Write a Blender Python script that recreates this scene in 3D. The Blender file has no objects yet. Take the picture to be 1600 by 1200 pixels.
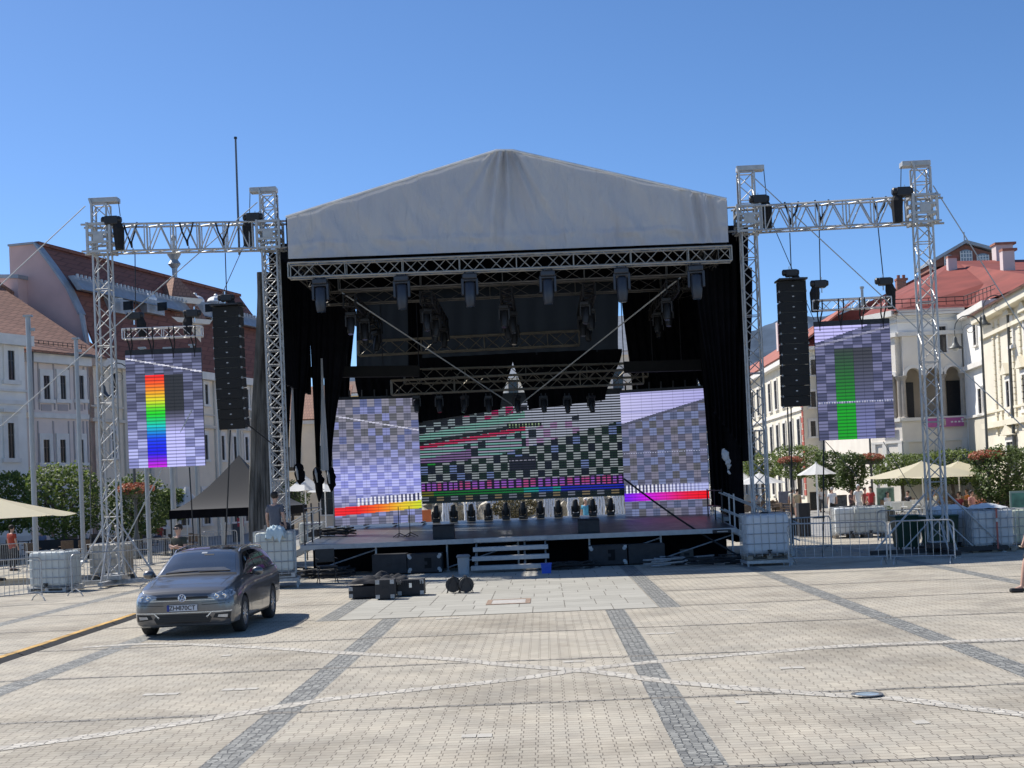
import bpy, bmesh, math, random
from mathutils import Vector, Matrix, noise
from mathutils.bvhtree import BVHTree
R = math.radians
random.seed(7)
scene = bpy.context.scene
COL = scene.collection

# ---------------------------------------------------------------- camera
F = 2200.0                       # focal length in pixels of the 1600 px wide photograph
CAM = Vector((0, 0, 2.3))
PITCH, YAW, ROLL = R(1.2), math.atan(48/2200), 0.0425
SX, SY = 0.0, 120/1600
KY = F/1220                      # depth factor for rough distances noted at an earlier lens guess
def S(y): return 41.47+(y-23)*0.70   # depth inside the stage
_f = Vector((-math.sin(YAW)*math.cos(PITCH), math.cos(YAW)*math.cos(PITCH), math.sin(PITCH)))
_r0 = _f.cross(Vector((0, 0, 1))).normalized()
_u0 = _r0.cross(_f)
_r = math.cos(ROLL)*_r0 - math.sin(ROLL)*_u0
_u = math.sin(ROLL)*_r0 + math.cos(ROLL)*_u0
cam_data = bpy.data.cameras.new('camera')
cam = bpy.data.objects.new('camera', cam_data)
COL.objects.link(cam)
M = Matrix.Identity(4)
for i in range(3):
    M[i][0], M[i][1], M[i][2], M[i][3] = _r[i], _u[i], -_f[i], CAM[i]
cam.matrix_world = M
cam_data.sensor_width = 36
cam_data.lens = 36*F/1600
cam_data.shift_x, cam_data.shift_y = SX, SY
cam_data.clip_start, cam_data.clip_end = 0.1, 6000
scene.camera = cam

def ray(px, py):
    a = (px-(800-SX*1600))/F
    b = -(py-(600+SY*1600))/F
    return _r*a + _u*b + _f
def at(px, py, Y):
    d = ray(px, py); return CAM + d*((Y-CAM.y)/d.y)
def gd(px, py, z=0.0):
    d = ray(px, py); return CAM + d*((z-CAM.z)/d.z)
def onpl(px, py, P0, dr):        # point on the vertical plane through P0 running along dr
    n = Vector((dr[1], -dr[0], 0)); d = ray(px, py)
    return CAM + d*((Vector((P0[0], P0[1], 0))-CAM).dot(n)/d.dot(n))

# ---------------------------------------------------------------- sky and sun
SUN_TO = Vector((-0.74, 0.48, 1.0)).normalized()
world = bpy.data.worlds.new('World'); scene.world = world; world.use_nodes = True
wn = world.node_tree.nodes; wl = world.node_tree.links
sky = wn.new('ShaderNodeTexSky'); sky.sky_type = 'NISHITA'; sky.sun_disc = False
sky.sun_elevation = math.asin(SUN_TO.z)
sky.sun_rotation = math.atan2(SUN_TO.x, SUN_TO.y)
sky.altitude = 400; sky.air_density = 0.6; sky.dust_density = 0.35; sky.ozone_density = 4.0
bg = wn['Background']; bg.inputs[1].default_value = 0.137
hs_ = wn.new('ShaderNodeHueSaturation'); hs_.inputs['Saturation'].default_value = 1.12; hs_.inputs['Hue'].default_value = 0.5
wl.new(sky.outputs[0], hs_.inputs['Color']); wl.new(hs_.outputs[0], bg.inputs[0])
sl = bpy.data.lights.new('sun', 'SUN'); sl.energy = 4.7; sl.angle = R(0.5); sl.color = (1.0, 0.955, 0.885)
so = bpy.data.objects.new('sun', sl); COL.objects.link(so)
so.rotation_euler = (-SUN_TO).to_track_quat('-Z', 'Y').to_euler()
so.location = (-30, 10, 60)
scene.view_settings.view_transform = 'Standard'
scene.view_settings.look = 'None'
scene.view_settings.exposure = 0.33
scene.view_settings.gamma = 1

# ---------------------------------------------------------------- materials
MATS = {}
def nodes_of(name):
    m = bpy.data.materials.new(name); m.use_nodes = True
    nt = m.node_tree; return m, nt, nt.nodes, nt.links, nt.nodes['Principled BSDF']
def mat(name, col, rough=0.6, metal=0.0, var=0.15, scale=3.0, bump=0.0, bscale=30.0, spec=0.5, coat=0.0, alpha=1.0, trans=0.0, vstretch=None):
    if name in MATS: return MATS[name]
    m, nt, N, L, P = nodes_of(name)
    tc = N.new('ShaderNodeTexCoord')
    if var > 0:
        nz = N.new('ShaderNodeTexNoise'); nz.inputs['Scale'].default_value = scale; nz.inputs['Detail'].default_value = 6
        if vstretch:
            mp = N.new('ShaderNodeMapping'); mp.inputs['Scale'].default_value = vstretch
            L.new(tc.outputs['Object'], mp.inputs[0]); L.new(mp.outputs[0], nz.inputs['Vector'])
        else: L.new(tc.outputs['Object'], nz.inputs['Vector'])
        cr = N.new('ShaderNodeValToRGB')
        cr.color_ramp.elements[0].position = 0.3; cr.color_ramp.elements[1].position = 0.72
        cr.color_ramp.elements[0].color = (*[max(0, c*(1-var)) for c in col], 1)
        cr.color_ramp.elements[1].color = (*[min(1, c*(1+var)) for c in col], 1)
        L.new(nz.outputs['Fac'], cr.inputs[0]); L.new(cr.outputs[0], P.inputs['Base Color'])
    else: P.inputs['Base Color'].default_value = (*col, 1)
    P.inputs['Roughness'].default_value = rough; P.inputs['Metallic'].default_value = metal
    P.inputs['Specular IOR Level'].default_value = spec
    P.inputs['Coat Weight'].default_value = coat; P.inputs['Coat Roughness'].default_value = 0.05
    P.inputs['Alpha'].default_value = alpha; P.inputs['Transmission Weight'].default_value = trans
    if bump > 0:
        n2 = N.new('ShaderNodeTexNoise'); n2.inputs['Scale'].default_value = bscale; n2.inputs['Detail'].default_value = 4
        L.new(tc.outputs['Object'], n2.inputs['Vector'])
        b = N.new('ShaderNodeBump'); b.inputs['Strength'].default_value = bump; b.inputs['Distance'].default_value = 0.02
        L.new(n2.outputs['Fac'], b.inputs['Height']); L.new(b.outputs[0], P.inputs['Normal'])
    MATS[name] = m; return m
def emis(name, col, s):
    m, nt, N, L, P = nodes_of(name)
    P.inputs['Base Color'].default_value = (0.01, 0.01, 0.01, 1)
    P.inputs['Emission Color'].default_value = (*col, 1); P.inputs['Emission Strength'].default_value = s
    MATS[name] = m; return m
def translucent(name, col, fac=0.5, rough=0.8):
    m, nt, N, L, P = nodes_of(name)
    P.inputs['Base Color'].default_value = (*col, 1); P.inputs['Roughness'].default_value = rough
    t = N.new('ShaderNodeBsdfTranslucent'); t.inputs[0].default_value = (*col, 1)
    mx = N.new('ShaderNodeMixShader'); mx.inputs[0].default_value = fac
    L.new(P.outputs[0], mx.inputs[1]); L.new(t.outputs[0], mx.inputs[2]); L.new(mx.outputs[0], N['Material Output'].inputs[0])
    MATS[name] = m; return m
def leafmat(name, c1, c2, tr=0.35):
    m, nt, N, L, P = nodes_of(name)
    g = N.new('ShaderNodeNewGeometry'); cr = N.new('ShaderNodeValToRGB')
    cr.color_ramp.elements[0].color = (*c1, 1); cr.color_ramp.elements[1].color = (*c2, 1)
    L.new(g.outputs['Random Per Island'], cr.inputs[0]); L.new(cr.outputs[0], P.inputs['Base Color'])
    P.inputs['Roughness'].default_value = 0.55; P.inputs['Specular IOR Level'].default_value = 0.3
    t = N.new('ShaderNodeBsdfTranslucent'); L.new(cr.outputs[0], t.inputs[0])
    mx = N.new('ShaderNodeMixShader'); mx.inputs[0].default_value = tr
    L.new(P.outputs[0], mx.inputs[1]); L.new(t.outputs[0], mx.inputs[2]); L.new(mx.outputs[0], N['Material Output'].inputs[0])
    MATS[name] = m; return m
def tilemat(name, c1, c2, mortar, bw, bh, rot=0.0, bump=0.4, axis='Z'):
    """brick-pattern material; axis = direction in which courses stack"""
    m, nt, N, L, P = nodes_of(name)
    tc = N.new('ShaderNodeTexCoord'); mp = N.new('ShaderNodeMapping')
    mp.inputs['Rotation'].default_value = (R(90) if axis == 'Z' else 0, 0, rot)
    L.new(tc.outputs['Object'], mp.inputs[0])
    b = N.new('ShaderNodeTexBrick'); L.new(mp.outputs[0], b.inputs['Vector'])
    b.inputs['Scale'].default_value = 1; b.inputs['Brick Width'].default_value = bw; b.inputs['Row Height'].default_value = bh
    b.inputs['Mortar Size'].default_value = bh*0.09; b.inputs['Color1'].default_value = (*c1, 1); b.inputs['Color2'].default_value = (*c2, 1)
    b.inputs['Mortar'].default_value = (*mortar, 1); b.inputs['Bias'].default_value = 0
    L.new(b.outputs['Color'], P.inputs['Base Color']); P.inputs['Roughness'].default_value = 0.8
    bp = N.new('ShaderNodeBump'); bp.inputs['Strength'].default_value = bump; bp.inputs['Distance'].default_value = 0.02; bp.invert = True
    L.new(b.outputs['Fac'], bp.inputs['Height']); L.new(bp.outputs[0], P.inputs['Normal'])
    MATS[name] = m; return m

ALU = mat('aluminium', (0.46, 0.46, 0.45), 0.5, 0.3, 0.10, 8)
STEEL = mat('galvanised_steel', (0.42, 0.43, 0.43), 0.5, 0.6, 0.22, 14)
DSTEEL = mat('dark_steel', (0.03, 0.03, 0.033), 0.5, 0.4, 0.2, 10)
BLK = mat('black_plastic', (0.018, 0.018, 0.02), 0.5, 0, 0.2, 9)
BLK2 = mat('black_painted_wood', (0.022, 0.022, 0.024), 0.6, 0, 0.35, 5, 0.3, 60)
CLOTHB = mat('black_drape_cloth', (0.006, 0.006, 0.008), 0.95, 0, 0.3, 3, spec=0.1)
RUB = mat('rubber', (0.02, 0.02, 0.02), 0.8, 0, 0.2, 12)
WHT = mat('white_paint', (0.72, 0.72, 0.70), 0.6, 0, 0.06, 5)
SILV = mat('bright_metal', (0.7, 0.7, 0.7), 0.25, 0.9, 0.05, 5)
STRAP = mat('black_strap', (0.015, 0.015, 0.016), 0.9, 0, 0.1, 4)
ROPE = mat('grey_cable', (0.10, 0.10, 0.10), 0.7, 0, 0.1, 4)
WROPE = mat('white_ratchet_strap', (0.45, 0.45, 0.43), 0.8, 0, 0.1, 4)

# ---------------------------------------------------------------- mesh helpers
class MB:
    def __init__(s): s.v = []; s.f = []; s.m = []; s.cur = 0
    def add(s, vs, fs):
        o = len(s.v); s.v += [Vector(p) for p in vs]
        for f in fs: s.f.append([i+o for i in f]); s.m.append(s.cur)
        return s
    def box(s, c, d, rz=0.0, rx=0.0, ry=0.0):
        c = Vector(c); Rm = Matrix.Rotation(rz, 3, 'Z') @ Matrix.Rotation(ry, 3, 'Y') @ Matrix.Rotation(rx, 3, 'X')
        vs = [c + Rm @ Vector((x*d[0]/2, y*d[1]/2, z*d[2]/2)) for x in (-1, 1) for y in (-1, 1) for z in (-1, 1)]
        return s.add(vs, [(0, 1, 3, 2), (4, 6, 7, 5), (0, 4, 5, 1), (2, 3, 7, 6), (0, 2, 6, 4), (1, 5, 7, 3)])
    def bbox(s, c, d, b=0.02, rz=0.0):
        """box with bevelled edges"""
        bm = bmesh.new(); bmesh.ops.create_cube(bm, size=1)
        for v in bm.verts: v.co = Vector((v.co.x*d[0], v.co.y*d[1], v.co.z*d[2]))
        bmesh.ops.bevel(bm, geom=bm.edges[:], offset=b, segments=2, affect='EDGES', profile=0.5)
        Rm = Matrix.Rotation(rz, 3, 'Z'); bm.verts.index_update()
        s.add([Vector(c)+Rm @ v.co for v in bm.verts], [[v.index for v in f.verts] for f in bm.faces]); bm.free(); return s
    def frame(s, p, q):
        d = (q-p).normalized(); a = Vector((0, 0, 1)) if abs(d.z) < 0.95 else Vector((1, 0, 0))
        x = d.cross(a).normalized(); y = x.cross(d); return d, x, y
    def bar(s, p, q, w, h=None):
        p, q = Vector(p), Vector(q); h = h or w; d, x, y = s.frame(p, q)
        vs = [b + x*i*w/2 + y*j*h/2 for b in (p, q) for i, j in ((-1, -1), (1, -1), (1, 1), (-1, 1))]
        return s.add(vs, [(0, 1, 2, 3), (7, 6, 5, 4), (0, 4, 5, 1), (1, 5, 6, 2), (2, 6, 7, 3), (3, 7, 4, 0)])
    def tube(s, p, q, r, r2=None, n=6, cap=True):
        p, q = Vector(p), Vector(q); r2 = r if r2 is None else r2
        if (q-p).length < 1e-6: return s
        d, x, y = s.frame(p, q)
        vs = [b + (x*math.cos(2*math.pi*i/n)+y*math.sin(2*math.pi*i/n))*rr for b, rr in ((p, r), (q, r2)) for i in range(n)]
        fs = [(i, i+n, (i+1) % n+n, (i+1) % n) for i in range(n)]
        if cap: fs += [tuple(range(n)), tuple(range(2*n-1, n-1, -1))]
        return s.add(vs, fs)
    def path(s, pts, r, n=6, closed=False):
        pts = [Vector(p) for p in pts]; k = len(pts); o = len(s.v)
        if k < 2: return s
        prev = None
        for i, p in enumerate(pts):
            a = pts[max(i-1, 0)] if not closed else pts[i-1]; b = pts[min(i+1, k-1)] if not closed else pts[(i+1) % k]
            d = (b-a).normalized()
            if prev is None:
                t = Vector((0, 0, 1)) if abs(d.z) < 0.9 else Vector((1, 0, 0)); x = d.cross(t).normalized()
            else:
                x = (prev - d*prev.dot(d)); x = x.normalized() if x.length > 1e-6 else d.orthogonal().normalized()
            prev = x; y = d.cross(x)
            rr = r[i] if isinstance(r, (list, tuple)) else r
            s.v += [p + (x*math.cos(2*math.pi*j/n)+y*math.sin(2*math.pi*j/n))*rr for j in range(n)]
        for i in range(k-1 if not closed else k):
            for j in range(n):
                a0 = o+i*n; b0 = o+((i+1) % k)*n
                s.f.append([a0+j, a0+(j+1) % n, b0+(j+1) % n, b0+j]); s.m.append(s.cur)
        if not closed:
            s.f.append([o+j for j in range(n)][::-1]); s.m.append(s.cur)
            s.f.append([o+(k-1)*n+j for j in range(n)]); s.m.append(s.cur)
        return s
    def prism(s, pts, off):
        pts = [Vector(p) for p in pts]; off = Vector(off); n = len(pts)
        s.add(pts+[p+off for p in pts], [tuple(range(n)), tuple(range(2*n-1, n-1, -1))]+[(i, i+n, (i+1) % n+n, (i+1) % n) for i in range(n)])
        return s
    def lathe(s, prof, c=(0, 0, 0), n=16, ax='Z', cap=True):
        c = Vector(c); vs = []
        for r, z in prof:
            for i in range(n):
                a = 2*math.pi*i/n; x, y = r*math.cos(a), r*math.sin(a)
                vs.append(c + (Vector((x, y, z)) if ax == 'Z' else Vector((z, x, y)) if ax == 'X' else Vector((y, z, x))))
        k = len(prof); fs = [(j*n+i, j*n+(i+1) % n, (j+1)*n+(i+1) % n, (j+1)*n+i) for j in range(k-1) for i in range(n)]
        if cap: fs += [tuple(range(n))[::-1], tuple((k-1)*n+i for i in range(n))]
        return s.add(vs, fs)
    def ball(s, c, r, n=10, sz=(1, 1, 1)):
        k = n//2+1; prof = [(max(1e-4, math.sin(math.pi*i/k))*r, -math.cos(math.pi*i/k)*r) for i in range(k+1)]
        o = len(s.v); s.lathe(prof, (0, 0, 0), n, cap=False)
        for i in range(o, len(s.v)): p = s.v[i]; s.v[i] = Vector((p.x*sz[0], p.y*sz[1], p.z*sz[2]))+Vector(c)
        return s
    def build(s, name, m, parent=None, smooth=False, world=True):
        me = bpy.data.meshes.new(name)
        off = parent.location if (parent is not None and world) else Vector((0, 0, 0))
        if parent is not None and world and parent.parent is not None: off = off + parent.parent.location
        me.from_pydata([tuple(p-off) for p in s.v], [], s.f)
        for mm in (m if isinstance(m, (list, tuple)) else [m]): me.materials.append(mm)
        if isinstance(m, (list, tuple)): me.polygons.foreach_set('material_index', s.m)
        if smooth: me.polygons.foreach_set('use_smooth', [True]*len(me.polygons))
        me.validate(); 
        bm = bmesh.new(); bm.from_mesh(me); bmesh.ops.recalc_face_normals(bm, faces=bm.faces[:]); bm.to_mesh(me); bm.free()
        o = bpy.data.objects.new(name, me); COL.objects.link(o)
        if parent is not None: o.parent = parent
        return o
def tag(o, label=None, cat=None, group=None, kind=None):
    if label: o['label'] = label
    if cat: o['category'] = cat
    if group: o['group'] = group
    if kind: o['kind'] = kind
    return o
def thing(name, label, cat, loc=(0, 0, 0), rz=0, group=None):
    o = bpy.data.objects.new(name, None); COL.objects.link(o); o.empty_display_size = 0.3
    o.location = loc; o.rotation_euler = (0, 0, rz); return tag(o, label, cat, group)
def dup(o, loc=None, rz=None, label=None, parent=None, scale=None, skip_props=False):
    c = o.copy(); COL.objects.link(c)
    if parent is not None: c.parent = parent
    for ch in list(o.children): dup(ch, parent=c)
    if loc is not None: c.location = loc
    if rz is not None: c.rotation_euler = (0, 0, rz)
    if label: c['label'] = label
    if scale: c.scale = scale
    return c
def bezier(p, q, sag, n=10):
    p, q = Vector(p), Vector(q)
    return [p.lerp(q, i/n) - Vector((0, 0, sag*4*(i/n)*(1-i/n))) for i in range(n+1)]
def truss_mb(mb, p, q, w, h, panel=0.5, rc=0.025, rb=0.012, side=None, xb=False, n=6):
    """box truss lattice; side = horizontal direction of the width"""
    p, q = Vector(p), Vector(q); d = (q-p).normalized()
    if side is None: side = Vector((0, 0, 1)).cross(d).normalized() if abs(d.z) < 0.9 else Vector((1, 0, 0))
    side = Vector(side); up = d.cross(side).normalized(); Lg = (q-p).length
    C = [side*i*w/2+up*j*h/2 for i, j in ((-1, -1), (1, -1), (1, 1), (-1, 1))]
    for c in C: mb.tube(p+c, q+c, rc, n=n)
    k = max(2, round(Lg/panel)); st = Lg/k
    for fi in range(4):
        a, b = C[fi], C[(fi+1) % 4]
        for i in range(k):
            s0, s1 = p+d*st*i, p+d*st*(i+1)
            if (i+fi) % 2: mb.tube(s0+a, s1+b, rb, n=4, cap=False)
            else: mb.tube(s0+b, s1+a, rb, n=4, cap=False)
            if xb:
                if (i+fi) % 2: mb.tube(s0+b, s1+a, rb, n=4, cap=False)
                else: mb.tube(s0+a, s1+b, rb, n=4, cap=False)
            if i % (4 if not xb else 1) == 0 or xb: mb.tube(s0+a, s0+b, rb, n=4, cap=False)
        mb.tube(q+a, q+b, rb*1.3, n=4, cap=False); mb.tube(p+a, p+b, rb*1.3, n=4, cap=False)
    return mb
# ================================================================ ground
def sheet(name, pts, z, m, kind='structure'):
    mb = MB(); mb.add([Vector((p[0], p[1], z)) for p in pts], [tuple(range(len(pts)))])
    o = mb.build(name, m); tag(o, kind=kind); return o
def paving_mat():
    m, nt, N, L, P = nodes_of('block_paving')
    tc = N.new('ShaderNodeTexCoord')
    # slight wobble of the joints
    nz = N.new('ShaderNodeTexNoise'); nz.inputs['Scale'].default_value = 9; nz.inputs['Detail'].default_value = 2
    L.new(tc.outputs['Object'], nz.inputs['Vector'])
    ma = N.new('ShaderNodeVectorMath'); ma.operation = 'MULTIPLY_ADD'; ma.inputs[1].default_value = (0.018, 0.018, 0); 
    L.new(nz.outputs['Color'], ma.inputs[0]); L.new(tc.outputs['Object'], ma.inputs[2])
    b = N.new('ShaderNodeTexBrick'); L.new(ma.outputs[0], b.inputs['Vector'])
    b.offset = 0.16; b.offset_frequency = 2; b.squash = 1
    b.inputs['Scale'].default_value = 1; b.inputs['Brick Width'].default_value = 0.14; b.inputs['Row Height'].default_value = 0.125
    b.inputs['Mortar Size'].default_value = 0.0052; b.inputs['Mortar Smooth'].default_value = 0.3
    b.inputs['Color1'].default_value = (0.495, 0.462, 0.385, 1); b.inputs['Color2'].default_value = (0.43, 0.395, 0.33, 1)
    b.inputs['Mortar'].default_value = (0.22, 0.195, 0.16, 1)
    # per-patch colour: cream, pink and grey shades
    n2 = N.new('ShaderNodeTexNoise'); n2.inputs['Scale'].default_value = 1.1; n2.inputs['Detail'].default_value = 8; n2.inputs['Roughness'].default_value = 0.65
    L.new(tc.outputs['Object'], n2.inputs['Vector'])
    cr = N.new('ShaderNodeValToRGB'); e = cr.color_ramp.elements
    e[0].position = 0.32; e[0].color = (0.80, 0.79, 0.78, 1); e[1].position = 0.7; e[1].color = (1.10, 1.06, 1.0, 1)
    L.new(n2.outputs['Fac'], cr.inputs[0])
    n3 = N.new('ShaderNodeTexVoronoi'); n3.inputs['Scale'].default_value = 5.5; L.new(tc.outputs['Object'], n3.inputs['Vector'])
    hs = N.new('ShaderNodeMixRGB'); hs.blend_type = 'MIX'; hs.inputs[0].default_value = 0.0
    mu = N.new('ShaderNodeMixRGB'); mu.blend_type = 'MULTIPLY'; mu.inputs[0].default_value = 1
    L.new(b.outputs['Color'], mu.inputs[1]); L.new(cr.outputs[0], mu.inputs[2])
    L.new(mu.outputs[0], hs.inputs[1]); L.new(n3.outputs['Color'], hs.inputs[2])
    # old dark stains
    n4 = N.new('ShaderNodeTexNoise'); n4.inputs['Scale'].default_value = 0.35; n4.inputs['Detail'].default_value = 9; n4.inputs['Roughness'].default_value = 0.7
    L.new(tc.outputs['Object'], n4.inputs['Vector'])
    c4 = N.new('ShaderNodeValToRGB'); c4.color_ramp.elements[0].position = 0.36; c4.color_ramp.elements[0].color = (0.72, 0.71, 0.70, 1); c4.color_ramp.elements[1].position = 0.52
    L.new(n4.outputs['Fac'], c4.inputs[0])
    m4 = N.new('ShaderNodeMixRGB'); m4.blend_type = 'MULTIPLY'; m4.inputs[0].default_value = 1
    L.new(hs.outputs[0], m4.inputs[1]); L.new(c4.outputs[0], m4.inputs[2]); L.new(m4.outputs[0], P.inputs['Base Color'])
    P.inputs['Roughness'].default_value = 0.85; P.inputs['Specular IOR Level'].default_value = 0.3
    bp = N.new('ShaderNodeBump'); bp.inputs['Strength'].default_value = 0.6; bp.inputs['Distance'].default_value = 0.012; bp.invert = True
    L.new(b.outputs['Fac'], bp.inputs['Height']); L.new(bp.outputs[0], P.inputs['Normal'])
    return m
def cobble_mat(name, c1, c2, mortar, scale, spread=1.0):
    m, nt, N, L, P = nodes_of(name)
    tc = N.new('ShaderNodeTexCoord')
    v = N.new('ShaderNodeTexVoronoi'); v.inputs['Scale'].default_value = scale; v.inputs['Randomness'].default_value = 0.45
    L.new(tc.outputs['Object'], v.inputs['Vector'])
    d = N.new('ShaderNodeTexVoronoi'); d.feature = 'DISTANCE_TO_EDGE'; d.inputs['Scale'].default_value = scale; d.inputs['Randomness'].default_value = 0.45
    L.new(tc.outputs['Object'], d.inputs['Vector'])
    sp = N.new('ShaderNodeSeparateColor'); L.new(v.outputs['Color'], sp.inputs[0])
    cr = N.new('ShaderNodeValToRGB'); cr.color_ramp.elements[0].color = (*c1, 1); cr.color_ramp.elements[1].color = (*c2, 1)
    L.new(sp.outputs[0], cr.inputs[0])
    st = N.new('ShaderNodeValToRGB'); st.color_ramp.elements[0].position = 0.03; st.color_ramp.elements[1].position = 0.09
    L.new(d.outputs['Distance'], st.inputs[0])
    mx = N.new('ShaderNodeMixRGB'); L.new(st.outputs[0], mx.inputs[0]); mx.inputs[1].default_value = (*mortar, 1); L.new(cr.outputs[0], mx.inputs[2])
    L.new(mx.outputs[0], P.inputs['Base Color']); P.inputs['Roughness'].default_value = 0.75
    bp = N.new('ShaderNodeBump'); bp.inputs['Strength'].default_value = 0.8; bp.inputs['Distance'].default_value = 0.015
    L.new(st.outputs[0], bp.inputs['Height']); L.new(bp.outputs[0], P.inputs['Normal']); return m
PAVE = paving_mat()
DARKC = cobble_mat('dark_granite_setts', (0.15, 0.15, 0.14), (0.34, 0.335, 0.30), (0.10, 0.10, 0.09), 13)
WHITEC = cobble_mat('white_stone_setts', (0.40, 0.365, 0.305), (0.60, 0.56, 0.48), (0.32, 0.29, 0.24), 10)
EDGEC = cobble_mat('dark_edging_setts', (0.17, 0.155, 0.13), (0.31, 0.285, 0.24), (0.10, 0.09, 0.075), 10)
ASPH = mat('asphalt', (0.27, 0.265, 0.25), 0.9, 0, 0.14, 0.8, 0.3, 60)
sheet('plaza', [(-400, -30), (400, -30), (400, 900), (-400, 900)], 0.0, PAVE)
sheet('road', [(6.4, 54.8), (120, 54.8), (120, 300), (6.4, 300)], 0.004, ASPH)
sheet('road', [(-120, 69), (-9, 69), (-9, 300), (-120, 300)], 0.004, ASPH)
b1 = gd(341, 1200); b2 = gd(1106, 1200)
SP = b2.x-b1.x
CR = [gd(1300, y).y for y in (894, 912.5, 936, 966.5, 1011, 1083.5, 1192)]
st = (CR[0]-CR[-1])/6
print('band spacing', SP, 'cross', [round(c, 2) for c in CR], st)
cy0 = CR[-1]
FL0, FL1 = gd(560, 965).x, gd(1030, 950).x     # flagstone field
FY0, FY1 = gd(800, 959).y, 38.6
mb = MB()
def rect(mb, x0, y0, x1, y1, z, wob=0.0, step=0.45):
    n = max(1, int(abs(y1-y0)/step)) if abs(y1-y0) > abs(x1-x0) else max(1, int(abs(x1-x0)/step)); along_y = abs(y1-y0) > abs(x1-x0)
    for i in range(n):
        a, b = i/n, (i+1)/n
        j = lambda: random.uniform(-wob, wob)
        if along_y: mb.add([(x0+j(), y0+(y1-y0)*a, z), (x1+j(), y0+(y1-y0)*a, z), (x1+j(), y0+(y1-y0)*b, z), (x0+j(), y0+(y1-y0)*b, z)], [(0, 1, 2, 3)])
        else: mb.add([(x0+(x1-x0)*a, y0+j(), z), (x0+(x1-x0)*b, y0+j(), z), (x0+(x1-x0)*b, y1+j(), z), (x0+(x1-x0)*a, y1+j(), z)], [(0, 1, 2, 3)])
for k in range(-7, 9):
    x = b1.x+SP*k; w = 0.18
    if k in (0, 1): rect(mb, x-w, 0, x+w, FY0, 0.0015)
    else: rect(mb, x-w, 0, x+w, 62, 0.0015)
rect(mb, FL0-0.75, FY0, FL0-0.35, 40.5, 0.0015); rect(mb, FL1+0.02, FY0, FL1+0.42, 40.5, 0.0015)
tag(mb.build('paving_bands', DARKC), kind='structure')
mb = MB()
for k in range(-4, 15):
    y = cy0+st*k
    segs = [(-34, 36)] if not (FY0 < y < 40) else [(-34, FL0-0.8), (FL1+0.45, 36)]
    for a, c in segs: rect(mb, a, y-0.055, c, y+0.055, 0.003, 0.03, 0.35)
tag(mb.build('paving_edging', EDGEC), kind='structure')
#FLAG = tilemat('flagstones', (0.44, 0.43, 0.39), (0.37, 0.365, 0.335), (0.15, 0.14, 0.12), 0.62, 0.62, axis='Y')
sheet('flagstone_joints', [(FL0-0.33, FY0), (FL1, FY0), (FL1, 40.6), (FL0-0.33, 40.6)], 0.004, mat('joint_sand', (0.17, 0.155, 0.13), 0.9, 0, 0.3, 4))
mb = MB(); y = FY0+0.02; k = 0
while y < 40.4:
    dy_ = 0.5 if k % 2 else 0.8; x = FL0-0.33
    while x < FL1-0.05:
        dx_ = random.choice((0.62, 0.62, 0.9)) ; x2 = min(x+dx_, FL1); g = 0.009
        mb.add([(x+g, y+g, 0.008), (x2-g, y+g, 0.008), (x2-g, y+dy_-g, 0.008), (x+g, y+dy_-g, 0.008)], [(0, 1, 2, 3)]); x = x2
    y += dy_; k += 1
def islandmat(name, c1, c2, rough=0.85):
    m, nt, N, L, P = nodes_of(name); g = N.new('ShaderNodeNewGeometry'); cr = N.new('ShaderNodeValToRGB'); cr.color_ramp.elements[0].color = (*c1, 1); cr.color_ramp.elements[1].color = (*c2, 1)
    tc = N.new('ShaderNodeTexCoord'); nz = N.new('ShaderNodeTexNoise'); nz.inputs['Scale'].default_value = 2.5; nz.inputs['Detail'].default_value = 7; L.new(tc.outputs['Object'], nz.inputs['Vector'])
    mm = N.new('ShaderNodeMath'); mm.operation = 'MULTIPLY_ADD'; mm.inputs[1].default_value = 0.45; L.new(g.outputs['Random Per Island'], mm.inputs[0])
    m2 = N.new('ShaderNodeMath'); m2.operation = 'MULTIPLY'; m2.inputs[1].default_value = 0.55; L.new(nz.outputs['Fac'], m2.inputs[0]); L.new(m2.outputs[0], mm.inputs[2]); L.new(mm.outputs[0], cr.inputs[0])
    L.new(cr.outputs[0], P.inputs['Base Color']); P.inputs['Roughness'].default_value = rough; return m
tag(mb.build('flagstone_field', islandmat('flagstones', (0.31, 0.295, 0.25), (0.455, 0.435, 0.375))), kind='structure')
# white curved lines of setts crossing the plaza
def ribbon(pts, w, z, name, m):
    P = []
    for i in range(len(pts)-1):
        p0 = pts[max(i-1, 0)]; p1 = pts[i]; p2 = pts[i+1]; p3 = pts[min(i+2, len(pts)-1)]
        for k in range(12):
            t = k/12
            P.append(0.5*((2*p1)+(p2-p0)*t+(2*p0-5*p1+4*p2-p3)*t*t+(3*p1-p0-3*p2+p3)*t**3))
    P.append(pts[-1]); mb = MB(); L_ = []
    for i, p in enumerate(P):
        d = (P[min(i+1, len(P)-1)]-P[max(i-1, 0)]).normalized(); nn = Vector((-d.y, d.x, 0)); ww = w/2*(1+random.uniform(-0.12, 0.12))
        L_.append((p+nn*ww, p-nn*ww))
    for i in range(len(L_)-1):
        a, b = L_[i], L_[i+1]
        mb.add([Vector((q.x, q.y, z)) for q in (a[0], a[1], b[1], b[0])], [(0, 1, 2, 3)])
    return tag(mb.build(name, m), kind='structure')
ribbon([gd(*p) for p in ((-250, 1205), (0, 1170), (240, 1137), (500, 1095), (640, 1079), (800, 1062), (930, 1044), (1060, 1031), (1200, 1019), (1330, 1009), (1480, 1003), (1640, 997))], 0.28, 0.0045, 'paving_curve', WHITEC)
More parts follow.
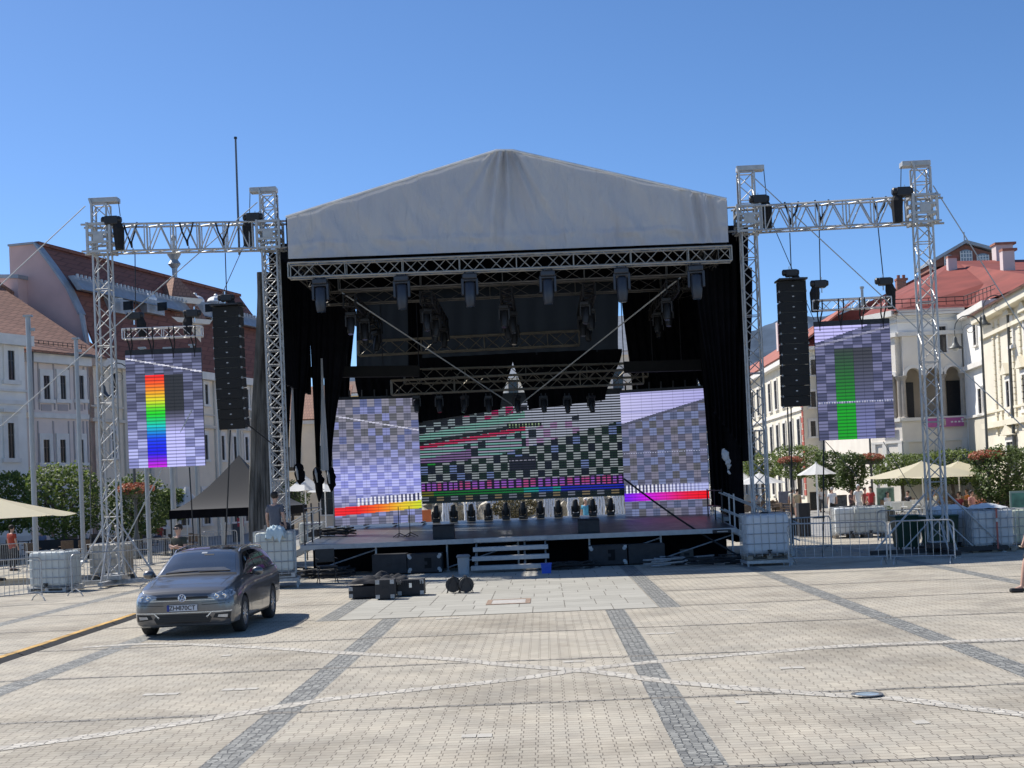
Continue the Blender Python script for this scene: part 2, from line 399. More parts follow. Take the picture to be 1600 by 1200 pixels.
ribbon([gd(*p) for p in ((130, 1012), (250, 1006), (400, 1012), (560, 1022), (700, 1030), (800, 1040), (930, 1050), (1050, 1066), (1250, 1083), (1400, 1092), (1500, 1105), (1640, 1122))], 0.27, 0.006, 'paving_curve', WHITEC)
# pale repair stones scattered in the paving
mb = MB()
for (x, y) in ((1010, 992), (1220, 1046), (1430, 1132), (220, 1088), (345, 1080), (720, 1154), (680, 968), (1130, 955), (345, 1026), (880, 1036), (1150, 1100)):
    p = gd(x, y)
    for k in range(random.choice((1, 2, 3))):
        mb.add([(p.x+k*0.15+dx, p.y+random.uniform(-.02, .02)+dy*1.8, 0.006) for dx, dy in ((0, 0), (0.14, 0), (0.14, 0.1), (0, 0.1))], [(0, 1, 2, 3)])
tag(mb.build('paving_patches', mat('pale_stone', (0.47, 0.44, 0.38), 0.8, 0, 0.1, 9)), kind='structure')
p = gd(1355, 1088)
mb = MB(); mb.lathe([(0.001, 0.026), (0.11, 0.026), (0.125, 0.024)], (p.x, p.y, 0), 24, cap=False)
t = thing('ground_light', 'round blue glass light set flush in the paving by the white curve', 'ground light', (p.x, p.y, 0))
mb.build('glass', mat('blue_glass', (0.30, 0.38, 0.44), 0.25, 0, 0.3, 8), t, True)
mb = MB(); mb.lathe([(0.125, 0.021), (0.125, 0.028), (0.165, 0.028), (0.17, 0.021)], (p.x, p.y, 0), 24, cap=False)
mb.build('rim', mat('weathered_metal', (0.25, 0.24, 0.22), 0.5, 0.6), t)
p = gd(795, 941)
t = thing('floor_hatch', 'rectangular hatch of rusty brown and white slabs set in the flagstones', 'hatch', (p.x, p.y, 0))
mb = MB()
for i in (-1, 1): mb.box((p.x, p.y+i*0.55, 0.012), (0.9, 0.14, 0.016))
for i in (-1, 1): mb.box((p.x+i*0.40, p.y, 0.012), (0.1, 0.96, 0.016))
mb.build('frame', mat('rusty_slab', (0.30, 0.21, 0.15), 0.9, 0, 0.3, 12), t)
mb = MB(); mb.box((p.x, p.y, 0.010), (0.69, 0.95, 0.012)); mb.build('cover', mat('pale_slab', (0.46, 0.43, 0.39), 0.8, 0, 0.15, 14), t)
# distant wooded hills
def hills(name, pts, Y, m, depth):
    mb = MB(); P = []
    for i in range(len(pts)-1):
        for k in range(14):
            a = k/14; x = pts[i][0]+(pts[i+1][0]-pts[i][0])*a; y = pts[i][1]+(pts[i+1][1]-pts[i][1])*a
            p = at(x, y, Y); p.z += noise.noise(Vector((x*0.05, 1, 2)))*Y*0.004; P.append(p)
    rows = [[Vector((p.x*(1+j*0.02), p.y-(1-j/6)*depth*0.35+0, max(-2, p.z*math.sin(j/6*math.pi/2)))) + Vector((0, 0, noise.noise(Vector((p.x*0.01, j*0.7, 3)))*p.z*0.12*(j < 6))) for p in P] for j in range(7)]
    n = len(P)
    mb.add([v for r in rows for v in r], [(j*n+i, j*n+i+1, (j+1)*n+i+1, (j+1)*n+i) for j in range(6) for i in range(n-1)])
    return tag(mb.build(name, m, smooth=True), kind='structure')
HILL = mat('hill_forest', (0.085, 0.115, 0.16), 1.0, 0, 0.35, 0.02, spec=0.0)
hills('hills', [(300, 640), (520, 610), (600, 580), (700, 610), (850, 590), (1000, 560), (1100, 530), (1180, 510), (1230, 500), (1300, 493), (1360, 470), (1450, 470), (1700, 520)], 2600, HILL, 1500)
# ================================================================ buildings
GLASSD = mat('dark_window_glass', (0.02, 0.024, 0.028), 0.12, 0, 0.3, 1.5)
def stucco(name, c, var=0.07): return mat(name, c, 0.85, 0, var, 0.9, 0.15, 25)
BLUEW = stucco('blue_grey_stucco', (0.84, 0.81, 0.75)); PINKG = stucco('pinkish_grey_stucco', (0.77, 0.66, 0.59)); BEIGE = stucco('beige_stucco', (0.80, 0.70, 0.56))
PINK = stucco('pink_stucco', (0.64, 0.43, 0.39)); CREAM = stucco('cream_stucco', (0.74, 0.68, 0.55)); WHITES = stucco('white_stucco', (0.88, 0.85, 0.78)); GREYS = stucco('grey_stucco', (0.76, 0.70, 0.61)); YELL = stucco('yellow_stucco', (0.72, 0.55, 0.28))
TRIM = mat('pale_trim', (0.74, 0.71, 0.66), 0.8, 0, 0.08, 2)
def rooftile(name, c, rot=0.0, bw=0.22, bh=0.26):
    return tilemat(name, c, tuple(x*0.82 for x in c), tuple(x*0.6 for x in c), bw, bh, rot, 0.5, 'Z')
TERRA = rooftile('terracotta_tiles', (0.34, 0.175, 0.12)); DRED = rooftile('dark_red_tiles', (0.22, 0.085, 0.06), bh=0.33, bw=0.5)
REDM = mat('red_metal_roof', (0.225, 0.05, 0.035), 0.8, 0, 0.22, 0.5, 0.1, 5, vstretch=(1, 1, 2.5)); ZINC = mat('zinc_sheet', (0.34, 0.36, 0.38), 0.5, 0.4, 0.15, 2)
class Facade:
    """vertical wall plane through a ground point, running along dr; s along, z up, n out towards the viewer"""
    def __init__(s, P0, deg):
        s.P = Vector((P0[0], P0[1], 0)); a = R(deg); s.d = Vector((math.sin(a), math.cos(a), 0))
        n = Vector((s.d.y, -s.d.x, 0)); s.n = n if n.dot(CAM-s.P) > 0 else -n
    def sz(s, px, py):
        p = onpl(px, py, s.P, s.d); return (p-s.P).dot(s.d), p.z
    def pt(s, a, z, o=0.0): return s.P+s.d*a+Vector((0, 0, z))+s.n*o
    def rectpx(s, x0, y0, x1, y1):
        a0, z1 = s.sz(x0, y0); a1, z0 = s.sz(x1, y1); _, z1b = s.sz(x1, y0); _, z0b = s.sz(x0, y1)
        a0, a1 = min(a0, a1), max(a0, a1); return a0, (z0+z0b)/2, a1, (z1+z1b)/2
    def slab(s, mb, a0, z0, a1, z1, o0, o1):
        pts = [s.pt(a0, z0, o0), s.pt(a1, z0, o0), s.pt(a1, z1, o0), s.pt(a0, z1, o0)]; mb.prism(pts, s.n*(o1-o0)); return mb
    def window(s, root, a0, z0, a1, z1, trim=TRIM, t=0.16, sill=True, mull=2, prj=0.10, arch=False, frame=None):
        mb = MB(); f = s.slab
        f(mb, a0-t, z0, a0, z1, 0, prj); f(mb, a1, z0, a1+t, z1, 0, prj); f(mb, a0-t, z1, a1+t, z1+t*1.3, 0, prj)
        if sill: f(mb, a0-t*1.4, z0-t*0.8, a1+t*1.4, z0, 0, prj*1.5)
        w = mb.build('window', trim, root)
        mb = MB(); f(mb, a0, z0, a1, z1, 0.0, 0.012); g = mb.build('pane', GLASSD, w)
        g.location = -w.location
        mb = MB()
        for k in range(1, mull): a = a0+(a1-a0)*k/mull; f(mb, a-0.03, z0, a+0.03, z1, 0.015, 0.045)
        zz = z0+(z1-z0)*0.66; f(mb, a0, zz-0.03, a1, zz+0.03, 0.015, 0.043)
        for a in (a0+0.025, a1-0.025): f(mb, a-0.025, z0, a+0.025, z1, 0.015, 0.041)
        mb.build('sash', frame or mat('dark_window_wood', (0.07, 0.06, 0.055), 0.6), w)
        return w
    def wall(s, root, a0, a1, z1, depth, m, name='wall', z0=-0.05):
        mb = MB(); mb.prism([s.pt(a0, z0), s.pt(a1, z0), s.pt(a1, z1), s.pt(a0, z1)], -s.n*depth); return mb.build(name, m, root)
    def band(s, root, a0, a1, z, h, prj, m=TRIM, name='cornice', mb=None):
        own = mb is None; mb = mb or MB(); s.slab(mb, a0, z, a1, z+h, 0, prj)
        if own: return mb.build(name, m, root)
# windows parent fix: children of a part at world coordinates
# ---- left side of the square
def bldg(label, P, cat='building', name='townhouse'): return thing(name, label, cat, (P.x, P.y, 0))
fa = Facade(at(95, 700, KY*43), 25)
# blue-grey house at the picture's left edge
f1 = Facade(fa.P+fa.n*0.9, 25)
t = bldg('blue-grey house with tall dark windows nearest the left edge', f1.pt(f1.sz(20, 700)[0], 0))
a0, _ = f1.sz(-260, 700); a1, _ = f1.sz(43, 700); _, zt = f1.sz(20, 524)
f1.wall(t, a0, a1, zt, 9, BLUEW); f1.band(t, a0, a1+0.3, zt-0.55, 0.55, 0.45); mbb = MB()
for (y, h) in ((612, 0.12), (632, 0.22)): f1.band(t, a0, a1+0.1, f1.sz(20, y)[1], h, 0.16, mb=mbb)
f1.band(t, a0, a1+0.05, 0, 1.0, 0.08, mb=mbb); mbb.build('string_course', TRIM, t)
for (x0, x1) in ((10, 22), (-30, -17), (-74, -60), (-124, -108)):
    for (y0, y1) in ((548, 594), (661, 716)):
        r = f1.rectpx(x0, y0, x1, y1); f1.window(t, *r, t=0.28)
    r = f1.rectpx(x0, 661, x1, 716); f1.band(t, r[0]-0.4, r[2]+0.4, r[3]+0.55, 0.18, 0.3, name='hood')
T1 = t
# pinkish grey house with framed panels
t = bldg('pinkish grey house with thin framed wall panels and brown windows', fa.pt(0, 0))
a0, _ = fa.sz(43, 700); a1, _ = fa.sz(140, 700); _, zt = fa.sz(95, 556)
fa.wall(t, a0, a1, zt, 9, PINKG); fa.band(t, a0, a1, zt-0.5, 0.5, 0.4); fa.band(t, a0, a1, fa.sz(90, 654)[1], 0.28, 0.14, name='string_course')
mbp = MB()
for x in (52, 60, 84, 108, 116, 131, 137):
    for (y0, y1) in ((566, 640), (658, 735)):
        r = fa.rectpx(x-0.6, y0, x+0.6, y1); fa.slab(mbp, *r, 0, 0.05)
for (x0, x1) in ((64, 80), (90, 106), (119, 129)):
    for (y0, y1) in ((632, 642),):
        r = fa.rectpx(x0, y0, x1, y1); fa.slab(mbp, *r, 0, 0.04)
mbp.build('wall_panels', stucco('panel_line_stucco', (0.44, 0.39, 0.38)), t)
for (x0, x1) in ((66, 77), (92, 102), (121, 130)):
    for (y0, y1) in ((587, 624), (687, 723), (770, 812)):
        r = fa.rectpx(x0, y0, x1, y1); fa.window(t, *r, t=0.26)
# shared tiled roof
def roofslab(pts, name, m, root, th=0.12): 
    n = (pts[1]-pts[0]).cross(pts[2]-pts[0]).normalized(); n = n if n.z > 0 else -n
    return MB().prism(pts, -n*th).build(name, m, root)
e0 = fa.pt(fa.sz(-260, 700)[0], zt+0.1, 1.3); e1 = fa.pt(fa.sz(160, 700)[0], zt+0.1, 0.55)
bk = Facade(fa.P-fa.n*6.5, 25)
r0 = bk.pt(*bk.sz(-240, 420)); r1 = bk.pt(*bk.sz(-2, 446)); r2 = bk.pt(*bk.sz(170, 560))
r0.z = r1.z
roofslab([e0, e1, r2, r1, r0], 'roof', TERRA, t)
mbb = MB(); mbb.path([r0+Vector((0, 0, .1)), r1+Vector((0, 0, .1)), r2+Vector((0, 0, .1))], 0.13, 6); mbb.build('roof_ridge', TERRA, t)
mbb = MB(); mbb.tube(fa.pt(a0, zt+0.05, 0.6), fa.pt(a1+0.5, zt+0.05, 0.6), 0.09); mbb.tube(fa.pt(a0+0.1, zt, 0.5), fa.pt(a0+0.1, 0, 0.12), 0.06); mbb.build('gutter', mat('old_zinc_gutter', (0.13, 0.13, 0.13), 0.6, 0.3), t)
mbb = MB()
for k in range(14): 
    p = fa.pt(a0+(a1-a0)*k/13, zt+0.45, 0.0); mbb.tube(p, p+Vector((0, 0, 0.3)), 0.02, n=4)
for h in (0.6, 0.74): mbb.tube(fa.pt(a0, zt+h, 0), fa.pt(a1, zt+h, 0), 0.015, n=4)
mbb.build('snow_guard', DSTEEL, t)
# big house with pink gable and dark red mansard roof
fb = Facade(at(142, 700, KY*46.0), 15.1)
t = bldg('big beige house with pink gable wall and dark red mansard roof', fb.pt(0, 0)); TB = t
aE, _ = fb.sz(445, 700); _, zE = fb.sz(250, 572)
fb.wall(t, 0, aE, zE, 10, BEIGE); fb.band(t, 0, aE, zE-0.55, 0.5, 0.5)
gp = Facade(fb.P, 15.1-90)     # gable plane
def G(px, py): return onpl(px, py, gp.P, gp.d)
Eo = fb.pt(0, zE, 0.0); Bk = G(106, 452); Rg = G(54, 381); Lf = G(14, 382); mid = G(80, 415); m2 = G(125, 492)
Lf.z = Rg.z
low = Vector((Lf.x, Lf.y, 0)); base = fb.pt(0, 0, 0)
MB().prism([base, Eo, m2, Bk, mid, Rg, Lf, low], fb.d*0.5+Vector((0, 0, 0))).build('gable_wall', PINK, t)
q = G(12, 437); q2 = G(42, 437); MB().prism([q, q2, Vector((q2.x, q2.y, 0)), Vector((q.x, q.y, 0))], -fb.d*0.9).build('chimney_stack', PINK, t)
MB().prism([G(10, 436)+Vector((0, 0, .15)), G(44, 436)+Vector((0, 0, .15)), G(44, 438), G(10, 438)], -fb.d*1.0).build('coping', ZINC, t)
D = fb.d*(aE); s5 = fb.d*0.5
roofslab([Eo+fb.n*0.5+s5, Eo+fb.n*0.5+D, Bk+D, Bk+s5], 'lower_roof', DRED, t)
roofslab([Bk+s5-fb.n*.1, Bk+D-fb.n*.1, Rg+D, Rg+s5], 'upper_roof', DRED, t)
mbb = MB(); mbb.bar(Rg+s5*0.4+Vector((0, 0, .08)), Rg+D+Vector((0, 0, .08)), 0.3, 0.2); mbb.build('roof_ridge', DRED, t)
mbb = MB(); pr = [Eo, m2, Bk, mid, Rg, Lf]
for i in range(5): mbb.bar(pr[i]+Vector((0, 0, .05))+fb.d*0.2, pr[i+1]+Vector((0, 0, .05))+fb.d*0.2, 0.7, 0.12)
mbb.build('verge', ZINC, t)
bd = MB(); bd.prism([Bk+fb.n*0.7+s5, Bk+fb.n*0.7+D, Bk+fb.n*0.1+D+Vector((0, 0, .9)), Bk+fb.n*0.1+s5+Vector((0, 0, .9))], -fb.n*0.4+Vector((0, 0, 0)))
bd.build('metal_band', ZINC, t)
mbb = MB()
for k in range(60):
    p = Bk+fb.n*0.35+s5+(D-s5)*k/60+Vector((0, 0, 0.85)); mbb.box(p, (0.12, 0.12, 0.22), -R(15.1))
mbb.build('snow_fence', mat('pale_zinc', (0.5, 0.52, 0.53), 0.5, 0.3), t)
# dormers
for px in (203, 256, 330, 362):
    a, z = fb.sz(px, 500); c = fb.pt(a, 0, 0)-fb.n*1.2; c.z = fb.sz(px, 512)[1]+1.4
    mbb = MB(); mbb.lathe([(0.75, -0.8), (0.75, 0.8)], c, 12, 'Y'); 
    dm = MB(); rr = -R(15.1)
    dm.box(c, (1.3, 2.2, 0.9), rr); d1 = dm.build('dormer', ZINC, t)
    mbb = MB(); mbb.ball(c+Vector((0, 0, 0.5)), 0.68, 12, (1, 1, 0.7)); mbb.ball(c+Vector((0, 0, 1.0)), 0.16, 8); mbb.build('cap', mat('white_lead', (0.66, 0.68, 0.7), 0.4, 0.2), d1)
    mbb = MB(); mbb.box(c+fb.n*1.12, (0.7, 0.05, 0.55), rr); mbb.build('pane', GLASSD, d1)
# facade details
mbp = MB(); mbw = []
for i, x in enumerate((158, 193, 232, 268, 303, 335, 356, 374, 392, 410, 428)):
    r = fb.rectpx(x-2, 575, x+2, 740); fb.slab(mbp, r[0], 0, r[0]+0.35, zE-0.5, 0, 0.14)
fb.band(t, 0, aE, fb.sz(200, 662)[1], 0.2, 0.2, mb=mbp); fb.band(t, 0, aE, fb.sz(200, 640)[1], 0.1, 0.12, mb=mbp)
mbp.build('pilasters', stucco('light_beige_stucco', (0.63, 0.58, 0.5)), t)
for x0 in (173, 210, 246, 282, 318, 344, 363, 381, 400, 419):
    wd = 8 if x0 < 300 else 6
    for (y0, y1) in ((592, 625), (676, 717)):
        r = fb.rectpx(x0, y0, x0+wd, y1); fb.window(t, r[0], fb.sz(250, y1)[1], r[2], fb.sz(250, y0)[1], t=0.2)
    r = fb.rectpx(x0, 740, x0+wd, 800); fb.window(t, r[0]-0.3, 0.9, r[2]+0.3, 3.2, t=0.2)
# turret with tiled pyramid roof and spire
c = fb.pt(fb.sz(318, 600)[0], 0, -1.9); zt1 = fb.sz(312, 498)[1]
tw = thing('roof_turret', 'small tower with tiled pointed roof and thin spire above the dark red roof', 'tower', (c.x, c.y, 0))
mbb = MB(); rr = -R(15.1+25); mbb.box((c.x, c.y, zt1/2), (2.3, 2.3, zt1), rr); mbb.build('tower_wall', BEIGE, tw)
za = fb.sz(300, 424)[1]; zb = fb.sz(300, 462)[1]; zc = zt1
def pyr(mb, c, w0, z0, w1, z1, rz):
    vs = []
    for w, z in ((w0, z0), (w1, z1)):
        for i, j in ((-1, -1), (1, -1), (1, 1), (-1, 1)): vs.append(Vector((c.x, c.y, 0))+Matrix.Rotation(rz, 3, 'Z') @ Vector((i*w/2, j*w/2, z)))
    mb.add(vs, [(0, 1, 2, 3), (7, 6, 5, 4)]+[(i, (i+1) % 4, (i+1) % 4+4, i+4) for i in range(4)])
mbb = MB(); pyr(mbb, c, 2.3, zb, 0.1, za, rr); mbb.build('spire_roof', TERRA, tw)
mbb = MB(); pyr(mbb, c, 3.0, zc, 1.9, zb-0.25, rr); mbb.build('skirt_roof', TERRA, tw)
mbb = MB(); pyr(mbb, c, 2.3, zb-0.35, 2.7, zb, rr); pyr(mbb, c, 3.2, zc-0.3, 3.5, zc, rr); mbb.build('cornice', WHT, tw)
zs = fb.sz(295, 338)[1]; mbb = MB(); mbb.lathe([(0.16, za-0.3), (0.2, za+0.5), (0.45, za+0.8), (0.25, za+1.1), (0.5, za+1.5), (0.14, za+1.7), (0.1, za+2.4), (0.22, za+2.6), (0.06, za+2.9), (0.02, zs)], (c.x, c.y, 0), 10); mbb.build('spire', ZINC, tw)

# ---- right side of the square
fr = Facade(at(1411, 700, KY*48), 90)     # frontal face of the loggia house
t = bldg('white corner house with arched loggia and red metal roof', fr.P, name='loggia_house'); TL = t
aR = fr.sz(1513, 700)[0]; s_, zt = fr.sz(1460, 484)
zl0 = fr.sz(1460, 655)[1]; zl1 = fr.sz(1460, 590)[1]; za2 = fr.sz(1460, 572)[1]
# body: chamfered left side + front, with the loggia opening
dl = Facade(fr.P, 180-27); 
lc = onpl(1358, 600, dl.P, dl.d); ldir = (Vector((lc.x, lc.y, 0))-fr.P)
back = Vector((0, 16, 0))
foot = [fr.P, fr.pt(aR, 0), fr.pt(aR, 0)+back, fr.P+ldir+back, fr.P+ldir]
def block(z0, z1, name, m, ft=foot):
    return MB().prism([Vector((p.x, p.y, z0)) for p in ft], (0, 0, z1-z0)).build(name, m, t)
block(-0.05, zl0, 'lower_wall', GREYS); block(za2+1.9, zt, 'upper_wall', WHITES)
inset = [p+Vector((0, 2.2, 0)) for p in foot]; inset[0] += Vector((-0.2, 0, 0)); inset[1] += Vector((4, 0, 0)); inset[2] += Vector((4, 0, 0)); block(zl0, za2+1.9, 'loggia_back_wall', mat('loggia_wall', (0.5, 0.42, 0.32), 0.9, 0, 0.12, 1), inset)
# arches on front: piers and arch tops
def arcade(F_, s0, s1, n, z0, zs, z1, root, th=0.45):
    mb = MB(); mo = MB(); mc = MB(); w = (s1-s0)/n
    for k in range(n):
        a = s0+k*w; cx = a+w/2; rr = w/2-0.16
        arc = [(cx-rr*math.cos(math.pi*i/14), zs+rr*math.sin(math.pi*i/14)) for i in range(15)]
        for i in range(14):
            (x0, y0), (x1, y1) = arc[i], arc[i+1]
            mb.prism([F_.pt(x0, y0), F_.pt(x1, y1), F_.pt(x1, z1), F_.pt(x0, z1)], -F_.n*th)
            o2 = [(cx-(rr+0.2)*math.cos(math.pi*j/14), zs+(rr+0.2)*math.sin(math.pi*j/14)) for j in (i, i+1)]
            mo.prism([F_.pt(x0, y0), F_.pt(x1, y1), F_.pt(*o2[1]), F_.pt(*o2[0])], F_.n*0.07)
        for (x0, x1) in ((a, cx-rr), (cx+rr, a+w)): mb.prism([F_.pt(x0, zs), F_.pt(x1, zs), F_.pt(x1, z1), F_.pt(x0, z1)], -F_.n*th)
    for k in range(n+1):
        p = F_.pt(s0+k*w, 0, -th/2); r_ = 0.17
        mc.lathe([(r_*1.5, z0), (r_*1.5, z0+0.15), (r_, z0+0.25), (r_*0.88, zs-0.3), (r_*1.1, zs-0.22), (r_*1.6, zs-0.05), (r_*1.6, zs)], p, 12)
    mb.build('arcade_wall', GREYS, root); mo.build('arch_moulding', TRIM, root); mc.build('columns', mat('stone_column', (0.38, 0.34, 0.29), 0.8, 0, 0.1, 3), root)
za3 = za2+1.9
arcade(fr, 0.25, aR-0.1, 3, zl0, zl1+0.2, za3, t)
fl = Facade(fr.P, math.degrees(math.atan2(ldir.x, ldir.y)))
arcade(fl, 0.3, ldir.length-0.3, 4, zl0, zl1+0.2, za3, t)
mbb = MB()
for F_, L_ in ((fr, aR), (fl, ldir.length)):
    for (z, h, p) in ((zl0-0.05, 0.2, 0.16), (za3, 0.25, 0.2), (za3+1.1, 0.14, 0.12), (zt-0.7, 0.12, 0.12), (zt-0.3, 0.35, 0.45), (zl0-1.35, 0.14, 0.1)):
        F_.slab(mbb, -0.02, z, L_+0.05, z+h, 0, p)
    for s_ in (0.0, L_*0.5, L_-0.4): F_.slab(mbb, s_, 0, s_+0.35, zl0-1.3, 0, 0.09)
mbb.build('cornice', stucco('light_grey_trim', (0.72, 0.69, 0.63)), t)
fl.window(t, *fl.rectpx(1366, 505, 1370, 557)); 
r = fr.rectpx(1465, 510, 1479, 551); fr.window(t, *r, t=0.1)
for px in (1432, 1507): a_ = fr.sz(px, 640)[0]; mbd = MB(); mbd.box(fr.pt(a_, zl0+1.25, -2.12), (0.85, 0.06, 2.4)); mbd.build('loggia_door', DSTEEL, t)
# magenta banner hung on the loggia parapet
mbb = MB(); r = fr.rectpx(1448, 653, 1505, 667); fr.slab(mbb, r[0], r[1], r[2], r[3], 0.17, 0.2)
bn = thing('banner', 'magenta and white advertising banner on the parapet below the arches', 'banner', fr.pt(r[0], r[1], 0.2))
mbb.build('banner_cloth', mat('magenta_vinyl', (0.42, 0.10, 0.30), 0.6, 0, 0.1, 3), bn)
mbb = MB(); mm = (r[0]+r[2])/2; fr.slab(mbb, r[0]+0.7, r[1]+0.08, mm, r[3]-0.05, 0.2, 0.212)
mbb.build('picture', mat('food_picture', (0.55, 0.45, 0.36), 0.6, 0, 0.7, 4), bn)
mbb = MB()
for k in range(7): fr.slab(mbb, mm+0.3+k*0.22, r[1]+0.24, mm+0.44+k*0.22, r[1]+0.33, 0.2, 0.21)
mbb.ball(fr.pt(mm+1.0, r[3]-0.13, 0.2), 0.08, 8); mbb.build('lettering', WHT, bn)
mbb = MB(); r = fr.rectpx(1398, 655, 1407, 668); a0_ = 0.5; fl.slab(mbb, 0.6, zl0-0.75, 1.9, zl0-0.15, 0.17, 0.2)
bn2 = tag(mbb.build('banner', MATS['magenta_vinyl']), 'short magenta banner on the sunlit side wall of the loggia house', 'banner')
# roof of the loggia house
Yb = 58
ev = [fr.P+ldir+Vector((-0.4, 0, zt)), fr.P+Vector((-0.15, -0.5, zt)), fr.pt(aR, zt)+Vector((0.2, -0.5, 0))]
rg = [at(1345, 500, KY*62), at(1400, 455, KY*57), at(1490, 408, KY*56), at(1625, 405, KY*56)]
for i, pl in enumerate(([ev[0], ev[1], rg[2], rg[1]], [ev[1], ev[2], at(1560, 462, KY*46), at(1640, 430, KY*45), rg[3], rg[2]])):
    mb_ = MB(); c_ = sum(pl, Vector())/len(pl); k = len(pl)
    mb_.add(pl+[c_], [(j, (j+1) % k, k) for j in range(k)]); mb_.add([p-Vector((0, 0, .15)) for p in pl], [tuple(range(k))]); mb_.build('roof', REDM, t)
mbb = MB(); 
for pts in ([ev[1], ev[2], at(1560, 462, KY*46)],):
    for h in (0.3, 0.55): mbb.path([p+Vector((0, 0.6, h+0.2)) for p in pts], 0.025, 4)
    for i in range(2):
        for k in range(8): q_ = pts[i].lerp(pts[i+1], k/8)+Vector((0, 0.6, 0)); mbb.tube(q_+Vector((0, 0, .1)), q_+Vector((0, 0, .75)), 0.02, n=4)
mbb.build('snow_guard', DSTEEL, t)
# wing with dark roof slope behind, brick chimneys
def chimney(px, y0, y1, Y, w, m, root, cap=True, pots=0):
    p = at(px, y1, KY*Y); q = at(px, y0, KY*Y); mb = MB(); mb.box((p.x, p.y, (p.z+q.z)/2-0.6), (w, w*0.8, q.z-p.z+1.2)); ch = mb.build('chimney', m, root)
    mb = MB(); mb.box((q.x, q.y, q.z), (w*1.25, w, 0.16))
    for k in range(pots): mb.lathe([(0.11, q.z), (0.13, q.z+0.35)], (q.x+(k-(pots-1)/2)*0.4, q.y, 0), 8)
    mb.build('cap', mat('brick_cap', (0.3, 0.13, 0.09), 0.9), ch); return ch
PLAST = stucco('pink_white_plaster', (0.62, 0.52, 0.50)); BRICKC = tilemat('chimney_brick', (0.33, 0.13, 0.09), (0.27, 0.10, 0.07), (0.3, 0.25, 0.2), 0.3, 0.1)
chimney(1488, 402, 435, 54, 0.6, PLAST, t); chimney(1575, 391, 430, 50, 0.75, PLAST, t); chimney(1567, 382, 408, 56, 1.2, PLAST, t); 
chimney(1408, 437, 458, 60, 0.7, BRICKC, t, pots=2)
# dark roof slope left of the ridge
ps = [rg[0], at(1290, 502, KY*62), at(1400, 452, KY*60), at(1460, 418, KY*62), rg[2], rg[1]]
mb_ = MB(); mb_.prism([at(1285, 503, KY*60), at(1345, 478, KY*60), at(1398, 452, KY*60), at(1462, 418, KY*60), at(1498, 407, KY*60), at(1420, 500, KY*60)], (0, 0.3, 0)); mb_.build('rear_roof', REDM, t)
# rooftop studio with arched windows
sd = Facade(at(1460, 440, KY*60), 90); tS = thing('rooftop_studio', 'brick rooftop studio with arched white windows behind the red roof', 'building', sd.P)
o_ = [(1458, 462), (1458, 408), (1508, 382), (1552, 396), (1555, 450)]
mb_ = MB(); mb_.prism([sd.pt(*sd.sz(*p)) for p in o_], (0, 4, 0)); mb_.build('wall', mat('studio_brick', (0.25, 0.11, 0.08), 0.9, 0, 0.15, 4), tS)
mb_ = MB(); P_ = [sd.pt(*sd.sz(*p)) for p in ((1454, 412), (1507, 381), (1556, 394))]
for i in (0, 1): mb_.prism([P_[i]+Vector((0, -0.4, 0)), P_[i+1]+Vector((0, -0.4, 0)), P_[i+1]+Vector((0, -0.4, .25)), P_[i]+Vector((0, -0.4, .25))], (0, 5, 0))
mb_.build('roof', ZINC, tS); mb_ = MB(); mb_.tube(P_[1], P_[1]+Vector((0, 0, 0.9)), 0.05); mb_.build('finial', ZINC, tS)
mb_ = MB(); pn = MB()
for (x0, x1, y0, y1) in ((1475, 1490, 398, 423), (1500, 1519, 390, 415), (1526, 1545, 396, 414)):
    a0_, z0_, a1_, z1_ = sd.rectpx(x0, y0, x1, y1); cx_ = (a0_+a1_)/2; r_ = (a1_-a0_)/2
    sd.slab(pn, a0_, z0_, a1_, z1_-r_*0.5, 0.02, 0.04)
    pn.prism([sd.pt(cx_-r_*math.cos(math.pi*i/10), z1_-r_*0.5+r_*0.5*math.sin(math.pi*i/10), 0.02) for i in range(11)], sd.n*0.02)
    for k in range(5): x_ = a0_+(a1_-a0_)*k/4; sd.slab(mb_, x_-0.03, z0_, x_+0.03, z1_-r_*0.3, 0.04, 0.08)
    for k in range(4): z_ = z0_+(z1_-z0_)*k/4; sd.slab(mb_, a0_, z_-0.03, a1_, z_+0.03, 0.04, 0.075)
w_ = mb_.build('window', WHT, tS); pn.build('pane', mat('pale_glass', (0.25, 0.3, 0.34), 0.2), w_)
# sunlit wing and cream ornate house on the right edge
fw = Facade(fr.pt(aR, 0), 5.4)
def aw(px): return fw.sz(px, 650)[0]
t = bldg('sunlit white wing with a row of dark windows right of the loggia', fw.P)
a0, a1 = sorted((aw(1513), aw(1556))); zw = fw.sz(1535, 474)[1]
fw.wall(t, a0, a1+1.2, zw, 8, WHITES); mbb = MB()
for (z, h, p) in ((zw-0.4, 0.35, 0.45), (fw.sz(1535, 572)[1], 0.3, 0.3), (fw.sz(1535, 650)[1], 0.15, 0.15)): fw.slab(mbb, a0, z, a1, z+h, 0, p)
mbb.build('cornice', MATS['light_grey_trim'], t)
for (x0, y0, x1, y1) in ((1522, 505, 1528, 540), (1548, 500, 1554, 538), (1530, 607, 1537, 648), (1554, 604, 1560, 645)):
    fw.window(t, *fw.rectpx(x0, y0, x1, y1), t=0.12)
mbb = MB(); fw.slab(mbb, a0, 0, a1, fw.sz(1535, 650)[1], 0, 0.03); mbb.build('lower_wall', stucco('pale_cream', (0.62, 0.57, 0.46)), t)
t = bldg('ornate cream house cut by the right edge of the photo', fw.pt(aw(1580), 0))
a0, a1 = sorted((aw(1556), aw(1760))); ff = Facade(fw.P+fw.n*0.5, 5.4); zo = ff.sz(1575, 470)[1]
ff.wall(t, a0, a1, zo, 9, CREAM); mbb = MB()
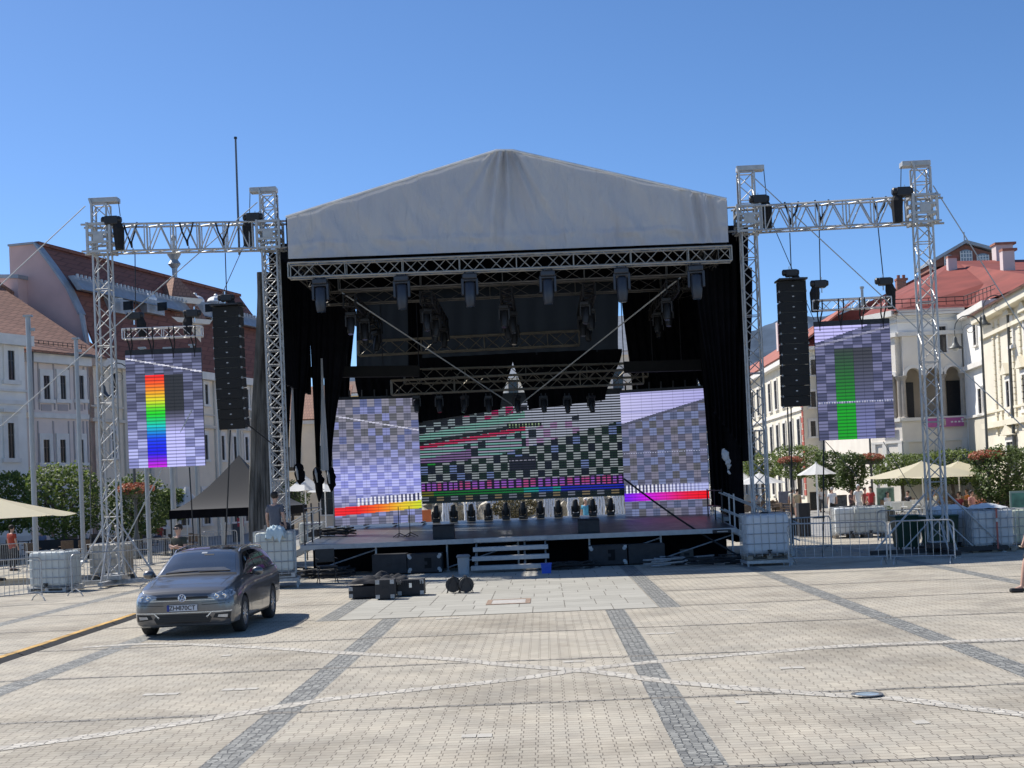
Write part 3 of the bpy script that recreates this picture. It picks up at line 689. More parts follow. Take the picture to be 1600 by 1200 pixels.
for (z, h, p) in ((zo-0.5, 0.5, 0.6), (zo-1.4, 0.2, 0.2), (ff.sz(1575, 665)[1], 0.3, 0.3), (ff.sz(1575, 640)[1], 0.12, 0.12)): ff.slab(mbb, a0, z, a1, z+h, 0, p)
for px in (1558, 1566, 1588, 1600, 1625):
    a_ = ff.sz(px, 600)[0]
    for k in range(26):
        if 4.5+k*0.32 < zo-0.5: ff.slab(mbb, a_, 4.2+k*0.32, a_+0.45, 4.2+k*0.32+0.26, 0, 0.09)
mbb.build('quoins', stucco('light_cream', (0.72, 0.66, 0.52)), t)
for (x0, y0, x1, y1) in ((1574, 595, 1581, 640), (1598, 585, 1606, 640), (1578, 502, 1585, 540), (1602, 497, 1611, 540), (1630, 580, 1642, 640), (1575, 690, 1590, 740)):
    w = ff.window(t, *ff.rectpx(x0, y0, x1, y1), t=0.2)
    r = ff.rectpx(x0, y0, x1, y1)
    mb_ = MB(); mb_.prism([ff.pt(r[0]-0.35, r[3]+0.35), ff.pt(r[2]+0.35, r[3]+0.35), ff.pt((r[0]+r[2])/2, r[3]+0.95)], ff.n*0.3); mb_.build('pediment', MATS['light_cream'], t)
roofslab([ff.pt(a0, zo, 0.8), ff.pt(a1, zo, 0.8), ff.pt(a1, zo+2.2, -4.5), ff.pt(a0, zo+2.2, -4.5)], 'roof', rooftile('brown_tiles', (0.2, 0.1, 0.07)), t)
# houses beyond the hung right screen
f7 = Facade(at(1262, 700, KY*58), 90)
t = bldg('beige house behind the hung screen on the right', f7.P); a1 = f7.sz(1372, 650)[0]; z7 = f7.sz(1300, 538)[1]
f7.wall(t, 0, a1, z7, 14, stucco('sand_stucco', (0.55, 0.44, 0.28))); f7.band(t, -0.2, a1, z7-0.35, 0.35, 0.35)
roofslab([f7.pt(-0.3, z7, 0.4), f7.pt(a1, z7, 0.4), at(1378, 468, KY*62), at(1302, 501, KY*62)], 'roof', REDM, t)
for x0 in (1266, 1290, 1316, 1345):
    for y0 in (562, 612, 658): f7.window(t, *f7.rectpx(x0, y0, x0+9, y0+24))
r = f7.rectpx(1314, 699, 1343, 717); f7.window(t, r[0], r[1], r[2], r[3], mull=3)
f8 = Facade(at(1262, 700, KY*60), -1)
# long white house receding behind the right speaker stack
P8 = at(1262, 700, KY*58); P8.x -= 0.2
f8 = Facade(P8, .56)
t = bldg('long cream house with red roof seen beyond the right speaker stack', P8); a1 = 58; z8 = f8.sz(1222, 562)[1]
f8.wall(t, 0, a1, z8, 10, CREAM); mbb = MB()
for (z, h, p) in ((z8-0.5, 0.5, 0.5), (z8*0.62, 0.2, 0.15), (z8*0.33, 0.2, 0.15)): f8.slab(mbb, 0, z, a1, z+h, 0, p)
mbb.build('cornice', TRIM, t)
for k in range(16):
    a_ = 1.2+k*3.4
    for z_ in (1.0, z8*0.37, z8*0.68): f8.window(t, a_, z_, a_+1.3, z_+z8*0.2, t=0.14)
roofslab([f8.pt(-0.5, z8, 0.6), f8.pt(a1, z8, 0.6), f8.pt(a1, z8+3.4, -4), f8.pt(-0.5, z8+3.4, -4)], 'roof', mat('orange_red_roof', (0.34, 0.11, 0.075), 0.8, 0, 0.15, 1), t)
for a_ in (14, 24): 
    p = f8.pt(a_, z8+2.6, -2.5); mb_ = MB(); mb_.box(p+Vector((0, 0, .8)), (0.7, 0.9, 2.6)); mb_.build('chimney', PLAST if a_ == 24 else BRICKC, t)
mbb = MB()
for k in range(18): f8.slab(mbb, 0.0, 1+k*0.45, 0.5 if k % 2 else 0.8, 1+k*0.45+0.4, 0, 0.06)
mbb.build('quoins', mat('brick_red_paint', (0.42, 0.10, 0.07), 0.85, 0, 0.1, 3), t)
# ---- houses seen through the gaps in the stage drapes
for (x0, x1, yt, Y, m, lab, rm, rh) in ((430, 535, 655, 62, BEIGE, 'beige house seen through the drape gaps at the stage left side', TERRA, 3.0),
        (536, 640, 612, 95, YELL, 'yellow house seen through the tall gap above the left stage screen', mat('brown_roof', (0.2, 0.13, 0.1), 0.9), 1.8),
        (745, 880, 590, 80, WHITES, 'white house seen through the middle gap of the stage backdrop', ZINC, 3.0),
        (905, 1060, 548, 75, CREAM, 'cream house seen through the gap beside the right stage screen', ZINC, 4.0)):
    fx = Facade(at(x0, 700, KY*Y), 90); t = bldg(lab, fx.P); a1 = fx.sz(x1, 650)[0]; zz = fx.sz((x0+x1)/2, yt)[1]
    fx.wall(t, 0, a1, zz, 10, m); fx.band(t, -0.2, a1+0.2, zz-0.4, 0.4, 0.4)
    roofslab([fx.pt(-0.3, zz, 0.5), fx.pt(a1+0.3, zz, 0.5), fx.pt(a1+0.3, zz+rh, -5), fx.pt(-0.3, zz+rh, -5)], 'roof', rm, t)
    n_ = int(a1/2.6)
    for k in range(n_):
        for z_ in (1.0, 4.6, 8.2, 11.6):
            if z_+2.2 < zz: fx.window(t, 0.9+k*2.6, z_, 1.9+k*2.6, z_+1.9, t=0.15)
# ================================================================ stage
ZD = 0.92; YF, YB = S(23), S(36.2); SLP = 0.04
def dk(px, py):                     # point on the stage floor
    d = ray(px, py); k = (ZD-CAM.z-SLP*(YF-CAM.y))/(d.z-SLP*d.y); return CAM+d*k
def deckz(y): return ZD+SLP*(y-YF)
XL, XR = at(470, 850, YF).x, at(1150, 828, YF).x
def deckmat():
    m, nt, N, L, P = nodes_of('stage_deck_boards'); tc = N.new('ShaderNodeTexCoord')
    b = N.new('ShaderNodeTexBrick'); L.new(tc.outputs['Object'], b.inputs['Vector']); b.offset = 0
    b.inputs['Scale'].default_value = 1; b.inputs['Brick Width'].default_value = 2.0; b.inputs['Row Height'].default_value = 1.0; b.inputs['Mortar Size'].default_value = 0.008
    b.inputs['Color1'].default_value = (0.05, 0.056, 0.062, 1); b.inputs['Color2'].default_value = (0.07, 0.074, 0.08, 1); b.inputs['Mortar'].default_value = (0.15, 0.15, 0.15, 1)
    L.new(b.outputs['Color'], P.inputs['Base Color']); n = N.new('ShaderNodeTexNoise'); n.inputs['Scale'].default_value = 2.5; n.inputs['Detail'].default_value = 8
    L.new(tc.outputs['Object'], n.inputs['Vector']); mr = N.new('ShaderNodeMapRange'); mr.inputs[3].default_value = 0.28; mr.inputs[4].default_value = 0.5
    L.new(n.outputs['Fac'], mr.inputs[0]); L.new(mr.outputs[0], P.inputs['Roughness']); return m
t = thing('stage_deck', 'wide raised black stage floor on a silver scaffold substructure', 'stage', (XL, YF, 0))
WX0, WX1, YW = -7.8, 6.1, YF+5.0      # wider rear part of the floor
mb = MB(); mb.prism([(x_, y_, deckz(y_)-.06) for x_, y_ in ((XL+.02, YF+.02), (XR-.02, YF+.02), (XR-.02, YW), (WX1, YW), (WX1, YB), (WX0, YB), (WX0, YW), (XL+.02, YW))], (0, 0, .06)); mb.build('deck_top', deckmat(), t)
mb = MB()
mb.box(((XL+XR)/2, YF, ZD-0.06), (XR-XL+0.04, 0.05, 0.14))
for x in (XL, XR): mb.bar((x, YF+.03, ZD-0.06), (x, YW, deckz(YW)-.06), 0.05, 0.14)
for a_, b_ in ((WX0, XL), (XR, WX1)): mb.box(((a_+b_)/2, YW-.03, deckz(YW)-.06), (b_-a_-.06, .05, .14))
mb.build('edge_rail', ALU, t)
nx = 7
for j in range(4):
    for i in range(nx):
        x = XL+0.1+(XR-XL-0.2)*i/(nx-1); y = YF+0.12+j*2.6
        mb = MB(); mb.tube((x, y, 0.02), (x, y, deckz(y)-0.14), 0.03); mb.lathe([(0.08, 0), (0.08, 0.02), (0.025, 0.04)], (x, y, 0), 10); mb.build('leg', STEEL, t)
for i in range(nx-1):
    x0 = XL+0.1+(XR-XL-0.2)*i/(nx-1); x1 = XL+0.1+(XR-XL-0.2)*(i+1)/(nx-1)
    for y in (YF+0.12, YF+2.72):
        if i in (1, 3) and y < YF+1: continue
        mb = MB(); mb.tube((x0, y, 0.1), (x1, y, ZD-0.2), 0.02, n=5); mb.build('cross_brace', STEEL, t)
mb = MB()     # black sheet added to keep the space under the deck dark
mb.box(((XL+XR)/2, YF+1.6, ZD/2-0.04), (XR-XL-0.3, 0.03, ZD-0.12)); mb.box((XL+.1, YF+3.2, ZD/2-.04), (.03, 3.2, ZD-.12)); mb.box((XR-.1, YF+3.6, ZD/2-.04), (.03, 4.0, ZD-.12)); mb.build('underdeck_shade_sheet', CLOTHB, t)
# silver steps up to the front of the stage
def px_x(px, py, Y): return at(px, py, Y).x
x0, x1 = px_x(742, 870, S(22.3)), px_x(856, 870, S(22.3))
t = thing('stage_steps', 'silver open steps leading up to the middle of the stage front', 'steps', ((x0+x1)/2, YF-1.4, 0))
for k in range(4):
    z = 0.14+k*0.25; y = YF-1.6+k*0.36
    mb = MB(); mb.bbox(((x0+x1)/2, y, z), (x1-x0+0.04*(3-k), 0.32, 0.13), 0.012); mb.build('tread', ALU, t)
mb = MB()
for x in (x0+0.06, (x0+x1)/2+0.4, x1-0.06):
    mb.bar((x, YF-1.7, 0.02), (x, YF-.4, 0.84), 0.05); mb.tube((x, YF-.5, 0), (x, YF-.5, 0.75), 0.025); mb.tube((x, YF-1.1, 0), (x, YF-1.1, 0.4), 0.02)
mb.build('frame', STEEL, t)
# side stairs with hand rails
def side_stairs(x, y0, sgn, label):
    t = thing('side_stairs', label, 'stairs', (x, y0, 0))
    for s in (0, 1.1):
        mb = MB()
        mb.bar((x, y0+s, ZD-0.1), (x+sgn*1.7, y0+s, 0.05), 0.05, 0.16)
        mb.build('stringer', ALU, t)
        mb = MB()
        for h in (1.05, 0.55): mb.tube((x-sgn*0.3, y0+s, ZD+h), (x+sgn*1.9, y0+s, h-0.1), 0.024)
        for a in (0, 0.5, 1.0): mb.tube((x+sgn*a*1.7, y0+s, ZD*(1-a)), (x+sgn*a*1.7, y0+s, ZD*(1-a)+1.0), 0.024)
        mb.build('handrail', ALU, t)
    for k in range(4):
        mb = MB(); mb.box((x+sgn*(0.25+k*0.4), y0+0.55, ZD-0.2-k*0.2), (0.28, 1.05, 0.04)); mb.build('tread', STEEL, t)
side_stairs(XR+0.03, YF+0.4, 1, 'silver side stairs with crossing hand rails at the right end of the stage')
side_stairs(XL-0.03, YF+1.4, -1, 'silver side stairs with hand rails at the left end of the stage')
t = thing('guard_rail', 'dark guard rail posts on the left edge of the stage floor', 'railing', (XL+0.1, YF+0.3, ZD))
for y in (0.15, 1.5, 3.0): mb = MB(); mb.tube((XL+0.1, YF+y, ZD), (XL+0.1, YF+y, ZD+1.25), 0.025); mb.build('post', DSTEEL, t)
mb = MB(); [mb.tube((XL+0.1, YF+0.15, ZD+h), (XL+0.1, YF+3.0, ZD+h), 0.02) for h in (0.6, 1.1)]; mb.build('rail', STEEL, t)
t = thing('guard_rail', 'guard rail along the right edge of the stage floor behind the side stairs', 'railing', (XR-0.1, YF+2.2, ZD))
for y in (2.2, 4.0, 6.0): mb = MB(); mb.tube((XR-0.1, YF+y, ZD), (XR-0.1, YF+y, ZD+1.15), 0.025); mb.build('post', DSTEEL, t)
mb = MB(); [mb.tube((XR-0.1, YF+2.2, ZD+h), (XR-0.1, YF+6.0, ZD+h), 0.02) for h in (0.6, 1.1)]; mb.build('rail', DSTEEL, t)

# ---------------------------------------------------------------- towers
def tower(px, ytop, Y, s0, s1, label, xb=False, ang=0.0, basew=1.2, capside=1, legs=True):
    p = at(px, ytop, Y); x = p.x; zt = p.z; w = 0.44
    t = thing('truss_tower', label, 'truss tower', (x, Y, 0), 0, 'silver lattice truss towers')
    mb = MB(); truss_mb(mb, (x, Y, 0.35), (x, Y, zt-0.22), w, w, 0.42, 0.031, 0.015, side=(math.cos(ang), math.sin(ang), 0), xb=xb)
    mb.build('lattice_mast', ALU, t)
    mb = MB(); mb.bbox((x+0.14*capside, Y, zt-0.1), (0.80, 0.36, 0.15), 0.02, ang); mb.bar((x-w/2, Y-w/2, zt-0.22), (x-w/2-0.05, Y-w/2, zt-0.05), 0.06)
    mb.build('head_block', ALU, t)
    z0, z1 = at(px, s1, Y).z, at(px, s0, Y).z
    mb = MB(); W = 0.66
    for i in (-1, 1):
        for j in (-1, 1): mb.box((x+i*W/2, Y+j*W/2, (z0+z1)/2), (0.07, 0.07, z1-z0))
    for k in range(4):
        z = z0+0.05+(z1-z0-0.1)*k/3
        for i in (-1, 1): mb.box((x, Y+i*W/2, z), (W-0.08, 0.06, 0.07)); mb.box((x+i*W/2, Y, z), (0.06, W-0.08, 0.07))
    mb.bar((x-W/2, Y-W/2-0.03, z0+.1), (x+W/2, Y-W/2-0.03, z0+(z1-z0)*0.36), 0.03); mb.box((x, Y-W/2-0.02, z0+(z1-z0)*0.5), (0.3, 0.05, (z1-z0)*0.26))
    mb.build('sleeve_block', ALU, t)
    mb = MB(); mb.tube((x-w*0.55*capside, Y, zt-0.2), (x-w*0.58*capside, Y, z1), 0.012, n=4); mb.build('chain', DSTEEL, t)
    mb = MB(); mb.tube((x+0.14*capside+0.4*capside, Y-0.05, zt-0.15), (x+0.14*capside+0.44*capside, Y-0.05, z1+0.2), 0.012, n=4)
    mb.build('chain', DSTEEL, t)
    mb = MB()
    for a in (0, 90): 
        d = Vector((math.cos(R(a)+ang), math.sin(R(a)+ang), 0))*basew; mb.bar(Vector((x, Y, 0.12))-d, Vector((x, Y, 0.12))+d, 0.14, 0.12)
    mb.box((x, Y, 0.25), (0.62, 0.62, 0.12)); mb.build('base', DSTEEL if basew > 1.5 else STEEL, t)
    if legs:
        for a in (0, 90, 180, 270):
            d = Vector((math.cos(R(a)+ang), math.sin(R(a)+ang), 0))
            mb = MB(); mb.tube(Vector((x, Y, 0.2))+d*basew*0.92, Vector((x, Y, 1.75))+d*0.26, 0.028); mb.tube(Vector((x, Y, 0.2))+d*basew*0.5, Vector((x, Y, 0.9))+d*0.26, 0.02); mb.build('brace', ALU, t)
            mb = MB(); q = Vector((x, Y, 0))+d*basew*0.95; mb.tube(q, q+Vector((0, 0, .1)), 0.02); mb.lathe([(0.09, 0.0), (0.09, 0.02), (0.03, 0.03)], q, 10); mb.build('jack_foot', STEEL, t)
    return t, x, z0, z1, zt
YO = S(22.4)
YR_ = 39.7
TW = [tower(157, 309, YO, 350, 398, 'lattice tower farthest left, standing behind the white water tanks', capside=1, basew=1.35),
      tower(419, 292, S(23.3), 346, 392, 'cross braced lattice tower at the left front corner of the stage', xb=True, capside=-1, legs=False, basew=0.6),
      tower(1164, 259, S(23.3), 322, 366, 'lattice tower at the right front corner of the stage', capside=1, legs=False, basew=0.6),
      tower(1437, 251, YR_, 305, 352, 'lattice tower farthest right, standing on long black outriggers', capside=-1, basew=1.9)]
def wing(a, b, label, clip):
    t = thing('wing_truss', label, 'truss', (a[1], S(22.8), 0))
    p = Vector((a[1]-0.3*0, YO, (a[2]+a[3])/2)); q = Vector((b[1], S(23.3), (b[2]+b[3])/2))
    if a is TW[2]: p, q = Vector((a[1], S(23.3), (a[2]+a[3])/2)), Vector((b[1], YR_, (b[2]+b[3])/2))
    d = (q-p).normalized(); h = a[3]-a[2]-0.12; e = 0.52
    mb = MB(); s = Vector((0, 0, 1)).cross(d).normalized(); u = Vector((0, 0, 1))
    P, Q = p+d*0.1-d*0.62*0, q-d*0.1
    for i in (-1, 1):
        for j in (-1, 1): mb.tube(P+s*i*0.25+u*j*h/2-d*0.65, Q+s*i*0.25+u*j*h/2+d*0.65, 0.032)
    mb.build('chords', ALU, t); mb = MB(); L_ = (Q-P).length; k = 5; st_ = (L_-0.9)/k
    for n_ in range(k+1):
        c = P+d*(0.45+st_*n_)
        for i in (-1, 1):
            for o in (-0.045, 0.045): mb.tube(c+s*i*0.25+u*h/2+d*o, c+s*i*0.25-u*h/2+d*o, 0.02, n=5)
            if n_ < k:
                m_ = c+d*st_/2; mb.tube(c+s*i*0.25-u*h/2+d*.05, m_+s*i*0.25+u*h/2, 0.02, n=5); mb.tube(m_+s*i*0.25+u*h/2, c+d*st_+s*i*0.25-u*h/2-d*.05, 0.02, n=5)
        for j in (-1, 1): mb.tube(c+s*0.25+u*j*h/2, c-s*0.25+u*j*h/2, 0.018, n=5)
        if n_ < k: 
            for j in (-1, 1): mb.tube(c+s*0.25+u*j*h/2, c+d*st_-s*0.25+u*j*h/2, 0.016, n=5)
    mb.build('diagonals', ALU, t); return p, q, h, d
W1 = wing(TW[0], TW[1], 'horizontal lattice truss between the two left towers', None)
W2 = wing(TW[2], TW[3], 'horizontal lattice truss between the two right towers', None)

# ---------------------------------------------------------------- hoists, speaker stacks, hung screens
def hoist(px, py, Y, label, bag=0.85, side=1, scale=1.0):
    p = at(px, py, Y); t = thing('chain_hoist', label, 'hoist', p, 0, 'black chain hoists')
    s = scale
    mb = MB(); mb.bbox(p, (0.34*s, 0.26*s, 0.22*s), 0.03); mb.lathe([(0.07*s, -0.27*s), (0.10*s, -0.24*s), (0.10*s, 0.18*s), (0.07*s, 0.24*s)], p+Vector((0, 0, .02)), 12, 'X'); mb.build('motor', BLK, t)
    mb = MB(); mb.path([p+Vector((side*0.12*s, 0, -0.05)), p+Vector((side*0.16*s, 0, -0.25)), p+Vector((side*0.17*s, 0, -bag))], [0.10*s, 0.15*s, 0.11*s], 8); mb.build('chain_bag', mat('black_canvas', (0.012, 0.012, 0.013), 0.9, 0, 0.3, 6), t)
    mb = MB(); mb.tube(p+Vector((-side*0.05, 0, -0.1)), p+Vector((-side*0.05, 0, -0.25*s)), 0.02); mb.tube(p+Vector((-side*0.05, 0, 0.1)), p+Vector((-side*0.05, 0, 0.2)), 0.02)
    mb.build('hook', SILV, t); return t
hoist(175, 345, YO-0.25, 'black chain hoist beside the tower farthest left', side=1, scale=1.15)
hoist(396, 340, S(23.0), 'black chain hoist beside the left front stage tower', side=-1, scale=1.15)
hoist(1187, 312, S(23.0), 'black chain hoist beside the right front stage tower', side=1, scale=1.15)
hoist(1411, 300, YR_-0.2, 'black chain hoist beside the tower farthest right', side=-1, scale=1.15)
def line_array(px, ytop, ybot, Y, label, curve, rz, width=0.80, n=12):
    p = at(px, ytop, Y); pb = at(px, ybot, Y); H = p.z-pb.z; hh = H/n/ (1.0)
    t = thing('line_array_speaker', label, 'loudspeaker', (p.x, Y, p.z), rz)
    def put(mb, name, m): return mb.build(name, m, t, world=False)
    mb = MB(); mb.box((0, 0.2, 0.03), (width+0.04, 0.75, 0.05)); mb.box((0.3*width, 0.35, 0.07), (0.3, 0.2, 0.1)); put(mb, 'rigging_frame', DSTEEL)
    y, z, a = 0.0, -0.01, 0.0
    for k in range(n):
        a = curve*max(0, k-3)**1.35
        dz = Vector((0, math.sin(a), -math.cos(a))); dy = Vector((0, math.cos(a), math.sin(a)))
        c = Vector((0, y, z))+dz*hh/2
        sec = [c-dy*0.0-dz*(hh/2-0.005), c-dy*0.0+dz*(hh/2-0.005), c+dy*0.42+dz*(hh/2-0.02), c+dy*0.42-dz*(hh/2-0.02)]
        mb = MB(); mb.prism([s_-Vector((width/2, 0, 0)) for s_ in sec], (width, 0, 0)); cb = put(mb, 'cabinet', BLK2)
        mb = MB(); g = [sec[0]-dy*0.012+dz*0.005, sec[1]-dy*0.012-dz*0.005, sec[1]-dz*0.005, sec[0]+dz*0.005]; mb.prism([s_-Vector((width/2-0.008, 0, 0)) for s_ in g], (width-0.016, 0, 0)); mb.build('grille', mat('grille_mesh', (0.012, 0.012, 0.012), 0.7, 0.2, 0.3, 60, 0.4, 400), cb, world=False)
        mb = MB(); b = c-dy*0.016; mb.lathe([(0.001, 0), (0.02, 0)], b, 8, 'Y', cap=False); mb.box(b, (0.06, 0.006, 0.022)); mb.build('badge', mat('badge_grey', (0.5, 0.5, 0.5), 0.4), cb, world=False)
        mb = MB()
        for i in (-1, 1): mb.box(c+dy*0.06+dz*(hh/2)+Vector((i*width/2, 0, 0)), (0.03, 0.12, 0.06))
        mb.box(c+dy*0.25+dz*(hh/2), (width*0.7 if k % 2 else width, 0.4, 0.012)); mb.build('rigging_pin', STEEL, cb, world=False)
        y += dz.y*hh; z += dz.z*hh
    return t
PAL = line_array(352, 478, 671, S(22.0), 'curved black speaker column hanging left of the stage', 0.011, R(-7), 0.80, 12)
PAR = line_array(1238, 438, 635, S(22.0), 'straight black speaker column hanging right of the stage', 0.006, R(2), 0.78, 12)
hoist(354, 466, S(22.2), 'black chain hoist on top of the left speaker column', bag=0.3, scale=0.95)
hoist(1236, 427, S(22.2), 'black chain hoist on top of the right speaker column', bag=0.3, scale=0.95)

def ledmat(period, dark, strength=1.0, name='led_pixels', lo=-0.75, hi=0.1):
    m, nt, N, L, P = nodes_of(name)
    at_ = N.new('ShaderNodeAttribute'); at_.attribute_name = 'col'
    tc = N.new('ShaderNodeTexCoord'); sp = N.new('ShaderNodeSeparateXYZ'); L.new(tc.outputs['Object'], sp.inputs[0])
    mu = N.new('ShaderNodeMath'); mu.operation = 'MULTIPLY'; mu.inputs[1].default_value = 2*math.pi/period; L.new(sp.outputs['Z'], mu.inputs[0])
    sn = N.new('ShaderNodeMath'); sn.operation = 'SINE'; L.new(mu.outputs[0], sn.inputs[0])
    mr = N.new('ShaderNodeMapRange'); mr.inputs[1].default_value = lo; mr.inputs[2].default_value = hi; mr.inputs[3].default_value = dark; mr.inputs[4].default_value = 1; L.new(sn.outputs[0], mr.inputs[0])
    mx = N.new('ShaderNodeMixRGB'); mx.blend_type = 'MULTIPLY'; mx.inputs[0].default_value = 1; L.new(at_.outputs['Color'], mx.inputs[1]); L.new(mr.outputs[0], mx.inputs[2])
    L.new(mx.outputs[0], P.inputs['Emission Color']); P.inputs['Emission Strength'].default_value = strength
    P.inputs['Base Color'].default_value = (0.015, 0.015, 0.017, 1); P.inputs['Roughness'].default_value = 0.45; return m
def lin(c): return tuple(((x/255)/12.92 if x/255 <= 0.04045 else ((x/255+0.055)/1.055)**2.4) for x in c)
def screen(name, label, TL, TR, BL, BR, nx, ny, fn, m, group=None, cells=(8, 12)):
    TL, TR, BL, BR = [Vector(q) for q in (TL, TR, BL, BR)]
    c = (BL+BR)/2; t = thing(name, label, 'led screen', c, 0, group)
    back = (TR-TL).cross(BL-TL).normalized(); back = -back if back.y < 0 else back
    vs = []; cols = []
    me = bpy.data.meshes.new('picture_face')
    for j in range(ny+1):
        for i in range(nx+1):
            u, v = i/nx, j/ny; vs.append(tuple(BL.lerp(BR, u).lerp(TL.lerp(TR, u), v)-c-back*0.006))
    fs = [(j*(nx+1)+i, j*(nx+1)+i+1, (j+1)*(nx+1)+i+1, (j+1)*(nx+1)+i) for j in range(ny) for i in range(nx)]
    me.from_pydata(vs, [], fs); ca = me.attributes.new('col', 'FLOAT_COLOR', 'FACE')
    for j in range(ny):
        for i in range(nx): ca.data[j*nx+i].color = (*lin(fn((i+0.5)/nx, (j+0.5)/ny)), 1)
    me.materials.append(m); o = bpy.data.objects.new('picture_face', me); COL.objects.link(o); o.parent = t
    mb = MB(); mb.prism([TL, TR, BR, BL], back*0.09); mb.build('cabinet_wall', BLK, t)
    mb = MB()
    for i in range(1, cells[0]):
        a = BL.lerp(BR, i/cells[0])-back*0.008; b = TL.lerp(TR, i/cells[0])-back*0.008; mb.bar(a, b, 0.006, 0.004)
    mb.build('panel_seams', DSTEEL, t)
    return t
def h2(i, j): return random.Random(i*731+j*97).random()
def mixc(a, b, t): t = max(0, min(1, t)); return tuple(x+(y-x)*t for x, y in zip(a, b))
def hue(t):   # 0 red .. 1 violet
    st = [(235, 15, 10), (240, 120, 10), (215, 215, 20), (20, 205, 20), (10, 190, 190), (10, 60, 230), (20, 10, 225), (190, 20, 215)]
    t = max(0, min(0.999, t))*(len(st)-1); k = int(t); return mixc(st[k], st[k+1], t-k)
def f_left(u, v):
    d = 1-v; c = int(u*8); r = int(d*12)
    base = mixc((72, 74, 100), (130, 134, 190), (d-0.4)/0.5); lt = mixc((104, 108, 140), (172, 176, 230), (d-0.4)/0.45)
    if 0.18 < d and 2/8 <= u < 4/8: return hue((d-0.18)/0.8)
    if 0.18 < d and 4/8 <= u < 6/8 and d < 0.5: return (38, 38, 40)
    if 0.18 < d and 4/8 <= u < 6/8: return mixc((50, 50, 60), (185, 185, 245), (d-0.5)/0.2)
    q = lt if (c+r) % 2 == 0 else base
    if abs(d-(0.03+0.14*u)) < 0.006: q = (215, 215, 230)
    return q
def f_right(u, v):
    d = 1-v; c = int(u*8); r = int(d*12)
    if d < 0.145-0.16*u/0.8: return (186, 182, 238)
    if abs(d-(0.175-0.15*u)) < 0.01: return (140, 140, 165)
    if 0.67 < d < 0.68: return (190, 190, 215) if int(u*60) % 2 else (100, 110, 150)
    if 0.2 < d and 2/8 <= u < 4/8: return mixc((48, 55, 50), (8, 150, 12), (d-0.2)/0.55)
    if 0.2 < d and 4/8 <= u < 6/8: return mixc((54, 54, 60), (108, 112, 160), (d-0.25)/0.6)
    return (106, 107, 142) if (c+r) % 2 == 0 else (70, 72, 102)
LEDW = ledmat(0.098, 0.42, 0.95, 'led_pixels_wing')
YS = S(21.9)
def hung(pts, Y, fn, label, tri):
    (TL, TR, BL, BR) = [at(*p, Y) for p in pts]
    w = (TR-TL).length; zt_ = (TL.z+TR.z)/2; zb_ = (BL.z+BR.z)/2; xc = (TL.x+TR.x+BL.x+BR.x)/4
    a = R(tri); d = Vector((math.cos(a), math.sin(a), 0))*w/2; C = Vector((xc, Y, 0))
    t = screen('hung_screen', label, C-d+Vector((0, 0, zt_)), C+d+Vector((0, 0, zt_)), C-d+Vector((0, 0, zb_)), C+d+Vector((0, 0, zb_)), 80, 120, fn, m=LEDW)
    mb = MB(); mb.bar(C-d+Vector((0, 0.05, zt_+0.08)), C+d+Vector((0, 0.05, zt_+0.08)), 0.12, 0.14); mb.build('top_bar', DSTEEL, t)
    return C, d, zt_
C, d, zt_ = hung(((197, 556), (314, 550), (202, 732), (320, 727)), YS, f_left, 'hung screen with a rainbow column, in front of the left houses', 3)
def smalltruss(C, d, z, label, hp):
    t = thing('screen_truss', label, 'truss', (C.x, C.y, z)); e = d.normalized()
    mb = MB(); truss_mb(mb, C-d*1.03+Vector((0, 0, z)), C+d*1.05+Vector((0, 0, z)), 0.29, 0.29, 0.27, 0.022, 0.011); mb.build('lattice', mat('bright_aluminium', (0.68, 0.66, 0.65), 0.4, 0.4, 0.05, 5), t)
    for k in range(4):
        p = C+d*(-0.85+k*0.56); s_ = thing('lifting_strap', '', 'strap', p+Vector((0, 0, z-0.5))) if False else None
        mb = MB(); q = p+Vector((0, 0, z-0.62))
        for i in (-1, 1): mb.path([q, q+Vector((i*0.05, 0, 0.3)), p+Vector((i*0.07, -0.15, z-0.14)), p+Vector((i*0.07, -0.15, z+0.16))], 0.022, 5)
        mb.tube(q, q-Vector((0, 0, 0.12)), 0.015); mb.build('strap', STRAP, t)
zz1 = at(255, 520, YS).z; smalltruss(C, d, zz1, 'short pale truss holding the rainbow screen', 0)
hoist(212, 494, YS, 'black chain hoist above the rainbow screen, outer one', bag=0.6, side=1); hoist(301, 490, YS, 'black chain hoist above the rainbow screen, next to the speaker column', bag=0.6, side=-1)
CL = C
C, d, zt_ = hung(((1274, 512), (1391, 504), (1279, 687), (1397, 685)), YS, f_right, 'hung screen with a green column, in front of the right houses', -2)
zz2 = at(1331, 475, YS).z; smalltruss(C, d, zz2, 'short pale truss holding the green screen', 0)
hoist(1281, 444, YS, 'black chain hoist above the green screen, next to the speaker column', bag=0.8, side=-1); hoist(1382, 440, YS, 'black chain hoist above the green screen, outer one', bag=0.8, side=1)
t = thing('vertical_pipe', 'short dark pipe standing on the truss above the green screen', 'pipe', at(1350, 475, YS)); p = at(1348, 478, YS); mb = MB(); mb.tube(p, p+Vector((0, 0, 0.55)), 0.04); mb.lathe([(0.06, 0.5), (0.06, 0.56)], p, 8); mb.build('tube', STEEL, t)
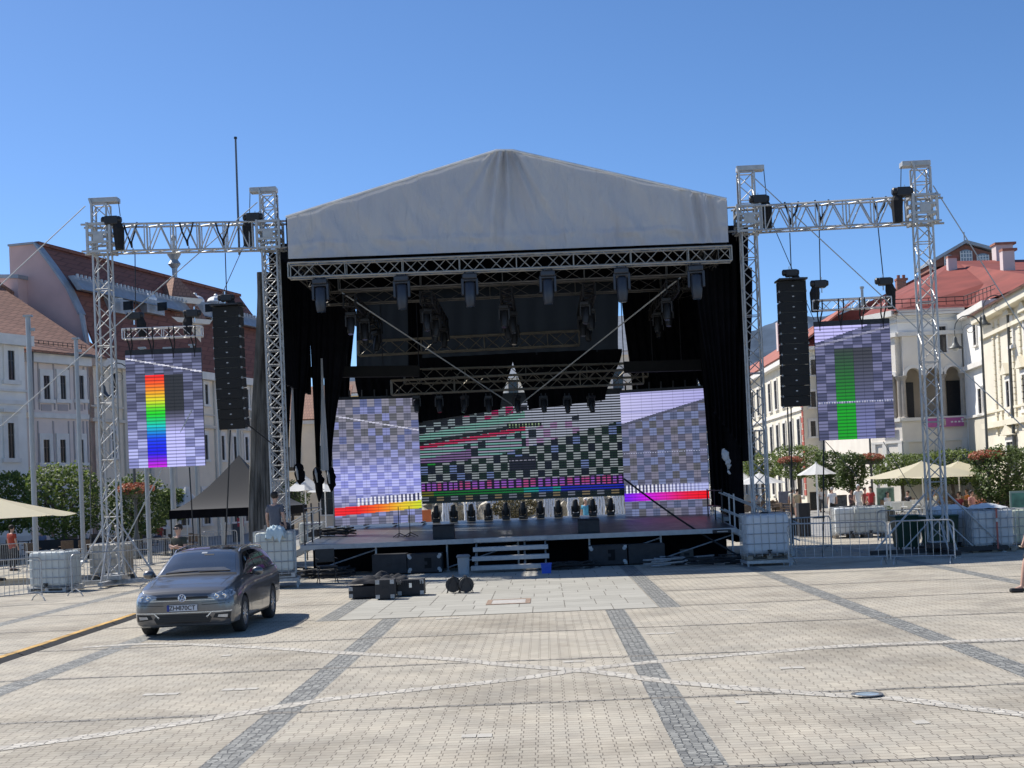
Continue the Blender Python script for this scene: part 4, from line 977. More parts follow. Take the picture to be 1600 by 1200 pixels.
# hanging chains from the wing trusses
def cable(p, q, r, label, m=DSTEEL, sag=0.0, name='hoist_chain', cat='chain', n=8):
    mb = MB(); pts = bezier(p, q, sag, n) if sag else [Vector(p), Vector(q)]; mb.path(pts, r, 5); return tag(mb.build(name, m), label, cat)
for (x0, y0, x1, y1, lab) in ((211, 397, 211, 490, 'chain above the outer hoist of the rainbow screen'), (170, 396, 172, 455, 'loose chain hanging beside the tower farthest left'), (352, 395, 354, 460, 'chain carrying the left speaker column'),
        (1234, 364, 1236, 420, 'chain carrying the right speaker column'), (1280, 360, 1281, 438, 'chain carrying the inner end of the green screen truss'), (1372, 356, 1382, 434, 'chain carrying the outer end of the green screen truss')):
    Yc = S(22.3); a_ = at(x0, y0, Yc); b_ = at(x1, y1, Yc); b_.x = a_.x*0.3+b_.x*0.7; cable(a_, b_, 0.016, lab)
def sling(px, y0, y1, Y, lab):
    p = at(px, y0, Y); q = at(px, y1, Y); t = thing('truss_sling', lab, 'sling', q)
    mb = MB()
    for i in (-1, 1): mb.path([p+Vector((i*0.2, -0.28, 0.03)), p+Vector((i*0.13, -0.29, -0.25)), q+Vector((i*0.02, -0.2, 0.15)), q+Vector((0, -0.1, 0))], 0.028, 5)
    mb.build('strap', STRAP, t); mb = MB(); mb.tube(q, q-Vector((0, 0, .18)), 0.022); mb.build('shackle', STEEL, t)
for (x, y0, y1, lab) in ((208, 352, 388, 'black sling around the left wing truss beside its outer hoist'), (295, 352, 385, 'black sling at the middle of the left wing truss'), (351, 352, 384, 'black sling on the left wing truss above the speaker column'),
     (1234, 320, 352, 'black sling on the right wing truss above the speaker column'), (1281, 317, 350, 'black sling at the middle of the right wing truss'), (1370, 312, 345, 'black sling on the right wing truss above the screen outer end')):
    sling(x, y0, y1, S(22.7), lab)
# tall thin mast
t = thing('mast', 'tall thin dark mast rising above the left wing truss', 'mast', at(372, 395, S(24.2))); p, q = at(374, 398, S(24.2)), at(368, 217, S(24.2)); q.x = p.x+0.02
mb = MB(); mb.tube(p, q, 0.035, 0.03, 8); mb.build('pole', mat('blue_grey_tube', (0.10, 0.12, 0.15), 0.5, 0.3), t); mb = MB(); mb.tube(q, q+Vector((0, 0, .06)), 0.05); mb.build('cap', DSTEEL, t)

# ---------------------------------------------------------------- roof
YC = S(22.35)
def roof_fabric(name, col, fac):
    m, nt, N, L, P = nodes_of(name); tc = N.new('ShaderNodeTexCoord')
    n = N.new('ShaderNodeTexNoise'); n.inputs['Scale'].default_value = 0.7; n.inputs['Detail'].default_value = 7; n.inputs['Roughness'].default_value = 0.6
    mp = N.new('ShaderNodeMapping'); mp.inputs['Scale'].default_value = (1.6, 1, 0.7); L.new(tc.outputs['Object'], mp.inputs[0]); L.new(mp.outputs[0], n.inputs['Vector'])
    cr = N.new('ShaderNodeValToRGB'); cr.color_ramp.elements[0].position = 0.3; cr.color_ramp.elements[1].position = 0.75
    cr.color_ramp.elements[0].color = (col[0]*0.92, col[1]*0.92, col[2]*0.93, 1); cr.color_ramp.elements[1].color = (col[0]*1.08, col[1]*1.05, col[2]*0.97, 1)
    L.new(n.outputs['Fac'], cr.inputs[0]); L.new(cr.outputs[0], P.inputs['Base Color']); P.inputs['Roughness'].default_value = 0.55
    n2 = N.new('ShaderNodeTexNoise'); n2.inputs['Scale'].default_value = 2.2; n2.inputs['Detail'].default_value = 5; n2.inputs['Distortion'].default_value = 1.5
    mp2 = N.new('ShaderNodeMapping'); mp2.inputs['Scale'].default_value = (1.4, 1, 0.35); L.new(tc.outputs['Object'], mp2.inputs[0]); L.new(mp2.outputs[0], n2.inputs['Vector'])
    b = N.new('ShaderNodeBump'); b.inputs['Strength'].default_value = 0.8; b.inputs['Distance'].default_value = 0.10; L.new(n2.outputs['Fac'], b.inputs['Height']); L.new(b.outputs[0], P.inputs['Normal'])
    t = N.new('ShaderNodeBsdfTranslucent'); L.new(cr.outputs[0], t.inputs[0]); mx = N.new('ShaderNodeMixShader'); mx.inputs[0].default_value = fac
    L.new(P.outputs[0], mx.inputs[1]); L.new(t.outputs[0], mx.inputs[2]); L.new(mx.outputs[0], N['Material Output'].inputs[0]); return m
CANV = roof_fabric('grey_roof_tarpaulin', (0.60, 0.60, 0.63), 0.2)
UNDER = mat('black_roof_lining', (0.01, 0.01, 0.012), 0.9, 0, 0.2, 2)
c_TL, c_TR, c_P1, c_P2, c_BL, c_BR = at(447, 341, YC), at(1135, 313, YC), at(776, 237, YC), at(801, 237, YC), at(451, 405, YC), at(1136, 379, YC)
t = thing('stage_roof', 'grey tarpaulin gable roof over the stage', 'canopy', ((c_TL.x+c_TR.x)/2, YC, 0)); ROOF = t
# front gable cloth with folds
def topz(x):
    if x < c_P1.x: return c_TL.z+(c_P1.z-c_TL.z)*(x-c_TL.x)/(c_P1.x-c_TL.x)
    if x < c_P2.x: return c_P1.z
    return c_P2.z+(c_TR.z-c_P2.z)*(x-c_P2.x)/(c_TR.x-c_P2.x)
nx_, nz_ = 200, 50; vs = []; px0 = (c_P1.x+c_P2.x)/2; zp = c_P1.z
for j in range(nz_+1):
    for i in range(nx_+1):
        u, v = i/nx_, j/nz_; x = c_TL.x+0.03+(c_TR.x-c_TL.x-0.03)*u; zb_ = c_BL.z+(c_BR.z-c_BL.z)*u; z = zb_+(topz(x)-zb_)*v
        # folds radiating from the peak, a horizontal roll near the lower edge, loose folds at the ends
        dx, dz = x-px0, zp-z+0.6; ang_ = math.atan2(dx, dz); rad = math.hypot(dx, dz)
        f = 0.19*max(0, 1-abs(ang_)/0.75)*math.sin(ang_*26+noise.noise(Vector((ang_*5, rad*0.5, 0)))*2.5)*min(1, rad/0.8)*max(0, 1-rad/4.8)
        f += 0.05*math.exp(-((z-zb_-0.42-0.1*noise.noise(Vector((x*1.2, 0, 4))))/0.09)**2)*(0.6+noise.noise(Vector((x*0.9, 3, 1))))
        f += 0.09*noise.noise(Vector((x*1.3+z*1.1, z*0.5, 7)))*(1.0-v*0.6)+0.07*noise.noise(Vector((x*4+z*2, z*1.2, 2)))*(1-v)
        f += 0.12*math.exp(-((x-c_TR.x+0.75)/0.5)**2)*math.sin(x*16+z*1.5)
        f += 0.06*math.exp(-((x-c_TR.x+3.2)/0.35)**2)*math.sin(x*20+z*1.2)*(1-v)
        f += 0.07*math.exp(-((x-c_TL.x-0.6)/0.7)**2)*math.sin(x*9-z*5)*(1-v)
        f *= min(1, (z-zb_)/0.25+0.12)
        vs.append((x, YC-0.05-f, z))
mb = MB(); mb.add(vs, [(j*(nx_+1)+i, j*(nx_+1)+i+1, (j+1)*(nx_+1)+i+1, (j+1)*(nx_+1)+i) for j in range(nz_) for i in range(nx_)]); mb.build('front_cloth', CANV, t, smooth=True)
YRB = 50.4
for (a, b) in ((c_TL, c_P1), (c_P1, c_P2), (c_P2, c_TR)):
    o = Vector((0, 0, 0.02)); e = Vector((0, YRB-YC, 0))
    n_ = 12; mb = MB(); vs = []
    for j in range(25):
        for i in range(n_+1):
            q = a.lerp(b, i/n_)+o+e*j/24-Vector((0, 0, 0.05*abs(math.sin(j/24*math.pi*4))*math.sin(math.pi*i/n_))); vs.append(q)
    mb.add(vs, [(j*(n_+1)+i, j*(n_+1)+i+1, (j+1)*(n_+1)+i+1, (j+1)*(n_+1)+i) for j in range(24) for i in range(n_)]); mb.build('roof_sheet', CANV, t, smooth=True)
    mb = MB(); mb.add([a-Vector((0, -.05, .12)), b-Vector((0, -.05, .12)), b+e-Vector((0, 0, .12)), a+e-Vector((0, 0, .12))], [(0, 1, 2, 3)]); mb.build('lining', UNDER, t)
mb = MB(); mb.path([c_TL+Vector((0, -.06, .03)), c_P1+Vector((0, -.06, .03)), c_P2+Vector((0, -.06, .03)), c_TR+Vector((0, -.06, .03))], 0.035, 6); mb.build('edge_highlight', mat('painted_highlight_white', (0.75, 0.75, 0.75), 0.5), t)  # sunlit roof edge drawn as a white tube along the gable
for x, zt0 in ((c_TL.x, c_TL.z), (c_TR.x, c_TR.z)):
    mb = MB(); mb.box((x, (YC+YRB)/2, zt0-0.6), (0.03, YRB-YC, 1.2)); mb.build('side_cloth', UNDER, t)
ZT = at(800, 408, YC).z     # front truss height
def dtruss(name, label, p, q, w, h, panel, m=ALU, xb=False, rc=0.024, rb=0.011):
    t = thing(name, label, 'truss', (Vector(p)+Vector(q))/2); mb = MB(); truss_mb(mb, p, q, w, h, panel, rc, rb, xb=xb); mb.build('lattice', m, t); return t
SHADE_ALU = mat('roof_shade_aluminium', (0.15, 0.14, 0.125), 0.5, 0.5, 0.15, 8)  # roof interior shade put into a darker copy of the aluminium
fx0, fx1 = at(452, 424, S(21.9)), at(1142, 397, S(21.9))
dtruss('front_truss', 'long silver truss along the front edge of the stage roof', fx0, fx1, 0.4, 0.42, 0.42, rc=0.03, rb=0.014, m=mat('gable_shade_aluminium', (0.36, 0.345, 0.31), 0.5, 0.4, 0.12, 8))  # aluminium dimmed and warmed in colour for the shade under the gable
x_l, x_r = c_TL.x+0.3, c_TR.x-0.3
zc_ = (fx0.z+fx1.z)/2
dtruss('roof_truss', 'shaded silver truss just behind the front roof truss', (x_l+1.0, S(24.2), zc_-0.15), (x_r-0.8, S(24.2), zc_-0.15), 0.4, 0.4, 0.6, SHADE_ALU)
dtruss('roof_truss', 'shaded silver truss under the middle of the stage roof', (x_l, S(28), zc_-0.2), (x_r, S(28), zc_-0.2), 0.4, 0.4, 0.7, SHADE_ALU)
for (xx, lab) in ((x_l+0.15, 'shaded truss running back along the left eave of the roof'), (x_r-0.15, 'shaded truss running back along the right eave of the roof')):
    dtruss('roof_truss', lab, (xx, YC+0.4, zc_+0.1), (xx, YRB, zc_+0.1), 0.4, 0.4, 0.8, SHADE_ALU)
BTR = mat('black_truss_paint', (0.022, 0.021, 0.02), 0.5, 0.3, 0.2, 8)
labs = ('leftmost black light truss under the roof', 'second black light truss from the left under the roof', 'black light truss under the middle of the roof', 'second black light truss from the right under the roof', 'rightmost black light truss under the roof')
XT = [px_x(545, 440, S(24)), px_x(665, 440, S(24)), px_x(790, 440, S(24)), px_x(920, 440, S(24)), px_x(1050, 440, S(24))]
for x, lab in zip(XT, labs): dtruss('light_truss', lab, (x, S(23.8), zc_-0.7), (x, S(34), zc_-0.7), 0.35, 0.35, 0.5, BTR, rc=0.03, rb=0.016)
for (a, b, Y, lab) in (((612, 606), (1005, 588), S(33.2), 'upper silver truss above the middle screen'), ((632, 589), (1012, 578), S(34.6), 'silver truss just behind the one above the middle screen'), ((560, 545), (905, 528), S(34.4), 'silver truss high on the back wall of the stage')):
    dtruss('screen_truss', lab, at(*a, Y), at(*b, Y), 0.4, 0.5, 0.55, mat('rear_shade_aluminium', (0.26, 0.235, 0.19), 0.5, 0.5, 0.15, 8), rc=0.03, rb=0.015)  # silver trusses browned and dimmed in colour for the dark stage interior
for (a, b, Y, lab) in (((486, 582), (655, 580), S(31.5), 'thick black beam above the left stage screen'), ((975, 574), (1110, 570), S(31.5), 'thick black beam above the right stage screen')):
    t = thing('drape_beam', lab, 'beam', at(*a, Y)); mb = MB(); mb.bar(at(*a, Y), at(*b, Y), 0.4, 0.36); mb.build('beam_wrap', mat('black_brown_wrap', (0.007, 0.006, 0.005), 0.9, 0, 0.3, 3), t)
    mb = MB(); [mb.tube(at(a[0]+k*(b[0]-a[0])/3, a[1], Y)+Vector((0, 0, .15)), at(a[0]+k*(b[0]-a[0])/3, a[1], Y)+Vector((0, 0, 2.5)), 0.015, n=4) for k in range(4)]; mb.build('hanger', DSTEEL, t)
# rear stage towers
for (x, y, lab) in ((x_l-0.35, S(35.4), 'lattice tower at the rear left corner of the roof'), (x_r+0.35, S(35.4), 'lattice tower at the rear right corner of the roof')):
    t = thing('truss_tower', lab, 'truss tower', (x, y, 0), 0, 'silver lattice truss towers'); mb = MB(); truss_mb(mb, (x, y, 0.2), (x, y, c_TL.z+0.6), 0.44, 0.44, 0.5, 0.027, 0.013); mb.build('lattice_mast', ALU, t); mb = MB(); mb.box((x, y, 0.1), (0.8, 0.8, 0.18)); mb.build('base', STEEL, t)

# ---------------------------------------------------------------- drapes
def drape(name, label, pts_top, pts_bot, m, fold=0.09, nf=9, nz=16, group=None, thick=0.0):
    """cloth hung between a top line (a,b) and a bottom line (c,d)"""
    (a, b), (c, d) = pts_top, pts_bot; vs = []; n = nf*8
    a, b, c, d = Vector(a), Vector(b), Vector(c), Vector(d)
    nrm = (b-a).cross(Vector((0, 0, 1))).normalized(); sd = random.random()*10
    for j in range(nz+1):
        v = j/nz; e = v*v*(3-2*v)
        for i in range(n+1):
            u = i/n; p = a.lerp(b, u); q = c.lerp(d, u); r = p.lerp(q, e); r.z = p.z+(q.z-p.z)*v
            r += nrm*fold*math.sin(u*nf*2*math.pi+sd+noise.noise(Vector((u*4, v*1.5, sd)))*1.8)*(0.5+0.5*v)
            vs.append(r)
    mb = MB(); mb.add(vs, [(j*(n+1)+i, j*(n+1)+i+1, (j+1)*(n+1)+i+1, (j+1)*(n+1)+i) for j in range(nz) for i in range(n)])
    return tag(mb.build(name, m, smooth=True), label, 'drape', group)
MESHB = translucent('blue_black_gauze', (0.020, 0.027, 0.037), 0.2, 0.9)
ztop = zc_+0.1; YBK = S(34.9)
def bx(px, py): return at(px, py, YBK)
# back wall: blue-black gauze high up and black drapes with gaps between them
gz = at(700, 462, YBK).z; 
drape('back_gauze', 'narrow sheer blue-black cloth at the upper left of the back wall', (at(556, 455, S(34.97)), at(652, 452, S(34.97))), (at(558, 592, S(34.97)), at(652, 590, S(34.97))), MESHB, 0.03, 4)
drape('back_gauze', 'wide sheer blue-black cloth high in the middle of the back wall', (at(660, 452, S(34.97)), at(966, 440, S(34.97))), (at(660, 562, S(34.97)), at(966, 549, S(34.97))), MESHB, 0.03, 10)
zb_ = 1.2
def bd_(label, t0, t1, b0, b1, nf=5, zlow=None, Y=YBK):
    A = at(t0[0], t0[1], Y); B = at(t1[0], t1[1], Y); Cc = at(b0[0], b0[1], Y); Dd = at(b1[0], b1[1], Y); return drape('black_drape', label, (A, B), (Cc, Dd), CLOTHB, 0.05, nf, 14, 'black stage drapes')
bd_('black drape just left of the tall sky gap', (522, 440), (556, 440), (515, 640), (546, 640), 4)
bd_('black drape just right of the tall sky gap', (554, 588), (660, 584), (568, 660), (660, 660), 7)
bd_('narrow black drape left of the pale middle gap', (636, 450), (660, 450), (640, 660), (660, 660), 3, Y=S(34.8))
bd_('wide black drape between the left screen and the middle gap', (650, 560), (802, 552), (650, 660), (782, 640), 9)
bd_('wide black drape between the middle gap and the right gap', (799, 552), (972, 545), (826, 640), (946, 625), 9)
bd_('black drape right of the right gap', (968, 430), (1075, 430), (990, 640), (1092, 640), 7)
bd_('black drape at the far right of the back wall', (1000, 430), (1160, 425), (1104, 640), (1160, 640), 6)
mb = MB(); tt = thing('back_border', 'black cloth border across the back of the stage under the roof', 'drape', bx(800, 440)); mb.prism([bx(430, 380)+Vector((0, .15, 0)), bx(1170, 350)+Vector((0, .15, 0)), bx(1170, 443)+Vector((0, .15, 0)), bx(430, 463)+Vector((0, .15, 0))], (0, 0.03, 0)); mb.build('cloth', CLOTHB, tt)
# side drapes
xs = XL-0.45
def side(label, x, y0, y1, z1, z0, yb0=None, yb1=None, xb=None, nf=7, m=CLOTHB, fold=0.12):
    y0, y1, yb0, yb1 = S(y0), S(y1), yb0 and S(yb0), yb1 and S(yb1); xb = x if xb is None else xb; return drape('side_drape', label, (Vector((x, y0, z1)), Vector((x, y1, z1))), (Vector((xb, yb0 or y0, z0)), Vector((xb, yb1 or y1, z0))), m, fold, nf, 16, 'black stage drapes')
LX = -7.95
side('black cloth masking the upper left side of the stage', LX, 23.7, 33.1, ztop+.9, 5.9, nf=12, fold=.07)
def lowd(label, a, b, c, d, yt, yb, Y=S(29.5), nf=3): return drape('tied_drape', label, (at(a, yt, Y), at(b, yt, Y)), (at(c, yb, Y), at(d, yb, Y)), CLOTHB, 0.06, nf, 16, 'black stage drapes')
lowd('black drape tied at its foot right beside the cross braced tower', 418, 462, 444, 452, 430, 745)
lowd('black drape narrowing to a knot, second from the cross braced tower', 452, 490, 463, 471, 430, 740)
lowd('black drape narrowing to a knot, third from the cross braced tower', 480, 512, 494, 500, 430, 742)
lowd('black drape hanging right beside the left stage screen', 500, 553, 512, 519, 430, 742)
side('black side drape nearest the front on the right of the stage', 6.3, 24.2, 28.5, ztop+.9, 2.9, 24.6, 27.4, nf=8)
drape('leg_drape', 'long black leg drape hanging beside the right stage screen', (at(1085, 420, S(30)), at(1175, 418, S(30))), (at(1112, 790, S(30)), at(1160, 800, S(30))), CLOTHB, 0.07, 7, 16, 'black stage drapes')
side('long black side drape on the right of the stage behind the front one', 6.1, 24.8, 29.6, ztop+.9, 1.0, 26.6, 29.3, nf=8)
side('black drape closing the rear right side of the stage', 6.3, 29.5, 35.4, ztop+.9, 0.3, nf=8)
drape('front_leg_drape', 'black leg drape across the upper right front corner of the stage', (at(1085, 420, S(25.5)), at(1158, 420, S(25.5))), (at(1112, 640, S(25.5)), at(1158, 700, S(25.5))), CLOTHB, 0.09, 7, 16, 'black stage drapes')
WC = mat('white_tied_cloth', (0.5, 0.5, 0.5), 0.9, 0, 0.1, 3)
p = at(1134, 712, S(24.2)); t = thing('tied_cloth', 'pale cloth knotted into the black drape at the right of the stage', 'cloth', p); mb = MB()
for q_ in ((0, 0, 0, .13), (-.06, 0, .1, .08), (.05, 0, -.16, .1), (.07, 0, -.34, .07), (.09, 0, -.5, .05)): mb.ball(p+Vector(q_[:3]), q_[3], 12, (.8, .7, 1.3))
for i_ in range(len(mb.v)): v_ = mb.v[i_]; mb.v[i_] = v_+Vector((noise.noise(v_*9), noise.noise(v_*9+Vector((4, 0, 0))), noise.noise(v_*6)))*.06
mb.build('knotted_cloth', WC, t, True)
SHEER = mat('wrinkled_grey_mesh', (0.13, 0.127, 0.12), 0.95, 0, 0.65, 2.2, vstretch=(3, 3, 0.5))
drape('side_net', 'wrinkled grey wind net hanging outside the left front tower', (at(403, 425, S(24.0)), at(412, 425, S(24.6))), (at(391, 850, S(24.0)), at(424, 800, S(24.6))), SHEER, 0.12, 7, 20)
drape('side_net', 'dark wind net gathered behind the left front tower', (at(406, 425, S(25.2)), at(430, 425, S(25.2))), (at(398, 760, S(25.2)), at(440, 745, S(25.2))), mat('dark_net', (0.03, 0.03, 0.032), 0.95, 0, 0.3, 3), 0.1, 6, 20)
GW = mat('pale_lining_cloth', (0.42, 0.42, 0.42), 0.9, 0, 0.15, 3, vstretch=(4, 4, 0.5))
for (x0, x1, b0, b1, yt, yb, lab) in ((455, 457, 453, 463, 575, 730, 'pale inner edge of the left side drape, nearest the tower'), (501, 504, 502, 514, 560, 735, 'pale inner edge of the side drape beside the left stage screen')):
    drape('drape_edge', lab, (at(x0, yt, S(29.2)), at(x1, yt, S(29.2))), (at(b0, yb, S(29.2)), at(b1, yb, S(29.2))), GW, 0.02, 2, 12)
t = thing('tied_bundle', 'black knotted drape ends hanging above the white umbrellas left of the stage', 'cloth', at(470, 745, S(28.5)))
for (x, y, l_) in ((467, 738, .45), (497, 742, .9), (516, 744, .5)):
    p = at(x, y, S(29.3)); mb = MB()
    for q_ in range(3): mb.ball(p+Vector((random.uniform(-.05, .05), random.uniform(-.08, .08), random.uniform(-.25, .2))), .16, 10, (1, .8, 1.1))
    mb.path([p, p+Vector((.03, 0, -l_*.6)), p+Vector((random.uniform(-.05, .05), 0, -l_))], [.14, .12, .03], 8)
    for i_ in range(len(mb.v)): v_ = mb.v[i_]; mb.v[i_] = v_+Vector((noise.noise(v_*6), noise.noise(v_*6+Vector((4, 0, 0))), noise.noise(v_*5)))*.07
    mb.build('knot', CLOTHB, t, True)
    mb = MB(); mb.path([p+Vector((-.06, -.15, .2)), p+Vector((-.03, -.22, .05)), p+Vector((.0, -.2, -.25))], [.02, .045, .02], 6); mb.build('pale_end', mat('pale_cloth_end', (0.4, .4, .4), .9), t)

# ---------------------------------------------------------------- stage screens
def chk(u, v, nx, ny): return (int(u*nx)+int(v*ny)) % 2 == 0
def f_sl(u, v):
    d = 1-v; c, r = int(u*12), int(d*17); k = h2(c, r)
    dk = [(98, 99, 116), (94, 102, 145), (96, 96, 104)][int(k*3)]; lt = [(128, 128, 156), (132, 138, 190), (134, 132, 148)][int(k*3)]
    glow = math.exp(-((d-0.66)/0.2)**2); dk = mixc(dk, (150, 155, 232), glow*0.95); lt = mixc(lt, (186, 190, 250), glow)
    q = lt if (c+r) % 2 else dk
    yb = 0.86-0.035*u; 
    if abs(d-(0.12+0.14*u)) < 0.005: q = (205, 205, 225)
    if yb-0.06 < d < yb and u > 0.25: q = (235, 235, 250) if int(u*42) % 2 else mixc(q, (60, 60, 95), (u-0.2)*1.4)
    if yb < d < yb+0.065:
        st = [(245, 40, 45), (245, 25, 25), (250, 110, 20), (245, 200, 40), (205, 225, 40)]; t = u*3.99; q = mixc(st[int(t)], st[int(t)+1], t-int(t))
    return q
def f_sr(u, v):
    d = 1-v; c, r = int(u*12), int(d*17); k = h2(c+5, r+3)
    dk = [(90, 90, 110), (86, 94, 124), (90, 90, 98)][int(k*3)]; lt = [(116, 118, 150), (114, 124, 164), (122, 119, 138)][int(k*3)]
    q = lt if (c+r) % 2 else dk
    lim = 0.25-0.17*u
    if d < lim: return mixc((198, 196, 240), (176, 174, 232), u) if int(d*60) % 9 else (170, 170, 220)
    if d < lim+0.022: return (82, 84, 105)
    if 0.49 < d < 0.497: return (185, 190, 220) if int(u*70) % 2 else q
    if 0.745 < d < 0.81: return mixc((235, 235, 250) if int(u*46) % 2 else (70, 70, 110), (176, 182, 235), (u-0.35)*1.6)
    if 0.81 <= d < 0.875:
        st = [(110, 20, 240), (205, 20, 235), (225, 30, 170), (238, 20, 60), (245, 10, 15)]; t = u*3.99; q = mixc(st[int(t)], st[int(t)+1], t-int(t))
    return q
def pl(x, P):
    for (a, b), (c, d) in zip(P, P[1:]):
        if x <= c: return b+(d-b)*(x-a)/(c-a)
    return P[-1][1]
def f_mid(u, v):
    X = 655+316*u; y = 626+157*(1-v); c, r = int(u*28), int((y-626)/12.4); L_ = (c+r) % 2 == 0; k = h2(c+11, r+7)
    T = pl(X, [(655, 663), (740, 648), (830, 631), (875, 624), (971, 624)]); B = pl(X, [(655, 722), (760, 716), (850, 695), (905, 681), (971, 667)])
    white = (160, 166, 184) if u > .45 else (128, 142, 148)
    if y > 772.5: return [(100, 105, 118), (110, 98, 70)][c // 2 % 2] if (c % 2 == 0 and y < 780) else (10, 20, 12)
    if y > 763:
        if u < .06: return (100, 100, 20)
        if u < .5: return mixc((10, 95, 15), (20, 110, 60), u*1.5)
        if u < .68: return (25, 80, 170) if c % 4 < 2 else (30, 140, 135)
        return (22, 32, 165)
    if y > 751: return ((140, 80, 180) if k > .4 else (170, 65, 125)) if (int(u*(84 if .2 < u < .8 else 112)) % 3 < 2) else (34, 8, 46)
    if .435 < u < .565 and 716 < y < 738: return (140, 140, 155) if (abs(y-722) < 1.3 and int(u*150) % 3) else (24, 22, 36)
    if .43 < u < .6 and 664 < y < 671: return (14, 20, 16) if int(u*190) % 3 else (150, 175, 130)
    if y < T: return (13, 12, 12) if u < .5 else (10, 11, 15)
    if y < T+13: return (white if L_ else ((150, 22, 80) if k < .3 else (16, 14, 24))) if u < .9 else white
    if y < B:
        e = y-T; q = white
        if u < .52:
            if 24 < e-16*u < 29: return (24, 28, 26)
            if 30 < e-14*u < 36: return (175, 30, 75)
            if 14 < e < 24: return (110, 160, 150)
            if e > 37: q = (105, 158, 150) if int(y/4) % 2 else (150, 140, 165)
            if e > 44 and not L_ and k < .34: return (160, 30, 75) if k < .18 else (20, 26, 34)
            if u < .25 and e > 52: q = (115, 90, 135)
        elif u < .8 and B-y < 26 and not L_: return (150, 35, 80) if k < .18 else (150, 120, 160) if k < .6 else (22, 26, 38) if k < .8 else white
        return q
    if u < .12 and k > .8: return (20, 125, 28)
    return ((138, 146, 150) if k > .2 else (98, 114, 160)) if L_ else ((14, 34, 16) if k > .35 else (13, 15, 28))
LEDS = ledmat(0.10, 0.58, 0.80, 'led_pixels_side'); LEDM = ledmat(0.091, 0.03, 0.8, 'led_pixels_middle', -0.35, 0.5)
for nm, Yi, Yo_, fn, q, lab in (('stage_screen', S(34.0), S(33.1), f_sl, ((518, 625), (655, 622), (522, 822), (657, 815)), 'tall pale blue checkered screen at the left of the stage'),
        ('stage_screen', S(34.0), S(33.1), f_sr, ((971, 613), (1103, 608), (975, 806), (1107, 805)), 'tall grey checkered screen with a purple to red stripe at the right of the stage')):
    YL, YR = (Yo_, Yi) if fn is f_sl else (Yi, Yo_)
    a_, b_, c_, d_ = at(*q[0], YL), at(*q[1], YR), at(*q[2], YL), at(*q[3], YR)
    c_.x = a_.x = (a_.x+c_.x)/2; b_.x = d_.x = (b_.x+d_.x)/2; a_.z = b_.z = (a_.z+b_.z)/2; c_.z = d_.z = (c_.z+d_.z)/2
    t = screen(nm, lab, a_, b_, c_, d_, 132, 170, fn, LEDS)
    mb = MB()
    for k in range(7): e_ = a_.lerp(b_, (k+0.5)/7)+Vector((0, 0.2, 0)); mb.tube(e_, e_+Vector((0, 0, 0.35)), 0.03, n=5)
    mb.bar(a_+Vector((0, 0.15, 0.06)), b_+Vector((0, 0.15, 0.06)), 0.1, 0.1); mb.build('rigging_bar', DSTEEL, t)
    mb = MB(); [mb.box(c_.lerp(d_, k/3)+Vector((0, 0.5, -0.02)), (0.1, 0.9, 0.05)) for k in range(4)]; mb.build('base_frame', DSTEEL, t)
a_, b_, c_, d_ = at(653, 628, S(35.0)), at(972, 616, S(35.0)), at(655, 786, S(35.0)), at(973, 776, S(35.0))
a_.z = b_.z = (a_.z+b_.z)/2; c_.z = d_.z = (c_.z+d_.z)/2; c_.x = a_.x; d_.x = b_.x
t = screen('stage_screen', 'wide black striped screen hanging at the back middle of the stage', a_, b_, c_, d_, 288, 112, f_mid, LEDM, cells=(18, 9))
mb = MB(); mb.bar(a_+Vector((0, .1, .1)), b_+Vector((0, .1, .1)), 0.2, 0.2); mb.build('rigging_bar', BLK, t)
cable(at(535, 458, S(23.9)), at(812, 640, S(34.6)), 0.022, 'pale diagonal bracing cable from the front left roof corner to the backdrop', WROPE, name='bracing_cable', cat='cable')
cable(at(1063, 434, S(23.9)), at(790, 650, S(34.6)), 0.022, 'pale diagonal bracing cable from the front right roof corner to the backdrop', WROPE, name='bracing_cable', cat='cable')

# ---------------------------------------------------------------- stage lights
def moving_head(loc, label, hang=True, s=1.0, m=BLK, tilt=0.0, group=None, base_m=None):
    t = thing('moving_head_light', label, 'stage light', loc, 0, group); k = -1 if hang else 1
    def P_(mb, n, mm, smooth=False): return mb.build(n, mm, t, smooth, world=False)
    mb = MB(); mb.bbox((0, 0, k*0.08*s), (0.40*s, 0.34*s, 0.15*s), 0.03*s)
    if hang: mb.box((-0.12*s, 0, 0.06*s), (0.04*s, 0.08*s, 0.14*s)); mb.box((0.12*s, 0, 0.06*s), (0.04*s, 0.08*s, 0.14*s))
    P_(mb, 'base', base_m or m)
    mb = MB()
    for i in (-1, 1): mb.bbox((i*0.2*s, 0, k*0.36*s), (0.07*s, 0.16*s, 0.46*s), 0.02*s)
    mb.bbox((0, 0, k*0.18*s), (0.40*s, 0.16*s, 0.06*s), 0.02*s); P_(mb, 'yoke', m)
    mb = MB(); c = Vector((0, 0, k*0.5*s)); a = tilt; d = Vector((0, -math.sin(a), k*math.cos(a)))
    mb.path([c-d*0.28*s, c-d*0.22*s, c+d*0.18*s, c+d*0.38*s, c+d*0.42*s], [0.09*s, 0.16*s, 0.155*s, 0.13*s, 0.12*s], 14); h_ = P_(mb, 'lamp_head', m, True)
    mb = MB(); mb.tube(c+d*0.42*s, c+d*0.435*s, 0.105*s, n=14); mb.build('lens', mat('dark_lens', (0.03, 0.035, 0.045), 0.1, 0, 0, 1), h_, world=False)
    return t
NAVY = mat('blue_grey_housing', (0.035, 0.04, 0.052), 0.38, 0.1, 0.2, 4)
hl = ('first', 'second', 'third', 'fourth', 'fifth', 'sixth')
base0 = None
